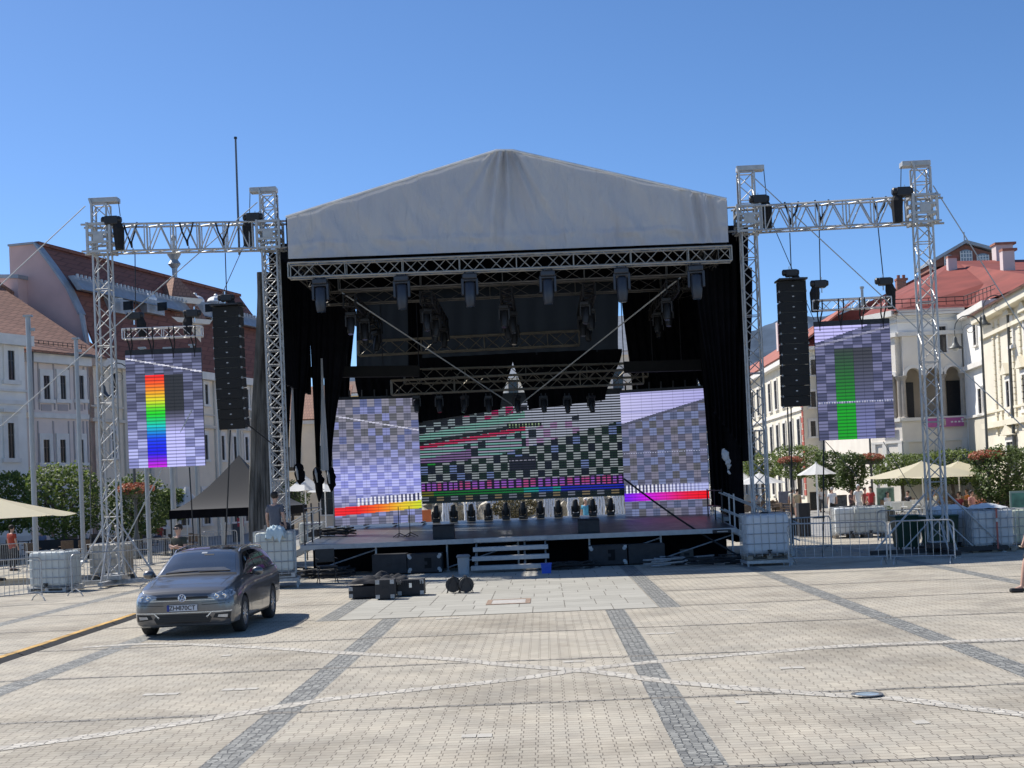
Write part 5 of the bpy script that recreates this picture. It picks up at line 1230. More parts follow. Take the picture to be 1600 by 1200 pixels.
for i, x in enumerate((500, 627, 733, 855, 971, 1087)):
    p = at(x, 436-(x-500)*0.035, S(21.95)); lab = 'large stage light hanging from the front truss, %s from the left' % hl[i]
    if base0 is None: base0 = moving_head(p, lab, True, 1.05, NAVY, 0.0, 'large lights hanging from the front truss')
    else: dup(base0, p, random.uniform(-.15, .15), lab)
base1 = None; ord_ = ('first', 'second', 'third', 'fourth', 'fifth', 'sixth', 'seventh', 'eighth', 'ninth', 'tenth', 'eleventh')
for i, x in enumerate((682, 709, 736.5, 763.5, 791, 818, 845, 873, 900, 927, 955)):
    p = at(x, 812, S(35.4)); p.z = deckz(p.y); lab = 'black stage light on the floor at the back, %s from the left' % ord_[i]
    if base1 is None: base1 = moving_head(p, lab, False, 0.66, BLK, 0.0, 'black lights on the stage floor')
    else: dup(base1, p, random.uniform(-.6, .6), lab)
base2 = None; n_ = 0
names5 = ('leftmost', 'second', 'middle', 'fourth', 'rightmost')
for i, x in enumerate(XT):
    for j, y in enumerate((S(25.2), S(27.6), S(30.2), S(32.6))):
        p = Vector((x+(0.1 if j % 2 else -0.1), y, zc_-0.92)); lab = 'black stage light under the %s black truss, %s from the front' % (names5[i], ord_[j])
        if base2 is None: base2 = moving_head(p, lab, True, 0.75, BLK, 0.25, 'black lights under the roof trusses')
        else: dup(base2, p, random.uniform(-.8, .8), lab)
base3 = None
for i, x in enumerate((650, 685, 725, 762, 806, 848, 885, 922)):
    p = at(x, 606-(x-650)*0.04, S(33.1)); p.z = at(x, 598, S(33.2)).z-0.45; lab = 'black stage light below the silver truss over the middle screen, %s from the left' % ord_[i]
    if base3 is None: base3 = moving_head(p, lab, True, 0.64, BLK, 0.3, 'black lights over the middle screen')
    else: dup(base3, p, random.uniform(-.8, .8), lab)
# floor items on the stage
def wedge(px, py, label):
    p = dk(px, py); t = thing('floor_monitor', label, 'floor monitor', p)
    mb = MB(); mb.prism([(-0.32, -0.2, 0), (-0.32, 0.25, 0), (-0.32, 0.25, 0.12), (-0.32, 0.02, 0.42), (-0.32, -0.2, 0.36)], (0.64, 0, 0)); mb.build('cabinet', BLK2, t, world=False)
    mb = MB(); mb.prism([(-0.29, 0.24, 0.15), (-0.29, 0.05, 0.395), (-0.29, 0.06, 0.405), (-0.29, 0.255, 0.155)], (0.58, 0, 0)); mb.build('grille', MATS['grille_mesh'], t, world=False)
wedge(694, 841, 'black floor monitor on the stage left of the steps'); wedge(920, 832, 'black floor monitor on the stage right of the steps')
def micstand(px, py, label):
    p = dk(px, py); t = thing('microphone_stand', label, 'microphone stand', p); mb = MB()
    for a in range(3): 
        q = Vector((0.26*math.cos(a*2.1+.4), 0.26*math.sin(a*2.1+.4), 0.015)); mb.tube((0, 0, 0.14), q, 0.012, n=5); mb.tube((0, 0, 0.05), q*0.6, 0.008, n=4)
    mb.build('tripod', BLK, t, world=False); mb = MB(); mb.tube((0, 0, .05), (0, 0, 0.95), 0.014); mb.build('pole', BLK, t, world=False)
micstand(624, 840, 'black microphone stand on the left stage front, left of its pair'); micstand(641, 839, 'black microphone stand on the left stage front, right of its pair')
p = dk(523, 838); t = thing('cable_pile', 'black cables and straps heaped on the left end of the stage floor', 'cables', p, 0)
for k in range(7):
    mb = MB(); c = p+Vector((random.uniform(-.8, .6), random.uniform(-.2, .3), 0.05)); r_ = random.uniform(.12, .3)
    mb.path([c+Vector((r_*1.5*math.cos(a*.7), r_*math.sin(a*.7), 0.012*a)) for a in range(18)], 0.03, 5); mb.build('coil', RUB, t)
mb = MB(); mb.bbox(p+Vector((-.7, .15, .12)), (0.35, 0.3, 0.22), 0.03); mb.build('stage_box', BLK, t)
p = dk(1128, 833); t = thing('cable_box', 'small black box lying at the right end of the stage floor', 'box', p); mb = MB(); mb.bbox(p+Vector((0, 0, .05)), (0.5, 0.3, 0.1), 0.02); mb.build('case', BLK, t); mb = MB(); mb.box(p+Vector((0, -.15, .05)), (0.3, 0.01, 0.03)); mb.build('handle', STEEL, t)
cable(at(975, 748, S(24.2)), at(1172, 878, S(22.6)), 0.03, 'thick black cable sloping down across the right stage corner', RUB, 0.12, 'power_cable', 'cable')
# guy wires
def guy(a, Ya, b, Yb, lab, m=WROPE, r=0.016): cable(at(*a, Ya), at(*b, Yb), r, lab, m, name='guy_wire', cat='guy wire')
guy((133, 322), YO, (-60, 502), S(19.5), 'pale guy wire from the top of the tower farthest left, sloping out of the photo')
guy((402, 316), S(23.1), (-40, 702), S(20.0), 'long pale guy wire from the left front stage tower down to the lower left')
guy((405, 330), S(23.2), (338, 480), S(22.6), 'thin dark line from the left front stage tower to the speaker column', DSTEEL, 0.012)
guy((1172, 272), S(23.1), (1640, 705), S(19.6), 'long pale guy wire from the right front stage tower down to the lower right')
guy((1458, 290), YR_, (1660, 610), S(19.0), 'pale guy wire from the top of the tower farthest right, sloping right')
guy((1205, 345), S(23.4), (1272, 500), S(24), 'dark line sloping down from the right wing truss toward the speaker column', DSTEEL, 0.012)
guy((300, 640), S(21.9), (182, 872), S(22.2), 'thick pale strut line rising from the left tower base to the rainbow screen', ALU, 0.02)
guy((1380, 690), S(22), (1440, 790), S(22.2), 'thin line from the green screen to the right tower', ROPE, 0.01)
guy((1287, 688), S(21.9), (1286, 878), S(21.2), 'black cable hanging from the green screen to the ground', RUB, 0.022)
guy((1236, 636), S(22.2), (1238, 850), S(22.0), 'black cable hanging from the right speaker column', RUB, 0.02)
guy((360, 672), S(22.2), (352, 870), S(21.6), 'black cable hanging from the left speaker column', RUB, 0.022)
guy((296, 730), S(21.9), (303, 850), S(21.6), 'black cable hanging below the rainbow screen', RUB, 0.02)
guy((385, 662), S(22.0), (440, 705), S(23.2), 'black pull-back strap from the left speaker column to the stage tower', RUB, 0.02)
guy((140, 590), S(22.3), (142, 850), S(22.3), 'thin vertical cable left of the tower farthest left', ROPE, 0.014)
guy((1290, 690), S(24), (1340, 745), S(26), 'light slanting pole seen behind the right barriers', ROPE, 0.012)
# ================================================================ car
def make_car(label, loc, rz):
    t = thing('parked_car', label, 'car', loc, rz)
    def P_(mb, n, m, par=None, smooth=False): return mb.build(n, m, par or t, smooth, world=False)
    PAINT = mat('grey_metallic_paint', (0.15, 0.15, 0.152), 0.3, 0.65, 0.04, 40, coat=0.9)
    # stations: y, half width, bottom, belt z, roof/hood z at centre, half width at top
    S = [(0.00, .64, .26, .64, .71, .54), (0.03, .74, .22, .68, .76, .64), (0.085, .81, .19, .72, .81, .69), (0.18, .855, .18, .755, .855, .72), (0.38, .885, .18, .80, .905, .735),
         (0.70, .90, .18, .86, .965, .745), (1.00, .90, .18, .90, 1.01, .75), (1.14, .90, .18, .915, 1.04, .74), (1.42, .90, .18, .93, 1.22, .67), (1.74, .90, .18, .94, 1.395, .61), (1.95, .90, .18, .945, 1.445, .60),
         (2.4, .90, .18, .95, 1.475, .595), (3.1, .90, .18, .96, 1.475, .59), (3.7, .90, .19, .97, 1.455, .58), (4.15, .89, .21, .98, 1.415, .565), (4.30, .88, .23, .98, 1.36, .56), (4.42, .865, .25, .96, 1.14, .62), (4.52, .83, .30, .90, .99, .66), (4.57, .74, .38, .80, .85, .58)]
    def cr(a, b, c, d, u): return 0.5*((2*b)+(c-a)*u+(2*a-5*b+4*c-d)*u*u+(3*b-a-3*c+d)*u**3)
    ST = []
    for i in range(len(S)-1):
        p0, p1, p2, p3 = S[max(i-1, 0)], S[i], S[i+1], S[min(i+2, len(S)-1)]
        n = 4
        for k in range(n):
            u = k/n; row = [cr(p0[j], p1[j], p2[j], p3[j], u) for j in range(6)]; row[0] = p1[0]+(p2[0]-p1[0])*u; ST.append(row)
    ST.append(list(S[-1]))
    vs = []; prof = None
    for (y, hw, zb, zbelt, zt, tw) in ST:
        g = max(0, min(1, (zt-zbelt-0.09)/0.3))      # 0 = bonnet, 1 = cabin
        half = [(0, zb+0.01), (hw*0.6, zb), (hw-0.10, zb+0.01), (hw-0.02, zb+0.06), (hw, zb+0.16), (hw+0.005, zb+0.3*(zbelt-zb)+.1), (hw, zb+(zbelt-zb)*0.72), (hw-0.015, zb+(zbelt-zb)*0.86)]
        bx_ = hw-0.05; half += [(bx_, zbelt), (bx_-0.05, zbelt+0.035)]
        if True:
            tx = tw; tz = zt-0.05*(g)-0.02*(1-g)
            for u in (0.25, 0.5, 0.75): half.append((bx_-0.05+(tx-bx_+0.05)*u+0.03*g*math.sin(math.pi*u), zbelt+0.035+(tz-zbelt-0.035)*u+0.012*(1-g)*math.sin(math.pi*u)))
            half += [(tx, tz), (tx*0.86, zt-0.012-0.012*g), (tx*0.6, zt-0.004), (tx*0.3, zt), (0, zt+0.003)]
        prof = len(half); vs += [Vector((x, y, z)) for x, z in half]+[Vector((-x, y, z)) for x, z in half[-2:0:-1]]
    nr = 2*prof-2; ns = len(ST)
    fs = [(i*nr+j, i*nr+(j+1) % nr, (i+1)*nr+(j+1) % nr, (i+1)*nr+j) for i in range(ns-1) for j in range(nr)]
    fs += [tuple(range(nr)), tuple((ns-1)*nr+j for j in range(nr))[::-1]]
    bm = bmesh.new(); bv = [bm.verts.new(v) for v in vs]
    for f in fs: bm.faces.new([bv[i] for i in f])
    bmesh.ops.recalc_face_normals(bm, faces=bm.faces[:]); tree = BVHTree.FromBMesh(bm)
    me = bpy.data.meshes.new('body'); bm.to_mesh(me); bm.free(); body = bpy.data.objects.new('body', me); COL.objects.link(body)
    AX = (0.86, 3.49); cuts = []
    for ya in AX:
        for sx in (-1, 1):
            mb = MB(); mb.lathe([(0.355, -0.16), (0.355, 0.2)], (sx*0.84, ya, 0.335), 28, 'X'); c = mb.build('arch_cut', PAINT); cuts.append(c)
            md = body.modifiers.new('b', 'BOOLEAN'); md.object = c; md.operation = 'DIFFERENCE'; md.solver = 'EXACT'
    dg = bpy.context.evaluated_depsgraph_get(); nm = bpy.data.meshes.new_from_object(body.evaluated_get(dg)); body.modifiers.clear(); body.data = nm
    for c in cuts: bpy.data.objects.remove(c)
    nm.materials.clear(); nm.materials.append(PAINT); nm.polygons.foreach_set('use_smooth', [True]*len(nm.polygons)); body.parent = t
    try: nm.set_sharp_from_angle(angle=R(38))
    except Exception: pass
    def patch(poly, axis, off, name, m, par, n=14, flip=1, thick=0.0, m_smooth=True):
        """polygon given in a projection plane, draped on the body; axis 'f' front (x,z), 's' side (y,z), 't' top (x,y)"""
        b = bmesh.new(); pv = [b.verts.new((p[0], p[1], 0)) for p in poly]; b.faces.new(pv)
        xs_ = [p[0] for p in poly]; ys_ = [p[1] for p in poly]
        for k in range(1, n):
            for (co, no, lo, hi) in (((1, 0, 0), (1, 0, 0), min(xs_), max(xs_)), ((0, 1, 0), (0, 1, 0), min(ys_), max(ys_))):
                v = lo+(hi-lo)*k/n; bmesh.ops.bisect_plane(b, geom=b.verts[:]+b.edges[:]+b.faces[:], plane_co=Vector(co)*v, plane_no=no)
        b.verts.index_update(); V = []; ok = True
        for v in b.verts:
            x, y = v.co.x, v.co.y
            if axis == 'f': o, d = Vector((x, -2, y)), Vector((0, 1, 0))
            elif axis == 's': o, d = Vector((flip*3, x, y)), Vector((-flip, 0, 0))
            elif axis == 'w': o, d = Vector((x, 0.2, y+0.0)), None
            else: o, d = Vector((x, y, 3)), Vector((0, 0, -1))
            h = tree.ray_cast(o, d)
            V.append((h[0] - d*off) if h[0] is not None else o+d*2)
        mb = MB(); mb.add(V, [[v.index for v in f.verts] for f in b.faces]); b.free(); return P_(mb, name, m, par, m_smooth)
    GL = mat('car_glass', (0.035, 0.05, 0.075), 0.02, 0, 0, 1, spec=0.9, coat=1); DG = mat('dark_side_glass', (0.01, 0.011, 0.012), 0.05, 0, 0, 1, spec=0.8); BP = mat('black_trim', (0.008, 0.008, 0.008), 0.45, 0, 0, 1)  # blue of the reflected sky is put into the windscreen base colour
    CH = mat('chrome', (0.75, 0.76, 0.78), 0.12, 1.0, 0, 1)
    # windscreen, roof windows, side windows
    patch([(-.69, 1.17), (.69, 1.17), (.625, 1.45), (.565, 1.75), (-.565, 1.75), (-.625, 1.45)], 't', 0.006, 'windscreen', GL, t)
    patch([(-.72, 1.10), (.72, 1.10), (.70, 1.165), (-.70, 1.165)], 't', 0.005, 'scuttle', BP, t)
    ws = bpy.data.objects  # details behind and on the windscreen
    patch([(-.04, 1.68), (.06, 1.68), (.06, 1.735), (-.04, 1.735)], 't', 0.010, 'windscreen_sticker', mat('pale_sticker', (0.35, 0.38, 0.42), .5), t, n=3)
    patch([(.02, 1.62), (.20, 1.62), (.20, 1.66), (.02, 1.66)], 't', 0.009, 'rear_view_mirror', BP, t, n=3)
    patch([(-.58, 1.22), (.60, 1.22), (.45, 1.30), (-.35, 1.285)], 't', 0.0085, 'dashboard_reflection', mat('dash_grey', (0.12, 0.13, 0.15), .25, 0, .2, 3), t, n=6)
    patch([(-.50, 1.95), (.50, 1.95), (.50, 2.7), (-.50, 2.7)], 't', 0.004, 'sunroof', DG, t)
    for fl_ in (1, -1):
        patch([(1.34, 1.0), (1.80, 1.27), (2.02, 1.35), (2.36, 1.385), (2.36, .99)], 's', 0.005, 'side_window', DG, t, flip=fl_)
        patch([(2.42, .99), (2.42, 1.388), (2.9, 1.39), (3.28, 1.38), (3.28, 1.0)], 's', 0.005, 'side_window', DG, t, flip=fl_)
        patch([(3.34, 1.0), (3.34, 1.378), (3.8, 1.36), (4.14, 1.29), (4.24, 1.04)], 's', 0.005, 'side_window', DG, t, flip=fl_)
        patch([(1.30, .972), (4.27, 1.0), (4.27, 1.014), (1.30, .986)], 's', 0.008, 'window_trim', CH if False else BP, t, flip=fl_)
        for (y0, y1) in ((1.42, 1.432), (2.385, 2.397), (3.30, 3.312)): patch([(y0, .34), (y1, .34), (y1, .95), (y0, .95)], 's', 0.0015, 'door_gap', BP, t, flip=fl_)
        patch([(0.95+.3, .2), (3.1, .2), (3.1, .27), (1.25, .27)], 's', 0.004, 'sill_trim', BP, t, flip=fl_)
        for y0 in (2.12, 3.02): patch([(y0, .80), (y0+.2, .80), (y0+.2, .835), (y0, .835)], 's', 0.03, 'door_handle', PAINT, t, flip=fl_)
        patch([(1.3, .66), (4.35, .72), (4.35, .732), (1.3, .672)], 's', 0.003, 'body_crease', PAINT, t, flip=fl_)
        mb = MB(); mb.path([(fl_*.595, 1.90, 1.37), (fl_*.60, 2.05, 1.435), (fl_*.595, 2.7, 1.478), (fl_*.585, 3.5, 1.468), (fl_*.57, 4.0, 1.43), (fl_*.565, 4.12, 1.385)], 0.017, 6); P_(mb, 'roof_rail', SILV)
        # mirrors
        mb = MB(); mb.path([(fl_*.86, 1.62, .99), (fl_*.93, 1.60, 1.0)], 0.025, 6); mr_ = P_(mb, 'mirror', BP)
        mb = MB(); mb.ball((fl_*1.0, 1.58, 1.03), 0.13, 12, (0.85, 0.5, 0.62)); P_(mb, 'housing', PAINT, mr_, True)
        # headlights
        hl_ = patch([(fl_*.44, .675), (fl_*.58, .64), (fl_*.77, .645), (fl_*.85, .71), (fl_*.86, .785), (fl_*.76, .80), (fl_*.56, .765), (fl_*.43, .72)], 'f', 0.006, 'headlight', mat('headlight_glass', (0.36, 0.38, 0.40), 0.18, 0.25, 0.5, 16, coat=1), t)
        for cx_, r_ in ((.59, .042), (.71, .042)):
            h = tree.ray_cast(Vector((fl_*cx_, -2, .705)), Vector((0, 1, 0)))[0]
            mb = MB(); mb.lathe([(0.001, -.001), (r_*.6, -.004), (r_, -.012), (r_*1.06, -.004)], h+Vector((0, -.004, 0)), 14, 'Y', cap=False); P_(mb, 'lamp', CH, hl_, True)
        # fog lights
        fg = patch([(fl_*.52, .335), (fl_*.80, .30), (fl_*.82, .42), (fl_*.56, .405)], 'f', 0.005, 'fog_light_housing', BP, t)
        patch([(fl_*.60, .345), (fl_*.76, .33), (fl_*.77, .385), (fl_*.62, .385)], 'f', 0.01, 'fog_light', mat('fog_glass', (0.6, 0.6, 0.58), 0.15, 0.4), fg)
        patch([(fl_*.50, .43), (fl_*.83, .435), (fl_*.83, .452), (fl_*.50, .447)], 'f', 0.012, 'chrome_strip', SILV, t)
        patch([(fl_*.42, .34), (fl_*.50, .43), (fl_*.50, .447), (fl_*.40, .36)], 'f', 0.010, 'chrome_strip', SILV, t)
    patch([(-.45, .668), (.45, .668), (.45, .708), (-.45, .708)], 'f', 0.006, 'grille', BP, t)
    patch([(-.56, .640), (.56, .640), (.56, .650), (-.56, .650)], 'f', 0.012, 'chrome_strip', SILV, t)
    patch([(-.46, .262), (.46, .262), (.50, .34), (.44, .41), (-.44, .41), (-.50, .34)], 'f', 0.006, 'lower_grille', BP, t)
    for z in (.29, .32, .35, .38): patch([(-.44, z), (.44, z), (.44, z+.008), (-.44, z+.008)], 'f', 0.014, 'grille_bar', mat('dark_grille_bar', (0.03, 0.03, 0.032), 0.4, 0.2), t)
    patch([(-.50, .432), (.50, .432), (.50, .444), (-.50, .444)], 'f', 0.012, 'chrome_strip', SILV, t)
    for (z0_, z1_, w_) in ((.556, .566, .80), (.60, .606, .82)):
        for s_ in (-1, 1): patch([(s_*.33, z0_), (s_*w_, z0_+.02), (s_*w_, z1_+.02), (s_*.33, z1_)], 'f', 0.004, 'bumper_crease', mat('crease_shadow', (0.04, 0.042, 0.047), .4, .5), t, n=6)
    patch([(-.76, .215), (.76, .215), (.78, .24), (-.78, .24)], 'f', 0.008, 'front_lip', mat('lip_grey', (0.16, 0.165, 0.175), 0.4, 0.4), t)
    # bonnet shut lines
    for s in (-1, 1): patch([(s*.60, .30), (s*.61, .30), (s*.68, 1.2), (s*.668, 1.2)], 't', 0.002, 'bonnet_gap', BP, t)
    # emblem: ring with V over W
    y_e = tree.ray_cast(Vector((0, -2, .69)), Vector((0, 1, 0)))[0].y-0.016; EC = Vector((0, y_e, .69))
    mb = MB(); mb.lathe([(0.001, .0), (.062, .0)], EC+Vector((0, .004, 0)), 24, 'Y', cap=False); em = P_(mb, 'emblem', mat('emblem_navy', (0.05, 0.08, 0.14), 0.2, 0.3))
    mb = MB(); mb.path([EC+Vector((.062*math.cos(a*math.pi/12), -.006, .062*math.sin(a*math.pi/12))) for a in range(24)], 0.008, 6, closed=True)
    def seg(pts):
        for a, b in zip(pts, pts[1:]): mb.tube(EC+Vector((a[0], -.008, a[1])), EC+Vector((b[0], -.008, b[1])), 0.0065, n=5)
    seg([(-.024, .052), (0, .006), (.024, .052)]); seg([(-.05, .03), (-.022, -.046), (0, -.004), (.022, -.046), (.05, .03)])
    P_(mb, 'ring_and_letters', mat('emblem_silver', (0.8, 0.82, 0.85), 0.2, 0.8), em)
    # number plate
    zc = .52; yp = tree.ray_cast(Vector((0, -2, zc)), Vector((0, 1, 0)))[0].y-0.03
    mb = MB(); mb.box((0, yp, zc), (.53, .012, .115)); pl = P_(mb, 'number_plate', mat('plate_white', (0.62, 0.63, 0.66), 0.4, 0, 0, 1))
    mb = MB(); mb.box((-.242, yp-.007, zc), (.042, .004, .105)); P_(mb, 'blue_band', mat('plate_blue', (0.02, 0.04, 0.25), 0.4, 0, 0, 1), pl)
    mb = MB()
    for z in (-1, 1): mb.box((0, yp-.007, zc+z*.054), (.52, .003, .004))
    for x in (-1, 1): mb.box((x*.262, yp-.007, zc), (.004, .003, .11))
    INK = mat('plate_ink', (0.01, 0.01, 0.012), 0.5, 0, 0, 1); P_(mb, 'border', INK, pl)
    for txt, x in (('ZH', -.155), ('\u2022', -.072), ('870CT', .085)):
        cu = bpy.data.curves.new('plate_text', 'FONT'); cu.body = txt; cu.size = .105; cu.align_x = 'CENTER'; cu.align_y = 'CENTER'; cu.offset = 0.0015; cu.extrude = 0.001
        ob = bpy.data.objects.new('plate_text', cu); COL.objects.link(ob); dg = bpy.context.evaluated_depsgraph_get(); dg.update()
        m2 = bpy.data.meshes.new_from_object(ob.evaluated_get(dg)); bpy.data.objects.remove(ob)
        m2.materials.clear(); m2.materials.append(INK); o2 = bpy.data.objects.new('plate_text', m2); COL.objects.link(o2); o2.parent = pl
        o2.location = (x, yp-.010, zc-.002); o2.rotation_euler = (R(90), 0, 0); o2.scale = (0.98, 1, 1)
    # wheels
    AL = mat('alloy_wheel', (0.55, 0.56, 0.58), 0.3, 0.8, 0, 1)
    for ya in AX:
        for s in (-1, 1):
            st_ = R(4)*0 ; c = Vector((s*.80, ya, .325))
            mb = MB(); mb.lathe([(.205, -.10), (.29, -.105), (.322, -.08), (.326, 0), (.322, .08), (.29, .105), (.205, .10)], c, 32, 'X', cap=False); tw_ = P_(mb, 'wheel', RUB, None, True)
            mb = MB(); mb.lathe([(.21, -.09), (.215, .02), (.225, s*.0+.095), (.205, .10), (.20, .02)], (0, 0, 0), 28, 'X', cap=False)
            for i in range(len(mb.v)): mb.v[i] = Vector((mb.v[i].x*s, mb.v[i].y, mb.v[i].z))+c
            for k in range(5):
                for o_ in (-.16, .16):
                    a = k*2*math.pi/5+o_; b_ = k*2*math.pi/5+o_*1.6
                    mb.bar(c+Vector((s*.085, .04*math.cos(a), .04*math.sin(a))), c+Vector((s*.085, .208*math.cos(b_), .208*math.sin(b_))), .022, .022)
            mb.lathe([(0.001, s*.10), (.035, s*.095), (.05, s*.07)], c, 12, 'X', cap=False); P_(mb, 'rim', AL, tw_)
            mb = MB(); mb.lathe([(.001, s*.03), (.19, s*.03)], c, 20, 'X', cap=False); P_(mb, 'brake_disc', DSTEEL, tw_)
    # interior hints behind the windscreen: dash top paper and wipers
    for s in (0, 1):
        mb = MB(); zz = lambda x, y: tree.ray_cast(Vector((x, y, 3)), Vector((0, 0, -1)))[0]+Vector((0, 0, .015))
        mb.path([zz(-.58+s*.6, 1.175), zz(-.30+s*.6, 1.19), zz(.0+s*.58, 1.205)], 0.009, 4); P_(mb, 'wiper', BP)
    return t
A_ = gd(383, 986); B_ = gd(426, 962); C_ = gd(228, 994)
print('car', A_, B_, C_)
car_rz = R(0.3)
print('wheelbase', (B_-A_).length, math.degrees(car_rz))
cx0, cy0 = A_.x-0.88, A_.y
o_ = Vector((cx0, cy0, 0))-Matrix.Rotation(car_rz, 3, 'Z') @ Vector((0, .87, 0))
make_car('dark grey metallic estate car with roof rails parked on the plaza', o_, car_rz)

# ================================================================ water tanks, barriers
PLA = mat('milky_plastic', (0.55, 0.58, 0.55), 0.4, 0, 0.06, 1.5, 0.2, 8); PLW = mat('white_plastic_tank', (0.74, 0.76, 0.75), 0.35, 0, 0.05, 2)
WOOD = mat('grey_pallet_wood', (0.28, 0.24, 0.19), 0.85, 0, 0.3, 5, vstretch=(1, 6, 6))
def make_tank(label, loc, rz, plastic=PLA, pal='steel', h=1.0, w=1.2, d=1.0):
    t = thing('water_tank', label, 'water tank', loc, rz, 'caged plastic water tanks')
    B_ = lambda mb, n, m, p=None, s=False: mb.build(n, m, p or t, s, world=False)
    mb = MB(); mb.bbox((0, 0, .15+h/2), (w-.07, d-.07, h-.04), 0.09)
    for i in range(len(mb.v)):
        v = mb.v[i]; k = 1+0.012*noise.noise(v*2.5); mb.v[i] = Vector((v.x*k, v.y*k, v.z))
    tk = B_(mb, 'tank', plastic)
    mb = MB(); mb.lathe([(.12, .13+h), (.12, .17+h), (.09, .19+h)], (0, 0, 0), 14); mb.lathe([(.03, .13+h), (.03, .19+h)], (.3, 0, 0), 8); B_(mb, 'lid', BLK, tk)
    mb = MB(); mb.tube((0, -d/2+.03, .2), (0, -d/2-.06, .2), .035, n=8); mb.box((0, -d/2-.04, .25), (.12, .04, .04)); B_(mb, 'valve', BLK, tk)
    mb = MB(); X, Y_ = w/2, d/2
    for k in range(5):
        z = .17+k*(h-.02)/4; mb.path([(-X, -Y_, z), (X, -Y_, z), (X, Y_, z), (-X, Y_, z)], .0105, 4, closed=True)
    for k in range(7):
        x = -X+w*k/6
        for s in (-1, 1): mb.tube((x, s*Y_, .1), (x, s*Y_, .15+h), .0105, n=4)
    for k in range(1, 5):
        y = -Y_+d*k/5
        for s in (-1, 1): mb.tube((s*X, y, .1), (s*X, y, .15+h), .0105, n=4)
    for x in (-.25, .25): mb.tube((x, -Y_, .16+h), (x, Y_, .16+h), .015, n=5)
    B_(mb, 'cage', STEEL)
    mb = MB()
    if pal == 'wood':
        for k in range(5): mb.box((-X+.1+k*(w-.2)/4, 0, .12), (.16, d, .02))
        for i in (-1, 0, 1):
            for j in (-1, 0, 1): mb.box((i*(X-.08), j*(Y_-.08), .06), (.14, .14, .09))
        for j in (-1, 0, 1): mb.box((0, j*(Y_-.08), .012), (w, .12, .02))
        B_(mb, 'pallet', WOOD)
    else:
        for j in (-1, 0, 1): mb.box((0, j*(Y_-.06), .03), (w, .09, .03))
        for i in (-1, 0, 1): mb.box((i*(X-.06), 0, .08), (.1, d-.02, .07))
        mb.box((0, 0, .125), (w, d, .018)); B_(mb, 'pallet', STEEL)
    return t
make_tank('white water tank in a steel cage by the left barriers', gd(88, 924), R(-12))
make_tank('stained water tank in a cage behind the tower farthest left', gd(168, 906)+Vector((0, .5, 0)), R(-8), mat('stained_plastic', (0.40, 0.37, 0.31), 0.5, 0, 0.4, 2.5), 'wood')
def ballast(p, w, d, h, rz, label):
    t = thing('ballast_frame', label, 'frame', (p.x, p.y, 0), rz); mb = MB()
    for i in (-1, 1): mb.box((i*(w/2-.04), 0, h-.05), (.08, d, .08)); mb.box((0, i*(d/2-.04), h-.05), (w-.16, .08, .08))
    mb.build('deck_frame', STEEL, t, world=False)
    for i in (-1, 1):
        for j in (-1, 1): mb = MB(); mb.tube((i*(w/2-.05), j*(d/2-.05), 0), (i*(w/2-.05), j*(d/2-.05), h-.09), .03); mb.build('leg', STEEL, t, world=False)
q_ = at(430, 860, 37.2); ballast(q_, 1.25, 1.1, .26, R(8), 'low steel frame under the tank behind the parked car')
T_IBC = make_tank('white water tank behind the parked car with a cloth on top', (q_.x, q_.y, .26), R(8), h=1.08, w=1.05)
make_tank('blue-white water tank in a cage at the left stage stairs', gd(486, 852)+Vector((0, .5, 0)), R(2), PLA, 'steel')
q_ = at(1197, 860, 38.2); ballast(q_, 1.25, 1.05, .16, R(2), 'low steel frame under the tank at the right stage corner')
make_tank('grey-blue water tank in a cage at the right stage corner', (q_.x, q_.y, .16), R(2), mat('shaded_plastic', (0.56, 0.60, 0.63), 0.4, 0, 0.06, 2, 0.2, 8), 'wood', h=1.08)
make_tank('bright white empty water tank beyond the right barriers', gd(1332, 841)+Vector((0, .5, 0)), R(-4), PLW, 'wood')
make_tank('white water tank beyond the right barriers standing next to the bright one', gd(1363, 840)+Vector((0, .5, 0)), R(-4), PLA, 'wood')
make_tank('grey water tank with a red strap right of the far right tower', gd(1558, 863)+Vector((0, .6, 0)), R(-3), mat('greyish_plastic', (0.52, 0.53, 0.52), 0.45, 0, 0.1, 2), 'wood', h=1.05)
make_tank('water tank partly hidden right behind the far right tower', gd(1508, 863)+Vector((0, 1.1, 0)), R(3), MATS['shaded_plastic'], 'wood', h=1.05)
make_tank('pale green water tank cut off by the right photo edge', gd(1606, 858)+Vector((0.2, .5, 0)), R(0), mat('greenish_plastic', (0.50, 0.54, 0.42), 0.5, 0, 0.08, 2), 'wood')
p = gd(1558, 863)+Vector((0.05, 0.06, 0)); t = thing('ratchet_strap', 'faded red strap around the grey water tank at the far right', 'strap', p)
mb = MB(); mb.box(p+Vector((0, -.01, .65)), (.05, .008, 1.1)); mb.box(p+Vector((0, .55, 1.215)), (.05, 1.1, .008)); mb.build('webbing', mat('faded_red', (0.42, 0.13, 0.10), 0.9), t); mb = MB(); mb.box(p+Vector((0, -.02, .9)), (.07, .02, .1)); mb.build('buckle', STEEL, t)
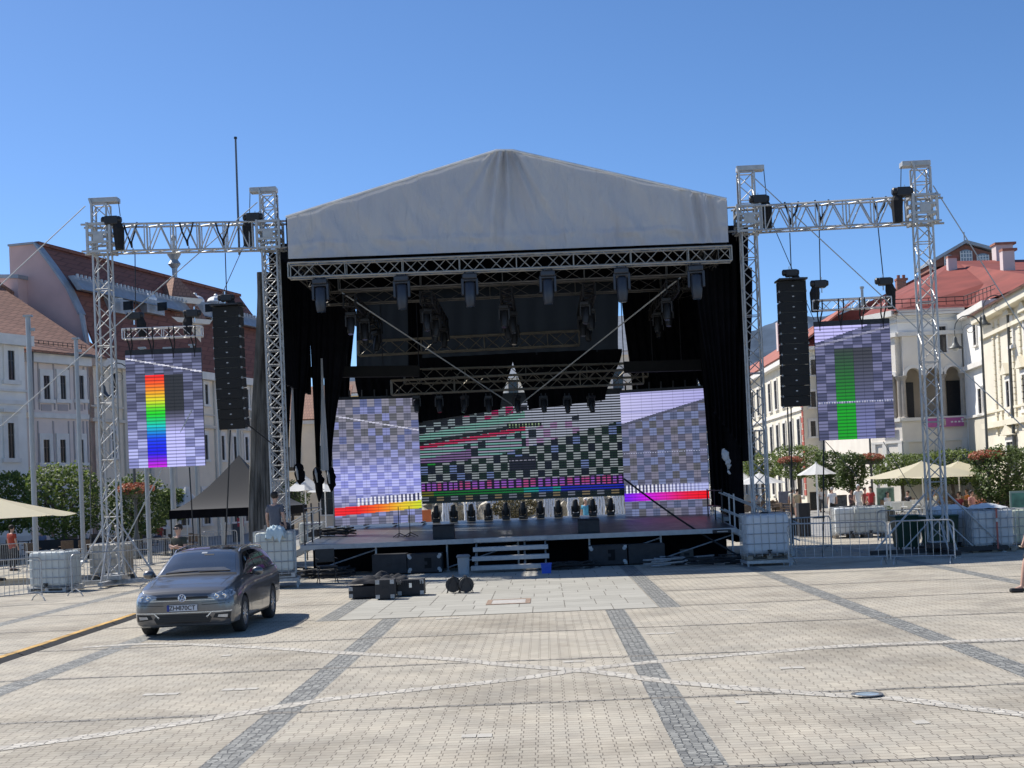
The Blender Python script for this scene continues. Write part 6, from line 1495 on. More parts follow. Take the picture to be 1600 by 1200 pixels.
# cloth on the tank, white sheets on the right tanks
def cloth_lump(name, label, c, sx, sy, h, m, hang=0.3):
    n = 22; vs = []
    for j in range(n+1):
        for i in range(n+1):
            u, v = (i/n-.5)*2, (j/n-.5)*2; r = max(abs(u), abs(v)); z = h*(1-r*r)*(0.6+0.9*noise.noise(Vector((u*3, v*3, c[0]))))+0.02
            over = max(0, r-0.75)/0.25; vs.append(Vector((c[0]+u*sx*(1+0.1*noise.noise(Vector((v*4, u*2, 1)))), c[1]+v*sy*(1+0.1*noise.noise(Vector((u*4, v*2, 5)))), c[2]+z-over*hang*(0.4+noise.noise(Vector((u*3, v*3, 9)))*0.6+0.3))))
    mb = MB(); mb.add(vs, [(j*(n+1)+i, j*(n+1)+i+1, (j+1)*(n+1)+i+1, (j+1)*(n+1)+i) for j in range(n) for i in range(n)]); return tag(mb.build(name, m, smooth=True), label, 'cloth')
q = T_IBC.location; cloth_lump('towel', 'pale blue crumpled towel on the tank behind the parked car', (q.x+.1, q.y-.35, q.z+1.26), .26, .22, .12, mat('pale_blue_towel', (0.50, 0.60, 0.62), 0.95, 0, .1, 6), .35)
SHEET = mat('white_plastic_sheet', (0.72, 0.72, 0.70), 0.5, 0, .06, 3)
q = gd(1490, 863); cloth_lump('plastic_sheet', 'white plastic sheet heaped on the tanks behind the far right tower', (q.x+.2, q.y+1.1, 1.25), .5, .4, .09, SHEET, .12)
q = gd(1560, 863); cloth_lump('plastic_sheet', 'white plastic sheet lying over the strapped grey tank', (q.x-.05, q.y+.65, 1.24), .5, .4, .10, SHEET, .04)
def make_barrier(label, a, b, h=1.1, m=STEEL, nb=None, foot=True):
    a, b = Vector(a), Vector(b); a.z = b.z = 0; L_ = (b-a).length; rz = math.atan2(b.y-a.y, b.x-a.x)
    t = thing('crowd_barrier', label, 'barrier', a, rz, 'steel crowd barriers'); P_ = lambda mb, n, m_: mb.build(n, m_, t, world=False)
    mb = MB(); r = .12; pts = [(0.02, 0, .12), (0.02, 0, h-r)]+[(0.02+r-r*math.cos(k*math.pi/8), 0, h-r+r*math.sin(k*math.pi/8)) for k in range(1, 5)]
    pts += [(L_-.02-(r-r*math.cos((4-k)*math.pi/8)), 0, h-r+r*math.sin((4-k)*math.pi/8)) for k in range(0, 5)]+[(L_-.02, 0, .12)]
    mb.path(pts, .02, 6); mb.tube((.02, 0, .2), (L_-.02, 0, .2), .018); P_(mb, 'frame', m)
    mb = MB(); nb = nb or int(L_/.13)
    for k in range(1, nb): mb.tube((L_*k/nb, 0, .2), (L_*k/nb, 0, h-.005), .0075, n=4, cap=False)
    P_(mb, 'bars', m)
    if foot:
        for x in (.12, L_-.12):
            mb = MB(); mb.path([(x, -.32, .0), (x, -.22, .1), (x, 0, .2), (x, .22, .1), (x, .32, 0)], .016, 5); P_(mb, 'foot', m)
    return t
def bpx(x0, y0, x1, y1, lab, **k): return make_barrier(lab, gd(x0, y0), gd(x1, y1), **k)
bpx(-78, 952, 67, 938, 'steel crowd barrier in front at the left edge of the photo')
bpx(112, 932, 236, 919, 'steel crowd barrier tilted beside the parked car and the left tower', nb=5)
bpx(-60, 905, 44, 893, 'steel crowd barrier behind the left white tank, cut by the photo edge')
bpx(208, 893, 268, 886, 'steel crowd barrier behind the car, beside the man in the dark green shirt')
bpx(270, 884, 326, 880, 'steel crowd barrier behind the roof of the parked car', )
bpx(318, 872, 372, 868, 'steel crowd barrier under the black tent')
bpx(1232, 884, 1388, 882, 'steel crowd barrier right of the blue-white tank, in the stage shadow', nb=11)
bpx(1391, 882, 1494, 880, 'steel crowd barrier in front of the far right tower base', nb=9)
bpx(1372, 850, 1440, 848, 'steel crowd barrier behind the far right tower, by the bright tank')
bpx(1236, 868, 1300, 862, 'steel crowd barrier standing askew behind the black wedge speakers')
bpx(1440, 838, 1504, 836, 'steel crowd barrier behind the green container')
bpx(1168, 884, 1232, 882, 'low steel frame in front of the grey-blue tank at the right stage corner', h=.34, nb=2)
def at_ground_strip():
    a, b = gd(-60, 1052), gd(212, 962); t = thing('cable_ramp', 'yellow and black cable protector ramp running to the parked car', 'cable ramp', a)
    d = (b-a); L_ = d.length; d.normalize(); s = Vector((-d.y, d.x, 0)); n = 9
    for k in range(n):
        p, q = a+d*L_*k/n, a+d*(L_*(k+1)/n-.015); j = s*random.uniform(-.02, .02); p += j; q += j
        mb = MB(); sec = lambda c: [c-s*.19, c-s*.09+Vector((0, 0, .045)), c+s*.09+Vector((0, 0, .045)), c+s*.19]
        mb.prism(sec(p), q-p); sg = mb.build('ramp_segment', RUB, t)
        mb = MB(); mb.prism([p-s*.065+Vector((0, 0, .047)), p+s*.065+Vector((0, 0, .047)), p+s*.065+Vector((0, 0, .054)), p-s*.065+Vector((0, 0, .054))], q-p); mb.build('lid', mat('worn_yellow', (0.50, 0.30, 0.08), 0.8, 0, .5, 4), sg)
at_ground_strip()
# wheelie container behind the right tower
for (x, y, w, lab) in ((1425, 862, .75, 'dark green waste container left behind the far right tower'), (1478, 864, .9, 'dark green waste container right behind the far right tower')):
    p = gd(x, y)+Vector((0, .6, 0)); t = thing('waste_container', lab, 'waste container', p, 0); GRN = mat('dark_green_plastic', (0.02, 0.06, 0.035), 0.5, 0, .15, 4)
    mb = MB(); pyr(mb, Vector((0, 0, 0)), w*.8, .12, w, 1.0, 0); mb.build('bin', GRN, t, world=False)
    mb = MB(); mb.bbox((0, 0, 1.04), (w*1.04, w*1.04, .07), .03); mb.build('lid', GRN, t, world=False)
    mb = MB(); [mb.lathe([(.07, -.02), (.07, .02)], (i*w*.3, j*w*.3, .07), 10, 'X') for i in (-1, 1) for j in (-1, 1)]; mb.build('wheels', RUB, t, world=False)
# ================================================================ cases, reels, subs
def flight(x0, x1, y0, y1, Y, d, label, parts='case', m=BLK2, corners=True):
    a, b = at(x0, y1, Y), at(x1, y1, Y); top = at((x0+x1)/2, y0, Y).z; zb = 0.03; w = b.x-a.x; c = Vector(((a.x+b.x)/2, Y+d/2, (top+zb)/2)); h = top-zb
    t = thing('flight_case', label, 'case', (c.x, Y, 0)); mb = MB(); mb.bbox(c, (w, d, h), .012); body_ = mb.build('case_body', m, t)
    mb = MB(); 
    if corners:
        for i in (-1, 1):
            for j in (-1, 1): mb = MB(); mb.bbox(c+Vector((i*(w/2-.05), -d/2, j*(h/2-.05))), (.09, .012, .09), .004); mb.build('corner_plate', STEEL, body_)
    mb = MB(); mb.box(c+Vector((0, -d/2-.005, 0)), (.16, .012, .09)); mb.build('handle', DSTEEL, body_); return t, c, w, h
Ysub = YF-0.75
for (x0, x1, y0, y1, lab) in ((582, 636, 866, 897, 'low wide black bass speaker left of the steps, outer one'), (637, 691, 865, 896, 'low wide black bass speaker left of the steps with round silver corners'),
        (921, 981, 852, 886, 'low wide black bass speaker right of the steps with round silver corners'), (983, 1040, 850, 885, 'low wide black bass speaker right of the steps, outer one')):
    t, c, w, h = flight(x0, x1, y0, y1, Ysub, .7, lab, corners=('corners' in lab)); t.name = 'bass_speaker'; t['category'] = 'loudspeaker'
    if 'corners' in lab:
        mb = MB(); 
        for i in (-1, 1):
            for j in (-1, 1): mb = MB(); mb.lathe([(.001, -.02), (.045, -.02), (.055, -.003)], c+Vector((i*(w/2-.08), -.35, j*(h/2-.1))), 12, 'Y', cap=False); mb.build('wheel_dish', mat('pale_dish', (0.45, 0.46, 0.45), .5), t)
        mb = MB(); mb.box(c+Vector((.1, -.352, 0)), (.2, .01, h*.55)); mb.build('port', mat('deep_black', (0.003, 0.003, 0.003), .9), t)
t, c, w, h = flight(545, 594, 916, 934, gd(570, 936).y, .45, 'long black case under folded black cloth on the flagstones')
cloth_lump('folded_cloth', 'rumpled black cloth lying on the long black case', (c.x+.22, c.y, c.z+h/2+.06), .62, .24, .16, mat('worn_black_cloth', (0.03, 0.03, 0.033), .9, 0, .4, 6), .05)
cloth_lump('folded_cloth', 'second rumpled black cloth behind the small square case', (c.x+.45, c.y+.35, .3), .6, .25, .25, MATS['worn_black_cloth'], .3)
t, c, w, h = flight(587, 617, 906, 937, gd(600, 938).y, .4, 'small square black case in front of the cloth covered case'); mb = MB(); [mb.lathe([(.03, -.015), (.03, .015)], c+Vector((i*w*.35, -.15, -h/2-.01)), 8, 'X') for i in (-1, 1)]; mb.build('casters', RUB, t)
t, c, w, h = flight(621, 663, 906, 931, gd(640, 932).y, .45, 'black ribbed case with a silver latch right of the small case'); mb = MB()
for k in range(12): mb.box(c+Vector((-w/2+.05+k*(w-.1)/11, -.235, h*.28)), (.02, .02, h*.3))
mb.build('ribs', BLK, t); mb = MB(); mb.box(c+Vector((0, -.24, .05)), (.06, .02, .1)); mb.build('latch', SILV, t)
for (x, y, lab) in ((709, 927, 'black cable reel on the flagstones, left of the pair'), (728, 927, 'black cable reel on the flagstones, right of the pair')):
    p = gd(x, y); t = thing('cable_reel', lab, 'cable reel', p, R(random.uniform(-15, 15)))
    for s in (-1, 1): mb = MB(); mb.lathe([(.001, s*.09), (.17, s*.09), (.175, s*.10), (.17, s*.11), (.001, s*.11)], (0, 0, .2), 20, 'Y', cap=False); mb.build('drum_side', BLK, t, world=False)
    mb = MB(); mb.lathe([(.12, -.09), (.14, -.03), (.135, .03), (.12, .09)], (0, 0, .2), 16, 'Y'); mb.build('cable_winding', RUB, t, world=False)
    mb = MB(); [mb.path([(-.15, s*.12, 0), (-.1, s*.12, .2), (0, s*.12, .4), (.1, s*.12, .2), (.15, s*.12, 0)], .01, 5) for s in (-1, 1)]; mb.tube((0, -.12, .4), (0, .12, .4), .014); mb.build('stand', DSTEEL, t, world=False)
# grey bin, blue bucket
p = gd(725, 899); t = thing('waste_bin', 'small grey bin beside the silver stage steps', 'bin', p); mb = MB(); mb.lathe([(.13, 0), (.15, .04), (.17, .5), (.17, .52)], n=16); mb.build('bin_body', mat('grey_plastic', (0.33, 0.36, 0.38), .5), t, world=False); mb = MB(); mb.lathe([(.19, .5), (.2, .53), (.16, .58)], n=16); mb.build('lid', mat('grey_lid', (0.2, .22, .24), .5), t, world=False)
p = gd(854, 896); t = thing('bucket', 'blue square bucket at the foot of the silver stage steps', 'bucket', p); BLU = mat('blue_plastic', (0.03, 0.10, 0.55), .45, 0, .1, 5)
mb = MB(); pyr(mb, Vector((0, 0, 0)), .24, 0, .29, .27, 0); mb.build('bucket_body', BLU, t, world=False); mb = MB(); mb.box((0, 0, .27), (.31, .31, .025)); mb.path([(-.15, 0, .27), (-.1, -.08, .2), (0, -.17, .15), (.1, -.08, .2), (.15, 0, .27)], .006, 4); mb.build('rim', BLU, t, world=False)
# folding chair
def chair(label, p, rz, m=BLK, m2=DSTEEL, name='folding_chair', h=.46, w=.5, group=None):
    t = thing(name, label, 'chair', p, rz, group); B_ = lambda mb, n, mm: mb.build(n, mm, t, world=False)
    mb = MB(); mb.bbox((0, 0, h), (w, .46, .035), .012); B_(mb, 'seat', m)
    mb = MB(); mb.bbox((0, .24, h+.28), (w, .03, .36), .012); B_(mb, 'backrest', m)
    for sx in (-1, 1):
        for sy in (-1, 1):
            mb = MB(); mb.tube((sx*w/2*.9, sy*.2, h), (sx*w/2, -sy*.22 if name == 'folding_chair' else sy*.22, 0), .013, n=5); B_(mb, 'leg', m2)
    mb = MB(); [mb.tube((sx*w/2, .23, h), (sx*w/2, .27, h+.46), .013, n=5) for sx in (-1, 1)]; [mb.tube((sx*w/2, -.2, h+.2), (sx*w/2, .24, h+.22), .014, n=5) for sx in (-1, 1)]; B_(mb, 'armrest', m2); return t
chair('black folding camp chair in front of the left stage corner', gd(512, 911), R(20))
p = gd(470, 905); t = thing('cable_pile', 'tangle of black cables and straps on the ground at the left stage corner', 'cables', p)
for k in range(12):
    c = p+Vector((random.uniform(-.5, 1.5), random.uniform(-.2, 1.4), .04)); r_ = random.uniform(.12, .38); mb = MB(); mb.path([c+Vector((r_*1.5*math.cos(a*.7+k)+random.uniform(-.03, .03), r_*math.sin(a*.7+k), .012*a)) for a in range(20)], .024, 5); mb.build('coil', RUB, t)
p = gd(900, 890); t = thing('cable_pile', 'black cables coiled on the ground right of the steps before the bass speaker', 'cables', p)
for k in range(9):
    c = p+Vector((random.uniform(-.9, .5), random.uniform(.0, .5), .04)); r_ = random.uniform(.12, .3); mb = MB(); mb.path([c+Vector((r_*1.8*math.cos(a*.7+k), r_*math.sin(a*.7+k), .01*a)) for a in range(18)], .022, 5); mb.build('coil', RUB, t)
p = gd(1118, 884); t = thing('cable_pile', 'cables and steel tubes lying under the right end of the stage', 'cables', p)
for k in range(12):
    c = p+Vector((random.uniform(-1.6, 1.3), random.uniform(-.1, 1.2), .04)); r_ = random.uniform(.12, .35); mb = MB(); mb.path([c+Vector((r_*1.8*math.cos(a*.7+k), r_*math.sin(a*.7+k), .012*a)) for a in range(18)], .024, 5); mb.build('coil', RUB if k % 3 else STEEL, t)
t, c, w, h = flight(1063, 1084, 858, 876, YF+.6, .4, 'small grey-brown box under the right end of the stage', m=mat('taupe_box', (0.12, .11, .095), .7), corners=False)
# wedge speakers parked right
for (x0, x1, y0, y1, lab) in ((1236, 1252, 810, 838, 'black box leaning in the shade behind the right barrier'), (1250, 1268, 786, 840, 'tall black speaker box behind the right barrier')):
    Y = gd(1250, y1).y; t, c, w, h = flight(x0, x1, y0, y1, Y, .5, lab, corners=False)
t, c, w, h = flight(364, 377, 818, 848, gd(370, 850).y+3, .4, 'grey speaker box standing under the black tent', m=mat('grey_speaker', (0.1, .1, .1), .7), corners=False)
# ================================================================ tent, umbrellas, poles
def tent():
    Y = KY*27.0; a = at(265, 806, Y); s = 4.1; t = thing('pop_up_tent', 'black pop-up tent with a pointed roof left of the stage', 'tent', (a.x, Y, 0)); TB_ = translucent('dark_tent_fabric', (0.045, 0.045, 0.048), .1)
    z0, z1 = 2.10, 4.0; c = Vector((a.x+s/2, Y+s/2, 0)); n = 10; co = [(a.x, Y), (a.x+s, Y), (a.x+s, Y+s), (a.x, Y+s)]
    for k in range(4):
        A, B = Vector((*co[k], 0)), Vector((*co[(k+1) % 4], 0)); vs = []
        for j in range(n+1):
            v = j/n
            for i in range(n+1):
                p = A.lerp(B, i/n).lerp(c, v); p.z = z0+(z1-z0)*(v**1.45)-0.07*math.sin(math.pi*i/n)*(1-v)*math.sin(math.pi*min(1, v*1.2+.1)); vs.append(p)
        mb = MB(); mb.add(vs, [(j*(n+1)+i, j*(n+1)+i+1, (j+1)*(n+1)+i+1, (j+1)*(n+1)+i) for j in range(n) for i in range(n)]); mb.build('roof_panel', TB_, t, smooth=True)
        mb = MB(); mb.prism([A+Vector((0, 0, z0)), B+Vector((0, 0, z0)), B+Vector((0, 0, z0-.3)), A+Vector((0, 0, z0-.3))], (B-A).cross(Vector((0, 0, 1))).normalized()*.012); mb.build('valance', CLOTHB, t)
        mb = MB(); mb.box((A.x+(.04 if A.x < c.x else -.04), A.y+(.04 if A.y < c.y else -.04), z0/2), (.045, .045, z0)); mb.build('leg', BLK, t)
tent()
def make_umbrella(label, apex, half, z_edge, m, n=4, name='parasol', pole=None, polem=None):
    t = thing(name, label, 'parasol', (apex[0], apex[1], 0), R(8)); z1 = apex[2]; B_ = lambda mb, nn, mm, s=False: mb.build(nn, mm, t, s, world=False)
    mb = MB(); seg = n; K = 6; ring = []
    for j in range(K+1):
        v = j/K
        for k in range(seg*4):
            a = (k/(seg*4))*2*math.pi+math.pi/seg*(1 if n == 4 else 0); q = (k % 4)/4; rr = half*(1.0 if n > 4 else 1.41)
            A = Vector((math.cos(2*math.pi*(k//4)/seg+math.pi/seg), math.sin(2*math.pi*(k//4)/seg+math.pi/seg), 0))*rr; B = Vector((math.cos(2*math.pi*(k//4+1)/seg+math.pi/seg), math.sin(2*math.pi*(k//4+1)/seg+math.pi/seg), 0))*rr
            p = A.lerp(B, q)*max(v, .02); p.z = z1+(z_edge-z1)*(v**.92)-0.05*half*math.sin(math.pi*q)*v*.6; ring.append(p)
    N_ = seg*4; mb.add(ring, [(j*N_+k, j*N_+(k+1) % N_, (j+1)*N_+(k+1) % N_, (j+1)*N_+k) for j in range(K) for k in range(N_)]); B_(mb, 'canopy', m)
    mb = MB(); mb.tube((0, 0, 0), (0, 0, z1+.05), .035 if not pole else pole, n=8); B_(mb, 'pole', polem or WHT)
    mb = MB(); mb.lathe([(.35, 0), (.35, .08), (.06, .12)], n=12); B_(mb, 'base', DSTEEL)
    mb = MB()
    for k in range(seg): a = 2*math.pi*k/seg+math.pi/seg; rr = half*(1.0 if n > 4 else 1.41); mb.tube((0, 0, z1-.08), (math.cos(a)*rr*.97, math.sin(a)*rr*.97, z_edge-.03), .012, n=4)
    B_(mb, 'ribs', polem or WHT); return t
CRM = translucent('cream_parasol_fabric', (0.74, 0.68, 0.50), .45); WPF = translucent('white_parasol_fabric', (0.82, 0.82, 0.80), .4)
def umb(ax, ay, x0, x1, ye, Y, m, label, n=4, **k):
    Y = KY*Y; A = at(ax, ay, Y); half = (at(x1, ye, Y).x-at(x0, ye, Y).x)/2; ze = at((x0+x1)/2, ye, Y).z; return make_umbrella(label, (A.x, A.y, A.z), half*(.95 if n > 4 else 1.03), ze, m, n, **k)
umb(-12, 776, -120, 88, 808, 26, CRM, 'large cream parasol cut by the left photo edge')
umb(1186, 739, 1146, 1232, 755, 50, WPF, 'white parasol seen through the right stage tower', 8)
umb(1160, 738, 1130, 1190, 753, 56, WPF, 'white parasol half hidden behind the right stage drape', 8)
umb(1275, 723, 1243, 1307, 741, 44, WPF, 'white round parasol between the speaker stack and the green screen', 8, pole=.06)
umb(1440, 721, 1372, 1506, 744, 37, CRM, 'large cream parasol left of the far right tower')
umb(1497, 721, 1440, 1560, 743, 42, CRM, 'large cream parasol right of the far right tower')
umb(476, 742, 440, 512, 766, 38, WPF, 'white parasol seen left of the left stage screen', 6); umb(507, 755, 470, 535, 768, 42, WPF, 'smaller white parasol behind the left stage stairs', 6)
umb(290, 760, 262, 322, 790, 40, WPF, 'white parasol behind the black tent', 6)
SPOLE = mat('grey_flagpole_paint', (0.36, 0.38, 0.39), .45, .3, .06, 3)
def flagpole(px, ytop, Y, r, label):
    Y = KY*Y; p = at(px, ytop, Y); t = thing('flagpole', label, 'flagpole', (p.x, Y, 0)); mb = MB(); mb.tube((p.x, Y, 0), (p.x, Y, p.z), r, r*.9, 10); mb.build('pole', SPOLE, t)
    mb = MB(); mb.box((p.x, Y, p.z+.03), (r*3, r*2.4, .07)); mb.box((p.x+r*1.6, Y, p.z-.5), (r*1.5, .08, .12)); mb.build('truck', SPOLE, t); mb = MB(); mb.lathe([(r*2.2, 0), (r*2.2, .05), (r*1.1, .1)], (p.x, Y, 0), 12); mb.build('base_plate', STEEL, t)
for (x, yt, Y, r, lab) in ((43.5, 495, 30, .105, 'grey square-capped flagpole nearest the left photo edge'), (118.5, 530, 33, .095, 'grey flagpole between the left photo edge and the far left tower'), (222, 545, 30, .09, 'grey flagpole directly behind the rainbow screen'), (262, 545, 33, .12, 'thicker grey flagpole behind the right half of the rainbow screen'),
        (336, 500, 36, .09, 'grey flagpole between the rainbow screen and the left speaker column'), (366, 520, 39, .09, 'grey flagpole behind the left speaker column'), (300, 540, 37, .10, 'grey flagpole behind the right edge of the rainbow screen')):
    flagpole(x, yt, Y, r, lab)
# ================================================================ street lamps with flower rings
FLR = leafmat('red_flower_petals', (0.30, 0.05, 0.03), (0.42, 0.20, 0.11), .3); FLG = leafmat('basket_leaves', (0.05, 0.09, 0.03), (0.10, 0.16, 0.05), .3)
def leafball(mb, c, rad, n, size, fn=None, rng=random):
    c = Vector(c)
    for _ in range(n):
        while True:
            u = Vector((rng.uniform(-1, 1), rng.uniform(-1, 1), rng.uniform(-1, 1)))
            if u.length <= 1: break
        if u.length > 1e-3 and rng.random() < .65: u = u.normalized()*rng.uniform(.8, 1.03)
        p = c+Vector((u.x*rad[0], u.y*rad[1], u.z*rad[2]))
        if fn and not fn(p, u): continue
        a = Vector((rng.gauss(0, 1), rng.gauss(0, 1), rng.gauss(0, 1))).normalized(); b = a.orthogonal().normalized(); s = size*rng.uniform(.6, 1.3)
        mb.add([p-a*s*.5-b*s*.1, p-b*s*.42, p+a*s*.5, p+b*s*.42], [(0, 1, 2, 3)])
LAMPM = mat('grey_lamp_post_paint', (0.10, 0.105, 0.10), .5, .3, .1, 3); LGL = mat('lamp_glass', (0.35, .36, .35), .2)
def lamp_post(px, ybase, Y, htop, label, flower_z=None, fr_=.8, arms=True, r=.07, armside=(-1, 1)):
    Y = KY*Y; p = at(px, ybase, Y); x = p.x; t = thing('street_lamp', label, 'street lamp', (x, Y, 0), 0, 'street lamps with flower rings'); P_ = lambda mb, n, m, par=None, s=False: mb.build(n, m, par or t, s, world=False)
    mb = MB(); mb.lathe([(.2, 0), (.2, .25), (.13, .4), (.15, .9), (.1, 1.1), (r, 1.4), (r*.85, htop*.6), (r*.7, htop), (r*1.1, htop+.05), (.01, htop+.25)], n=12); P_(mb, 'post', LAMPM, None, True)
    if arms:
        for s in armside:
            mb = MB(); mb.path([(0, 0, htop-.9)]+[(s*(.62-.6*math.cos(a*math.pi/8)), 0, htop-.35+.6*math.sin(a*math.pi/8)) for a in range(0, 9)], .03, 6)
            mb.path([(s*(.55+.3*math.cos(a*.7)*(1-a/14)), 0, htop-.4+.3*math.sin(a*.7)*(1-a/14)) for a in range(12)], .014, 5); mb.tube((s*1.22, 0, htop-.4), (s*1.22, 0, htop-.75), .02); am = P_(mb, 'arm', LAMPM)
            mb = MB(); mb.lathe([(.04, htop-.7), (.09, htop-.78), (.11, htop-.95), (.2, htop-1.12), (.33, htop-1.2), (.34, htop-1.24)], (s*1.22, 0, 0), 14, cap=False); P_(mb, 'lamp_shade', LAMPM, am, True)
            mb = MB(); mb.ball((s*1.22, 0, htop-1.24), .17, 10, (1, 1, .6)); P_(mb, 'lamp_glass', LGL, am, True)
    if flower_z:
        mb = MB(); leafball(mb, (0, 0, flower_z), (fr_, fr_, .28), 900, .11); P_(mb, 'flowers', FLR)
        mb = MB(); leafball(mb, (0, 0, flower_z-.14), (fr_*.93, fr_*.93, .25), 500, .12); mb.cur = 0; P_(mb, 'basket_foliage', FLG)
        mb = MB(); mb.lathe([(fr_*.5, flower_z-.38), (fr_*.75, flower_z-.1)], n=14); [mb.tube((0, 0, flower_z-.75), (fr_*.6*math.cos(a), fr_*.6*math.sin(a), flower_z-.35), .02, n=4) for a in (0, 1.57, 3.14, 4.71)]; P_(mb, 'basket', LAMPM)
def fz(px, y, Y): return at(px, y, KY*Y).z
lamp_post(1547, 790, 36, fz(1543, 500, 36), 'tall street lamp with red flower ring at the right, nearest of its row', fz(1546, 712, 36), .88, armside=(-1,))
lamp_post(1588, 760, 40, fz(1578, 468, 40), 'plain tall street lamp with one bell shade near the right photo edge', None, armside=(-1,), r=.10)
lamp_post(1364, 790, 46, fz(1360, 600, 46), 'street lamp with red flower ring below the green screen', fz(1365, 715, 46), .78, False)
lamp_post(1238, 800, 50, fz(1236, 640, 50), 'street lamp with red flower ring behind the right speaker column', fz(1239, 719, 50), .78, False)
lamp_post(214, 850, 34, fz(205, 575, 34), 'street lamp with red flower ring behind the rainbow screen', fz(213, 764, 34), .85, True, armside=(-1, 1))
# ================================================================ trees
LF = leafmat('hornbeam_leaves', (0.055, 0.09, 0.022), (0.20, 0.26, 0.065), .4); LF2 = leafmat('darker_leaves', (0.04, 0.07, 0.02), (0.14, 0.19, 0.055), .35); BARK = mat('grey_bark', (0.10, 0.085, 0.07), .9, 0, .3, 6, .4, 20)
def tree(px, py, Y, wpx, hpx, label, m=LF, n=3200, leaf=.15, dep=None, name='clipped_tree', trunk=True):
    Y = KY*Y; c = at(px, py, Y); rx = wpx/2*Y/F; rz_ = hpx/2*Y/F; ry = dep or rx*.85; t = thing(name, label, 'tree', (c.x, c.y, 0)); sd = random.random()*50
    def fn(p, u):
        q = noise.noise(Vector((p.x*.9+sd, p.y*.9, p.z*1.1))); return u.length < .86+.32*q+.05 or random.random() < .12
    def box(p): return p
    mb = MB()
    k_ = 0
    while k_ < n:
        u = Vector((random.uniform(-1, 1), random.uniform(-1, 1), random.uniform(-1, 1))); e = (abs(u.x)**3.4+abs(u.y)**3.4+abs(u.z)**3.0)
        if e > 1: continue
        if e < .35 and random.random() < .7: continue
        lump = noise.noise(Vector((u.x*2.2+sd, u.y*2.2, u.z*2.2)))*.22+noise.noise(Vector((u.x*6+sd, u.y*6, u.z*6)))*.08
        sc = 1+lump
        p = Vector((c.x+u.x*rx*sc, c.y+u.y*ry*sc, c.z+u.z*rz_*sc))
        a = Vector((random.gauss(0, 1), random.gauss(0, 1), random.gauss(0, .8))).normalized(); b = a.orthogonal().normalized(); s = leaf*random.uniform(.6, 1.35)
        mb.add([p-a*s*.55, p-b*s*.36, p+a*s*.55, p+b*s*.36], [(0, 1, 2, 3)]); k_ += 1
    mb.build('crown', m, t)
    mb = MB(); mb.path([(c.x, c.y, 0), (c.x+.05, c.y, c.z*.4), (c.x, c.y, c.z-rz_*.2), (c.x+.1, c.y, c.z+rz_*.3)], [.14, .11, .09, .04], 8)
    for a in range(6):
        an = a*1.05+sd; mb.path([(c.x, c.y, c.z-rz_*.5), (c.x+rx*.35*math.cos(an), c.y+ry*.35*math.sin(an), c.z-rz_*.1), (c.x+rx*.75*math.cos(an), c.y+ry*.7*math.sin(an), c.z+rz_*.3)], [.06, .045, .015], 5)
    mb.build('trunk', BARK, t); return t
tree(14, 784, 37, 78, 96, 'clipped tree at the left photo edge behind the cream parasol'); tree(98, 782, 36, 112, 112, 'large clipped tree between the first two flagpoles on the left', n=4600)
tree(212, 790, 37, 90, 96, 'clipped dark tree behind the red flower ring left', LF2); tree(272, 788, 40, 52, 48, 'small bright clipped tree left of the black tent', LF)
tree(1572, 742, 36, 100, 88, 'clipped dark green tree nearest the right photo edge', LF2, 4600); tree(1486, 730, 47, 96, 56, 'clipped tree behind the cream parasols, right of the tower', LF, 3400); tree(1408, 734, 47, 92, 50, 'clipped tree below the right edge of the green screen', LF, 3400)
tree(1330, 737, 45, 46, 58, 'clipped round tree right of the white parasol', LF2, 2600); tree(1296, 735, 47, 50, 60, 'clipped tree just behind the white round parasol', LF2, 2600); tree(1246, 722, 52, 74, 52, 'clipped tree between the speaker column and the white parasol', LF, 2800); tree(1190, 728, 56, 60, 40, 'clipped tree behind the right stage tower', LF, 2400)
tree(1650, 745, 38, 110, 90, 'clipped tree beyond the right photo edge', LF2, 2500)
tree(455, 770, 60, 60, 40, 'low clipped tree seen left of the left stage stairs', LF2, 1500)
# ================================================================ fountain rocks behind the stage
def fountain():
    c = at(812, 800, KY*46); t = thing('fountain', 'rock fountain with falling white water seen under the middle screen', 'fountain', (c.x, KY*46, 0)); ROCK = mat('pale_wet_rock', (0.42, 0.38, 0.30), .6, 0, .65, 2.2, .8, 6); x0, x1 = at(640, 790, KY*46).x, at(1000, 790, KY*46).x
    for (x, r, h, m) in [(x0+(x1-x0)*k/13+random.uniform(-.3, .3), random.uniform(.8, 1.3), random.uniform(1.3, 2.7), ROCK) for k in range(14)]:
        mb = MB(); mb.ball((x, KY*46+.5+random.uniform(-.4, 1), h*.4), 1, 18, (r, r*.8, h*.75))
        for i in range(len(mb.v)): v = mb.v[i]; mb.v[i] = v+Vector((noise.noise(v*1.7), noise.noise(v*1.7+Vector((5, 0, 0))), noise.noise(v*1.9+Vector((0, 9, 0)))))*.5
        mb.build('rock', m, t)
    WAT = mat('white_water', (0.78, 0.8, 0.82), .4, 0, .1, 8, .5, 20, vstretch=(6, 6, .6))
    for px in (700, 735, 770, 858, 895, 935, 965):
        x = at(px, 790, KY*45.3).x; mb = MB(); n = 12
        for s in range(5): mb.path([(x+(s-2)*.14+random.uniform(-.04, .04), KY*45.3-.5*(k/n), 2.5*(1-(k/n)**1.6)+.05) for k in range(n+1)], [.05+.03*k/n for k in range(n+1)], 5)
        mb.build('water_jet', WAT, t)
    mb = MB(); mb.lathe([(6.8, 0), (6.8, .5), (6.5, .5), (6.4, .35)], ((x0+x1)/2, KY*47, 0), 40, cap=False); mb.build('basin', mat('basin_stone', (0.4, .38, .34), .8), t)
fountain()
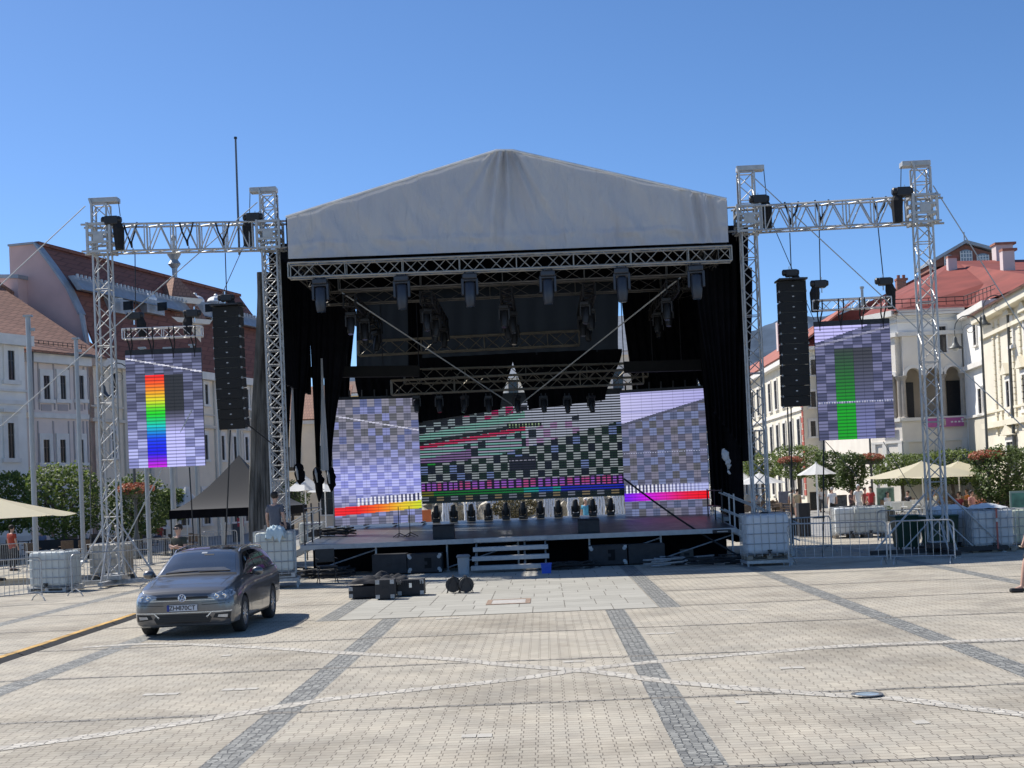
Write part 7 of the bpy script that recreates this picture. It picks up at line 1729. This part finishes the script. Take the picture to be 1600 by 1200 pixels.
t = thing('bush', 'brown green shrub in front of the fountain rocks', 'shrub', at(812, 800, KY*44.5)); c = at(805, 793, KY*44.5); mb = MB(); leafball(mb, c, (1.4, .5, .6), 1400, .13); mb.build('foliage', leafmat('olive_leaves', (0.08, .07, .03), (0.24, .2, .1), .2), t)
mb = MB(); mb.path([(c.x, c.y, 0), (c.x, c.y, c.z)], .06, 5); mb.build('stem', BARK, t)
p = at(663, 801, KY*38.5); t = thing('orange_box', 'orange box seen between the left and middle stage screens', 'box', (p.x, KY*38.5, 0)); mb = MB(); mb.bbox((p.x, KY*38.7, p.z-.35), (.6, .3, .95), .02); mb.build('box_body', mat('orange_plastic', (0.62, .16, .05), .6), t); mb = MB(); mb.tube((p.x, KY*38.7, 0), (p.x, KY*38.7, .8), .05); mb.build('post', STEEL, t)
# ================================================================ people
SKIN = mat('skin', (0.50, 0.30, 0.22), .55, 0, .06, 8); HAIRD = mat('dark_hair', (0.02, .014, .01), .7, 0, .2, 20); HAIRG = mat('grey_hair', (0.4, .39, .37), .8, 0, .1, 20)
def skinmesh(name, V, E, Rd, m, parent, root=0, sub=1):
    me = bpy.data.meshes.new(name); me.from_pydata([tuple(v) for v in V], E, []); o = bpy.data.objects.new(name, me); COL.objects.link(o)
    md = o.modifiers.new('s', 'SKIN'); md.use_smooth_shade = True
    for i, r in enumerate(Rd): 
        d = me.skin_vertices[0].data[i]; d.radius = (r, r) if not isinstance(r, tuple) else r; d.use_root = (i == root)
    s2 = o.modifiers.new('u', 'SUBSURF'); s2.levels = sub; s2.render_levels = sub
    dg = bpy.context.evaluated_depsgraph_get(); dg.update(); nm = bpy.data.meshes.new_from_object(o.evaluated_get(dg)); o.modifiers.clear(); o.data = nm; nm.materials.clear(); nm.materials.append(m)
    nm.polygons.foreach_set('use_smooth', [True]*len(nm.polygons)); o.parent = parent; return o
def person(label, loc, rz, h=1.74, pose='stand', shirt=(.3, .3, .3), pants=(.05, .05, .06), shorts=False, hair=HAIRD, skin=SKIN, arms='down', cap=None, detail=True, sub=1, sleeves=.5, glasses=False, shoes=(.03, .03, .03), group=None):
    """faces -Y in local space"""
    t = thing('person', label, 'person', loc, rz, group); k = h/1.75
    hip = .92*k; sit = pose == 'sit'
    if sit: hip = .10*k
    sh = hip+.53*k; hd = hip+.70*k
    st = {'stand': (.0, .0), 'walk': (.25, -.22), 'sit': (0, 0)}[pose]
    V = [Vector((0, 0, hip)), Vector((0, .01, hip+.15*k)), Vector((0, .02, hip+.32*k)), Vector((0, .01, sh-.03*k)), Vector((0, .0, sh+.05*k)), Vector((0, -.018, hd-.01*k)), Vector((0, -.02, hd+.06*k)), Vector((0, -.008, hd+.13*k))]
    Rd = [(.155*k, .11*k), (.135*k, .10*k), (.155*k, .105*k), (.125*k, .09*k), .046*k, (.066*k, .080*k), (.082*k, .100*k), (.074*k, .090*k)]; E = [(i, i+1) for i in range(7)]
    def add(par, p, r): V.append(Vector(p)); Rd.append(r); E.append((par, len(V)-1)); return len(V)-1
    legs = []; armj = []
    for s, off in ((-1, st[0]), (1, st[1])):
        if sit:
            a = add(0, (s*.10*k, -.03, hip), .085*k); b = add(a, (s*.14*k, -.44*k, hip+.03), .062*k); c = add(b, (s*.14*k, -.50*k, hip-.42*k), .04*k); f = add(c, (s*.15*k, -.63*k, hip-.46*k), .035*k)
        else:
            a = add(0, (s*.09*k, 0, hip-.06*k), .088*k); b = add(a, (s*.10*k, -off*.5*k-.02, .49*k), .062*k); c = add(b, (s*.10*k, -off*k+.03, .10*k), .038*k); f = add(c, (s*.12*k, -off*k-.13*k, .045*k), .036*k)
            m1 = b
        legs.append((a, b, c, f))
    for s in (-1, 1):
        a = add(3, (s*.17*k, .01, sh-.02*k), .058*k)
        if arms == 'crossed': b = add(a, (s*.24*k, -.04, sh-.26*k), .043*k); c = add(b, (s*.02*k, -.20*k, sh-.23*k), .032*k); d = add(c, (-s*.09*k, -.20*k, sh-.20*k), .028*k)
        elif arms == 'front' or (sit and arms != 'down'): b = add(a, (s*.22*k, -.07*k, sh-.26*k), .043*k); c = add(b, (s*.13*k, -.29*k, sh-.32*k), .032*k); d = add(c, (s*.10*k, -.36*k, sh-.31*k), .028*k)
        else: b = add(a, (s*.23*k, .02, sh-.27*k), .043*k); c = add(b, (s*.245*k, -.06*k, sh-.50*k), .031*k); d = add(c, (s*.24*k, -.09*k, sh-.58*k), .03*k)
        if detail:
            dv = (V[d]-V[c]).normalized(); side_ = Vector((0, 1, 0)) if abs(dv.z) > .6 else Vector((0, 0, 1))
            for q in range(4): add(d, V[d]+dv*(.075-.01*abs(q-1.5))*k+side_*(q-1.5)*.02*k, .0085*k)
            add(d, V[d]+dv*.03*k-side_*.035*k+Vector((-s*.01, 0, 0)), .009*k)
        armj.append((a, b, c, d))
    body = skinmesh('body', V, E, Rd, skin, t, 0, sub)
    # face
    if detail:
        fz_ = hd+.05*k; mb = MB(); mb.prism([(-.012*k, -.10*k, fz_-.03*k), (.012*k, -.10*k, fz_-.03*k), (0, -.125*k, fz_-.03*k)], (0, .015, .045*k)); mb.build('nose', skin, body, world=False)
        mb = MB(); [mb.ball((s*.034*k, -.098*k, fz_+.018*k), .011*k, 8) for s in (-1, 1)]; mb.build('eyes', mat('eye_dark', (0.02, .02, .02), .2), body, world=False)
        mb = MB(); mb.box((0, -.094*k, fz_-.055*k), (.045*k, .012, .009*k)); mb.build('mouth', mat('lips', (0.35, .14, .12), .5), body, world=False)
        mb = MB(); [mb.ball((s*.092*k, -.015*k, fz_-.0*k), .022*k, 8, (.4, .8, 1.2)) for s in (-1, 1)]; mb.build('ears', skin, body, world=False)
    mb = MB(); mb.ball((0, .008*k, hd+.105*k), .108*k, 14, (.90, 1.08, .95))
    mb.v = [v if not (v.y < -.04*k and v.z < hd+.12*k) else Vector((v.x*.9, -.04*k, max(v.z, hd+.11*k))) for v in mb.v]
    mb.build('hair' if not cap else 'cap', hair if not cap else mat('cap_%d' % int(cap[0]*99), cap, .8), t, True, world=False)
    if glasses: mb = MB(); mb.box((0, -.105*k, hd+.07*k), (.15*k, .02, .035*k)); mb.build('sunglasses', BLK, t, world=False)
    # clothes
    ms = mat('shirt_%d_%d_%d' % tuple(int(c*99) for c in shirt), shirt, .9, 0, .12, 5); mp = mat('trousers_%d_%d_%d' % tuple(int(c*99) for c in pants), pants, .9, 0, .12, 5)
    V2 = [V[0]+Vector((0, 0, -.13*k)), V[1], V[2], V[3], V[3]+Vector((0, 0, .04*k))]; R2 = [(.178*k, .135*k), (.163*k, .126*k), (.175*k, .125*k), (.145*k, .108*k), .075*k]; E2 = [(0, 1), (1, 2), (2, 3), (3, 4)]
    for a, b, c, d in armj:
        V2.append(V[a].copy()); R2.append(.076*k); E2.append((3, len(V2)-1)); V2.append(V[a].lerp(V[b], sleeves+.2)); R2.append(.064*k); E2.append((len(V2)-2, len(V2)-1))
    skinmesh('shirt', V2, E2, R2, ms, t, 0, sub)
    V3 = [V[0]+Vector((0, 0, .13*k)), V[0]+Vector((0, 0, -.03*k))]; R3 = [(.150*k, .112*k), (.158*k, .118*k)]; E3 = [(0, 1)]
    for a, b, c, f in legs:
        V3.append(V[a].lerp(V[b], .3)); R3.append(.098*k); E3.append((1, len(V3)-1)); i = len(V3)-1
        V3.append(V[b].lerp(V[a], .22 if shorts else 0)); R3.append(.086*k if shorts else .072*k); E3.append((i, i+1))
        if not shorts: V3.append(V[c]+Vector((0, 0, .03))); R3.append(.056*k); E3.append((i+1, i+2))
    skinmesh('shorts' if shorts else 'trousers', V3, E3, R3, mp, t, 0, sub)
    mb = MB()
    for a, b, c, f in legs: mb.bbox(V[c].lerp(V[f], .62)+Vector((0, 0, -.02*k)), (.10*k, .27*k, .08*k), .03)
    mb.build('shoes', mat('shoes_%d' % int(shoes[0]*99), shoes, .6), t, world=False)
    return t
q = T_IBC.location
person('man in a grey-blue shirt sitting on a water tank with his back to the viewer', (q.x+.0, q.y+.2, q.z+1.25), R(165), 1.8, 'sit', (.10, .105, .13), (.05, .05, .06), sub=2)
p = gd(280, 884); p = at(280, 860, KY*19.9); person('man in a dark green shirt and sunglasses with crossed arms behind the car', (p.x, KY*19.9, 0), R(-28), 1.74, 'stand', (.045, .05, .038), (.04, .04, .045), arms='crossed', glasses=True, sub=2)
p = at(19, 850, KY*30); person('person in a red shirt under the cream parasol on the left', (p.x, KY*30, 0), R(150), 1.72, 'stand', (.36, .055, .03), (.03, .03, .035), sub=2)
def pp(px, yfoot, rz, lab, **k): p = gd(px, yfoot); return person(lab, (p.x, p.y, 0), R(rz), detail=False, **k)
pp(1302, 813, 175, 'white haired person in a white shirt and black shorts walking away', h=1.7, pose='walk', shirt=(.75, .75, .75), pants=(.02, .02, .02), shorts=True, hair=HAIRG)
pp(1240, 809, 160, 'person in a pale shirt and light shorts walking behind the hanging black cable', h=1.72, pose='walk', shirt=(.68, .66, .55), pants=(.45, .4, .33), shorts=True, hair=HAIRG)
pp(1247, 809, 170, 'woman in a tan top beside the person in the pale shirt', h=1.62, pose='walk', shirt=(.5, .4, .25), pants=(.35, .3, .25), shorts=True)
pp(1214, 803, 170, 'small child in a white shirt alone on the grey road', h=1.0, shirt=(.75, .75, .75), pants=(.1, .1, .12))
pp(1343, 812, 10, 'man in a white shirt and white cap among the group below the green screen', h=1.78, shirt=(.72, .72, .7), pants=(.6, .58, .55), shorts=True, cap=(.7, .7, .7))
pp(1362, 811, -30, 'person in a bright red shirt below the green screen', h=1.65, shirt=(.5, .05, .05), pants=(.2, .05, .05)); pp(1353, 811, 40, 'person in a dark red patterned top beside the man in the white cap', h=1.6, shirt=(.3, .08, .08), pants=(.05, .05, .05))
pp(1331, 811, 60, 'person in dark clothes bending toward a pushchair below the green screen', h=1.55, shirt=(.12, .08, .09), pants=(.05, .05, .05), arms='front'); pp(1356, 822, 20, 'small girl in a pink top in front of the group by the bright tank', h=1.05, shirt=(.6, .35, .33), pants=(.6, .4, .4), hair=mat('fair_hair', (.35, .22, .1), .8))
pp(1285, 800, 0, 'distant person in a white top beside the black menu boards', h=1.6, shirt=(.7, .7, .68), pants=(.1, .1, .1), arms='front')
p = at(916, 806, KY*37.3); person('person in a light blue shirt and white cap behind the stage', (p.x, KY*37.3, 0.0), R(-20), 1.72, 'stand', (.10, .38, .55), (.1, .1, .12), cap=(.8, .8, .8), detail=False)
# person cut off by the right edge
p = gd(1601, 926); t_ = person('person cut off by the right photo edge, bare leg and dark shoe showing', (p.x+.22, p.y, 0), R(-82), 1.78, 'walk', (.08, .08, .1), (.03, .03, .035), shorts=True, shoes=(.02, .02, .02), sub=2, sleeves=.2)
# ================================================================ cafe furniture
WK = mat('brown_wicker', (0.16, .11, .07), .8, 0, .3, 25, .5, 60); WM = mat('white_chair_metal', (0.68, .68, .66), .4, .2); DW = mat('dark_wood', (0.05, .035, .025), .6, 0, .2, 6)
def table(label, p, m, top=.8):
    t = thing('cafe_table', label, 'table', p, 0, 'café tables'); mb = MB(); mb.bbox((0, 0, .74), (top, top, .03), .01); mb.build('table_top', m, t, world=False); mb = MB(); mb.tube((0, 0, .03), (0, 0, .73), .03); mb.build('leg', DSTEEL, t, world=False); mb = MB(); mb.lathe([(.25, 0), (.25, .03), (.04, .06)], n=12); mb.build('base', DSTEEL, t, world=False); return t
rows = [('left', -30, 175, 40, 866, 846), ('left', 215, 330, 40, 848, 836), ('right', 1170, 1240, 48, 790, 782), ('right', 1385, 1440, 48, 800, 786), ('right', 1478, 1600, 44, 800, 784)]
wk0 = chair('brown wicker café chair in the café on the right', gd(1180, 806), 0, WK, WK, 'cafe_chair', .46, .52, 'brown wicker chairs at the cafés'); wh0 = chair('white café chair at the left end of the row by the white tanks', gd(1392, 812), 0, WM, WM, 'cafe_chair', .46, .46, 'white café chairs near the far right tower'); tb0 = table('dark square café table among the wicker chairs', gd(1200, 806), DW)
lk = chair('brown wicker café chair on the left terrace', gd(20, 872), R(30), WK, WK, 'cafe_chair', .46, .52, 'brown wicker chairs on the left terrace'); lt0 = table('dark square café table on the left terrace', gd(45, 868), DW); lt0['group'] = 'café tables on the left terrace'
# cafe guests
ci = 0
CH_ = lk
def guest_chair(p, c):
    a = R(random.uniform(-90, 90)); dup(c, (p.x, p.y, 0), a); return a
GL_ = [(-8, 880, 'white shirt at the left photo edge'), (66, 868, 'blue shirt between the first two flagpoles'), (84, 872, 'grey shirt left of the second flagpole'), (134, 868, 'white shirt by the second flagpole'), (196, 858, 'striped shirt behind the left tower'), (250, 852, 'red shirt left of the tent'), (312, 838, 'dark shirt under the black tent')]
CC = [(.7, .7, .7), (.2, .25, .4), (.35, .35, .36), (.72, .72, .72), (.5, .5, .52), (.5, .08, .06), (.05, .05, .05)]
for (x, y, lab), c in zip(GL_, CC): p = gd(x, y); person('seated café guest on the left in a %s' % lab, (p.x, p.y, .38), guest_chair(p, CH_), 1.7, 'sit', c, (.05, .06, .09), detail=False)
CH_ = wk0
for i, (x, y, lab) in enumerate(((1388, 783, 'a white top just right of the menu easel'), (1420, 781, 'a dark top left of the far right tower'), (1500, 790, 'a maroon top right of the far right tower'), (1520, 786, 'a pink top between the cream parasol and the lamp'), (1512, 780, 'an orange top behind the flower box'), (1568, 786, 'a dark top right of the tall lamp'), (1184, 783, 'a grey top behind the right stage tower'), (1460, 781, 'a white top behind the far right tower'))):
    p = gd(x, y+23); person('seated café guest in '+lab, (p.x, p.y, .38), guest_chair(p, CH_), 1.7, 'sit', [(.7, .7, .7), (.04, .04, .05), (.25, .04, .05), (.5, .25, .25), (.6, .2, .05), (.05, .05, .06), (.3, .3, .3), (.7, .7, .68)][i], (.05, .05, .07), detail=False)
for i in range(52):
    x = random.choice((random.uniform(1165, 1235), random.uniform(1375, 1600), random.uniform(1480, 1600))); p = gd(x, random.uniform(800, 812)+(1300-x)*.03)
    dup(wk0 if i % 3 else tb0, p, random.uniform(-3, 3))
for i in range(26):
    x = random.uniform(-20, 320); p = gd(x, random.uniform(866, 884)-x*.05); dup(lk if i % 3 else lt0, p, random.uniform(-3, 3))
for i in range(9):
    x = 1390+i*9+random.uniform(-3, 3); p = gd(x, 812+random.uniform(-4, 4)-(x-1390)*.03); dup(wh0, p, random.uniform(-.6, .6), 'white café chair, %s in the row of chairs by the white tanks' % ('second third fourth fifth sixth seventh eighth ninth last'.split()[i]))
# menu boards, planters, easel
def board(px, yf, w, h, label, m, rz=0, name='menu_board', frame=DW):
    p = gd(px, yf); t = thing(name, label, 'sign board', p, R(rz)); mb = MB(); mb.bbox((0, 0, h/2+.08), (w, .05, h), .01); mb.build('frame', frame, t, world=False); mb = MB(); mb.box((0, -.03, h/2+.08), (w-.12, .01, h-.14)); mb.build('panel', m, t, world=False); mb = MB(); [mb.bar((s*w*.42, 0, .3), (s*w*.45, .35, 0), .04) for s in (-1, 1)]; mb.build('leg', frame, t, world=False); return t
board(1275, 799, .75, 1.25, 'black menu board on the road edge below the white parasol', mat('chalkboard', (0.02, .022, .024), .8, 0, .6, 9)); board(1314, 799, .9, 1.0, 'dark menu board with pale drawings behind the walking man', mat('chalk_drawing', (0.06, .07, .08), .8, 0, .8, 7), 8)
board(1230, 800, 1.1, 1.35, 'blue-grey partition board behind the hanging black cable', mat('blue_grey_board', (0.13, .14, .19), .7), -5, 'partition_board', mat('bgf', (0.2, .2, .26), .7))
GRNF = mat('pale_green_frame', (0.30, .38, .30), .6); board(1385, 806, 1.0, 1.5, 'leaning pale green framed poster board by the white café chairs', mat('poster_teal', (0.12, .22, .17), .5, 0, .8, 3), 5, 'poster_board', GRNF); 
t = board(1618, 842, 1.5, 1.5, 'large green framed poster board at the right photo edge', mat('poster_green', (0.08, .22, .15), .4, 0, .7, 2.2), -6, 'poster_board', GRNF); t.location.z = 0
for (x, y, w, lab) in ((1378, 817, 1.2, 'dark slatted planter box under the pale green poster board'), (1530, 806, 1.6, 'planter box with orange flowers right of the far right tower'), (1560, 800, 1.5, 'long planter box beside the tall street lamp')):
    p = gd(x, y); t = thing('planter_box', lab, 'planter', p); mb = MB(); mb.bbox((0, 0, .3), (w, .4, .5), .02); mb.build('box', mat('planter_dark', (0.07, .07, .06), .8, 0, .3, 8), t, world=False); mb = MB(); mb.box((0, 0, .56), (w-.08, .34, .03)); mb.build('soil', mat('soil', (0.05, .035, .025), .95), t, world=False); mb = MB(); leafball(mb, (0, 0, .68), (w*.45, .2, .16), 260, .08); mb.build('flowers', FLR if 'orange' in lab else FLG, t, world=False)
# low terrace hedge and dark terrace rail at the left
for (x0, x1, y, Y, lab) in ((-40, 30, 880, 33, 'dark terrace screen behind the red shirted person'), (60, 200, 862, 35, 'dark terrace screen between the flagpoles')):
    Y = KY*Y; a, b = at(x0, y, Y), at(x1, y, Y); t = thing('terrace_screen', lab, 'screen panel', (a.x, Y, 0)); mb = MB(); mb.box(((a.x+b.x)/2, Y, .5), (b.x-a.x, .05, .9)); mb.build('panel', mat('dark_screen_cloth', (0.02, .022, .025), .9), t); mb = MB(); [mb.tube((a.x+(b.x-a.x)*k/4, Y, 0), (a.x+(b.x-a.x)*k/4, Y, 1.05), .02) for k in range(5)]; mb.build('posts', DSTEEL, t)
for (px, lab, c) in ((352, 'red and white upright sign under the black tent', (.5, .05, .06)),):
    p = gd(px, 852)+Vector((0, 4, 0)); t = thing('roll_sign', lab, 'sign', p); mb = MB(); mb.box((0, 0, 1.15), (.36, .03, .5)); mb.build('panel', mat('red_sign', c, .6), t, world=False); mb = MB(); mb.box((0, -.02, 1.15), (.28, .006, .07)); mb.build('white_bar', WHT, t, world=False); mb = MB(); mb.tube((0, 0, 0), (0, 0, .9), .02); mb.build('post', STEEL, t, world=False)
bpy.context.view_layer.update()
print('objects', len(bpy.data.objects))
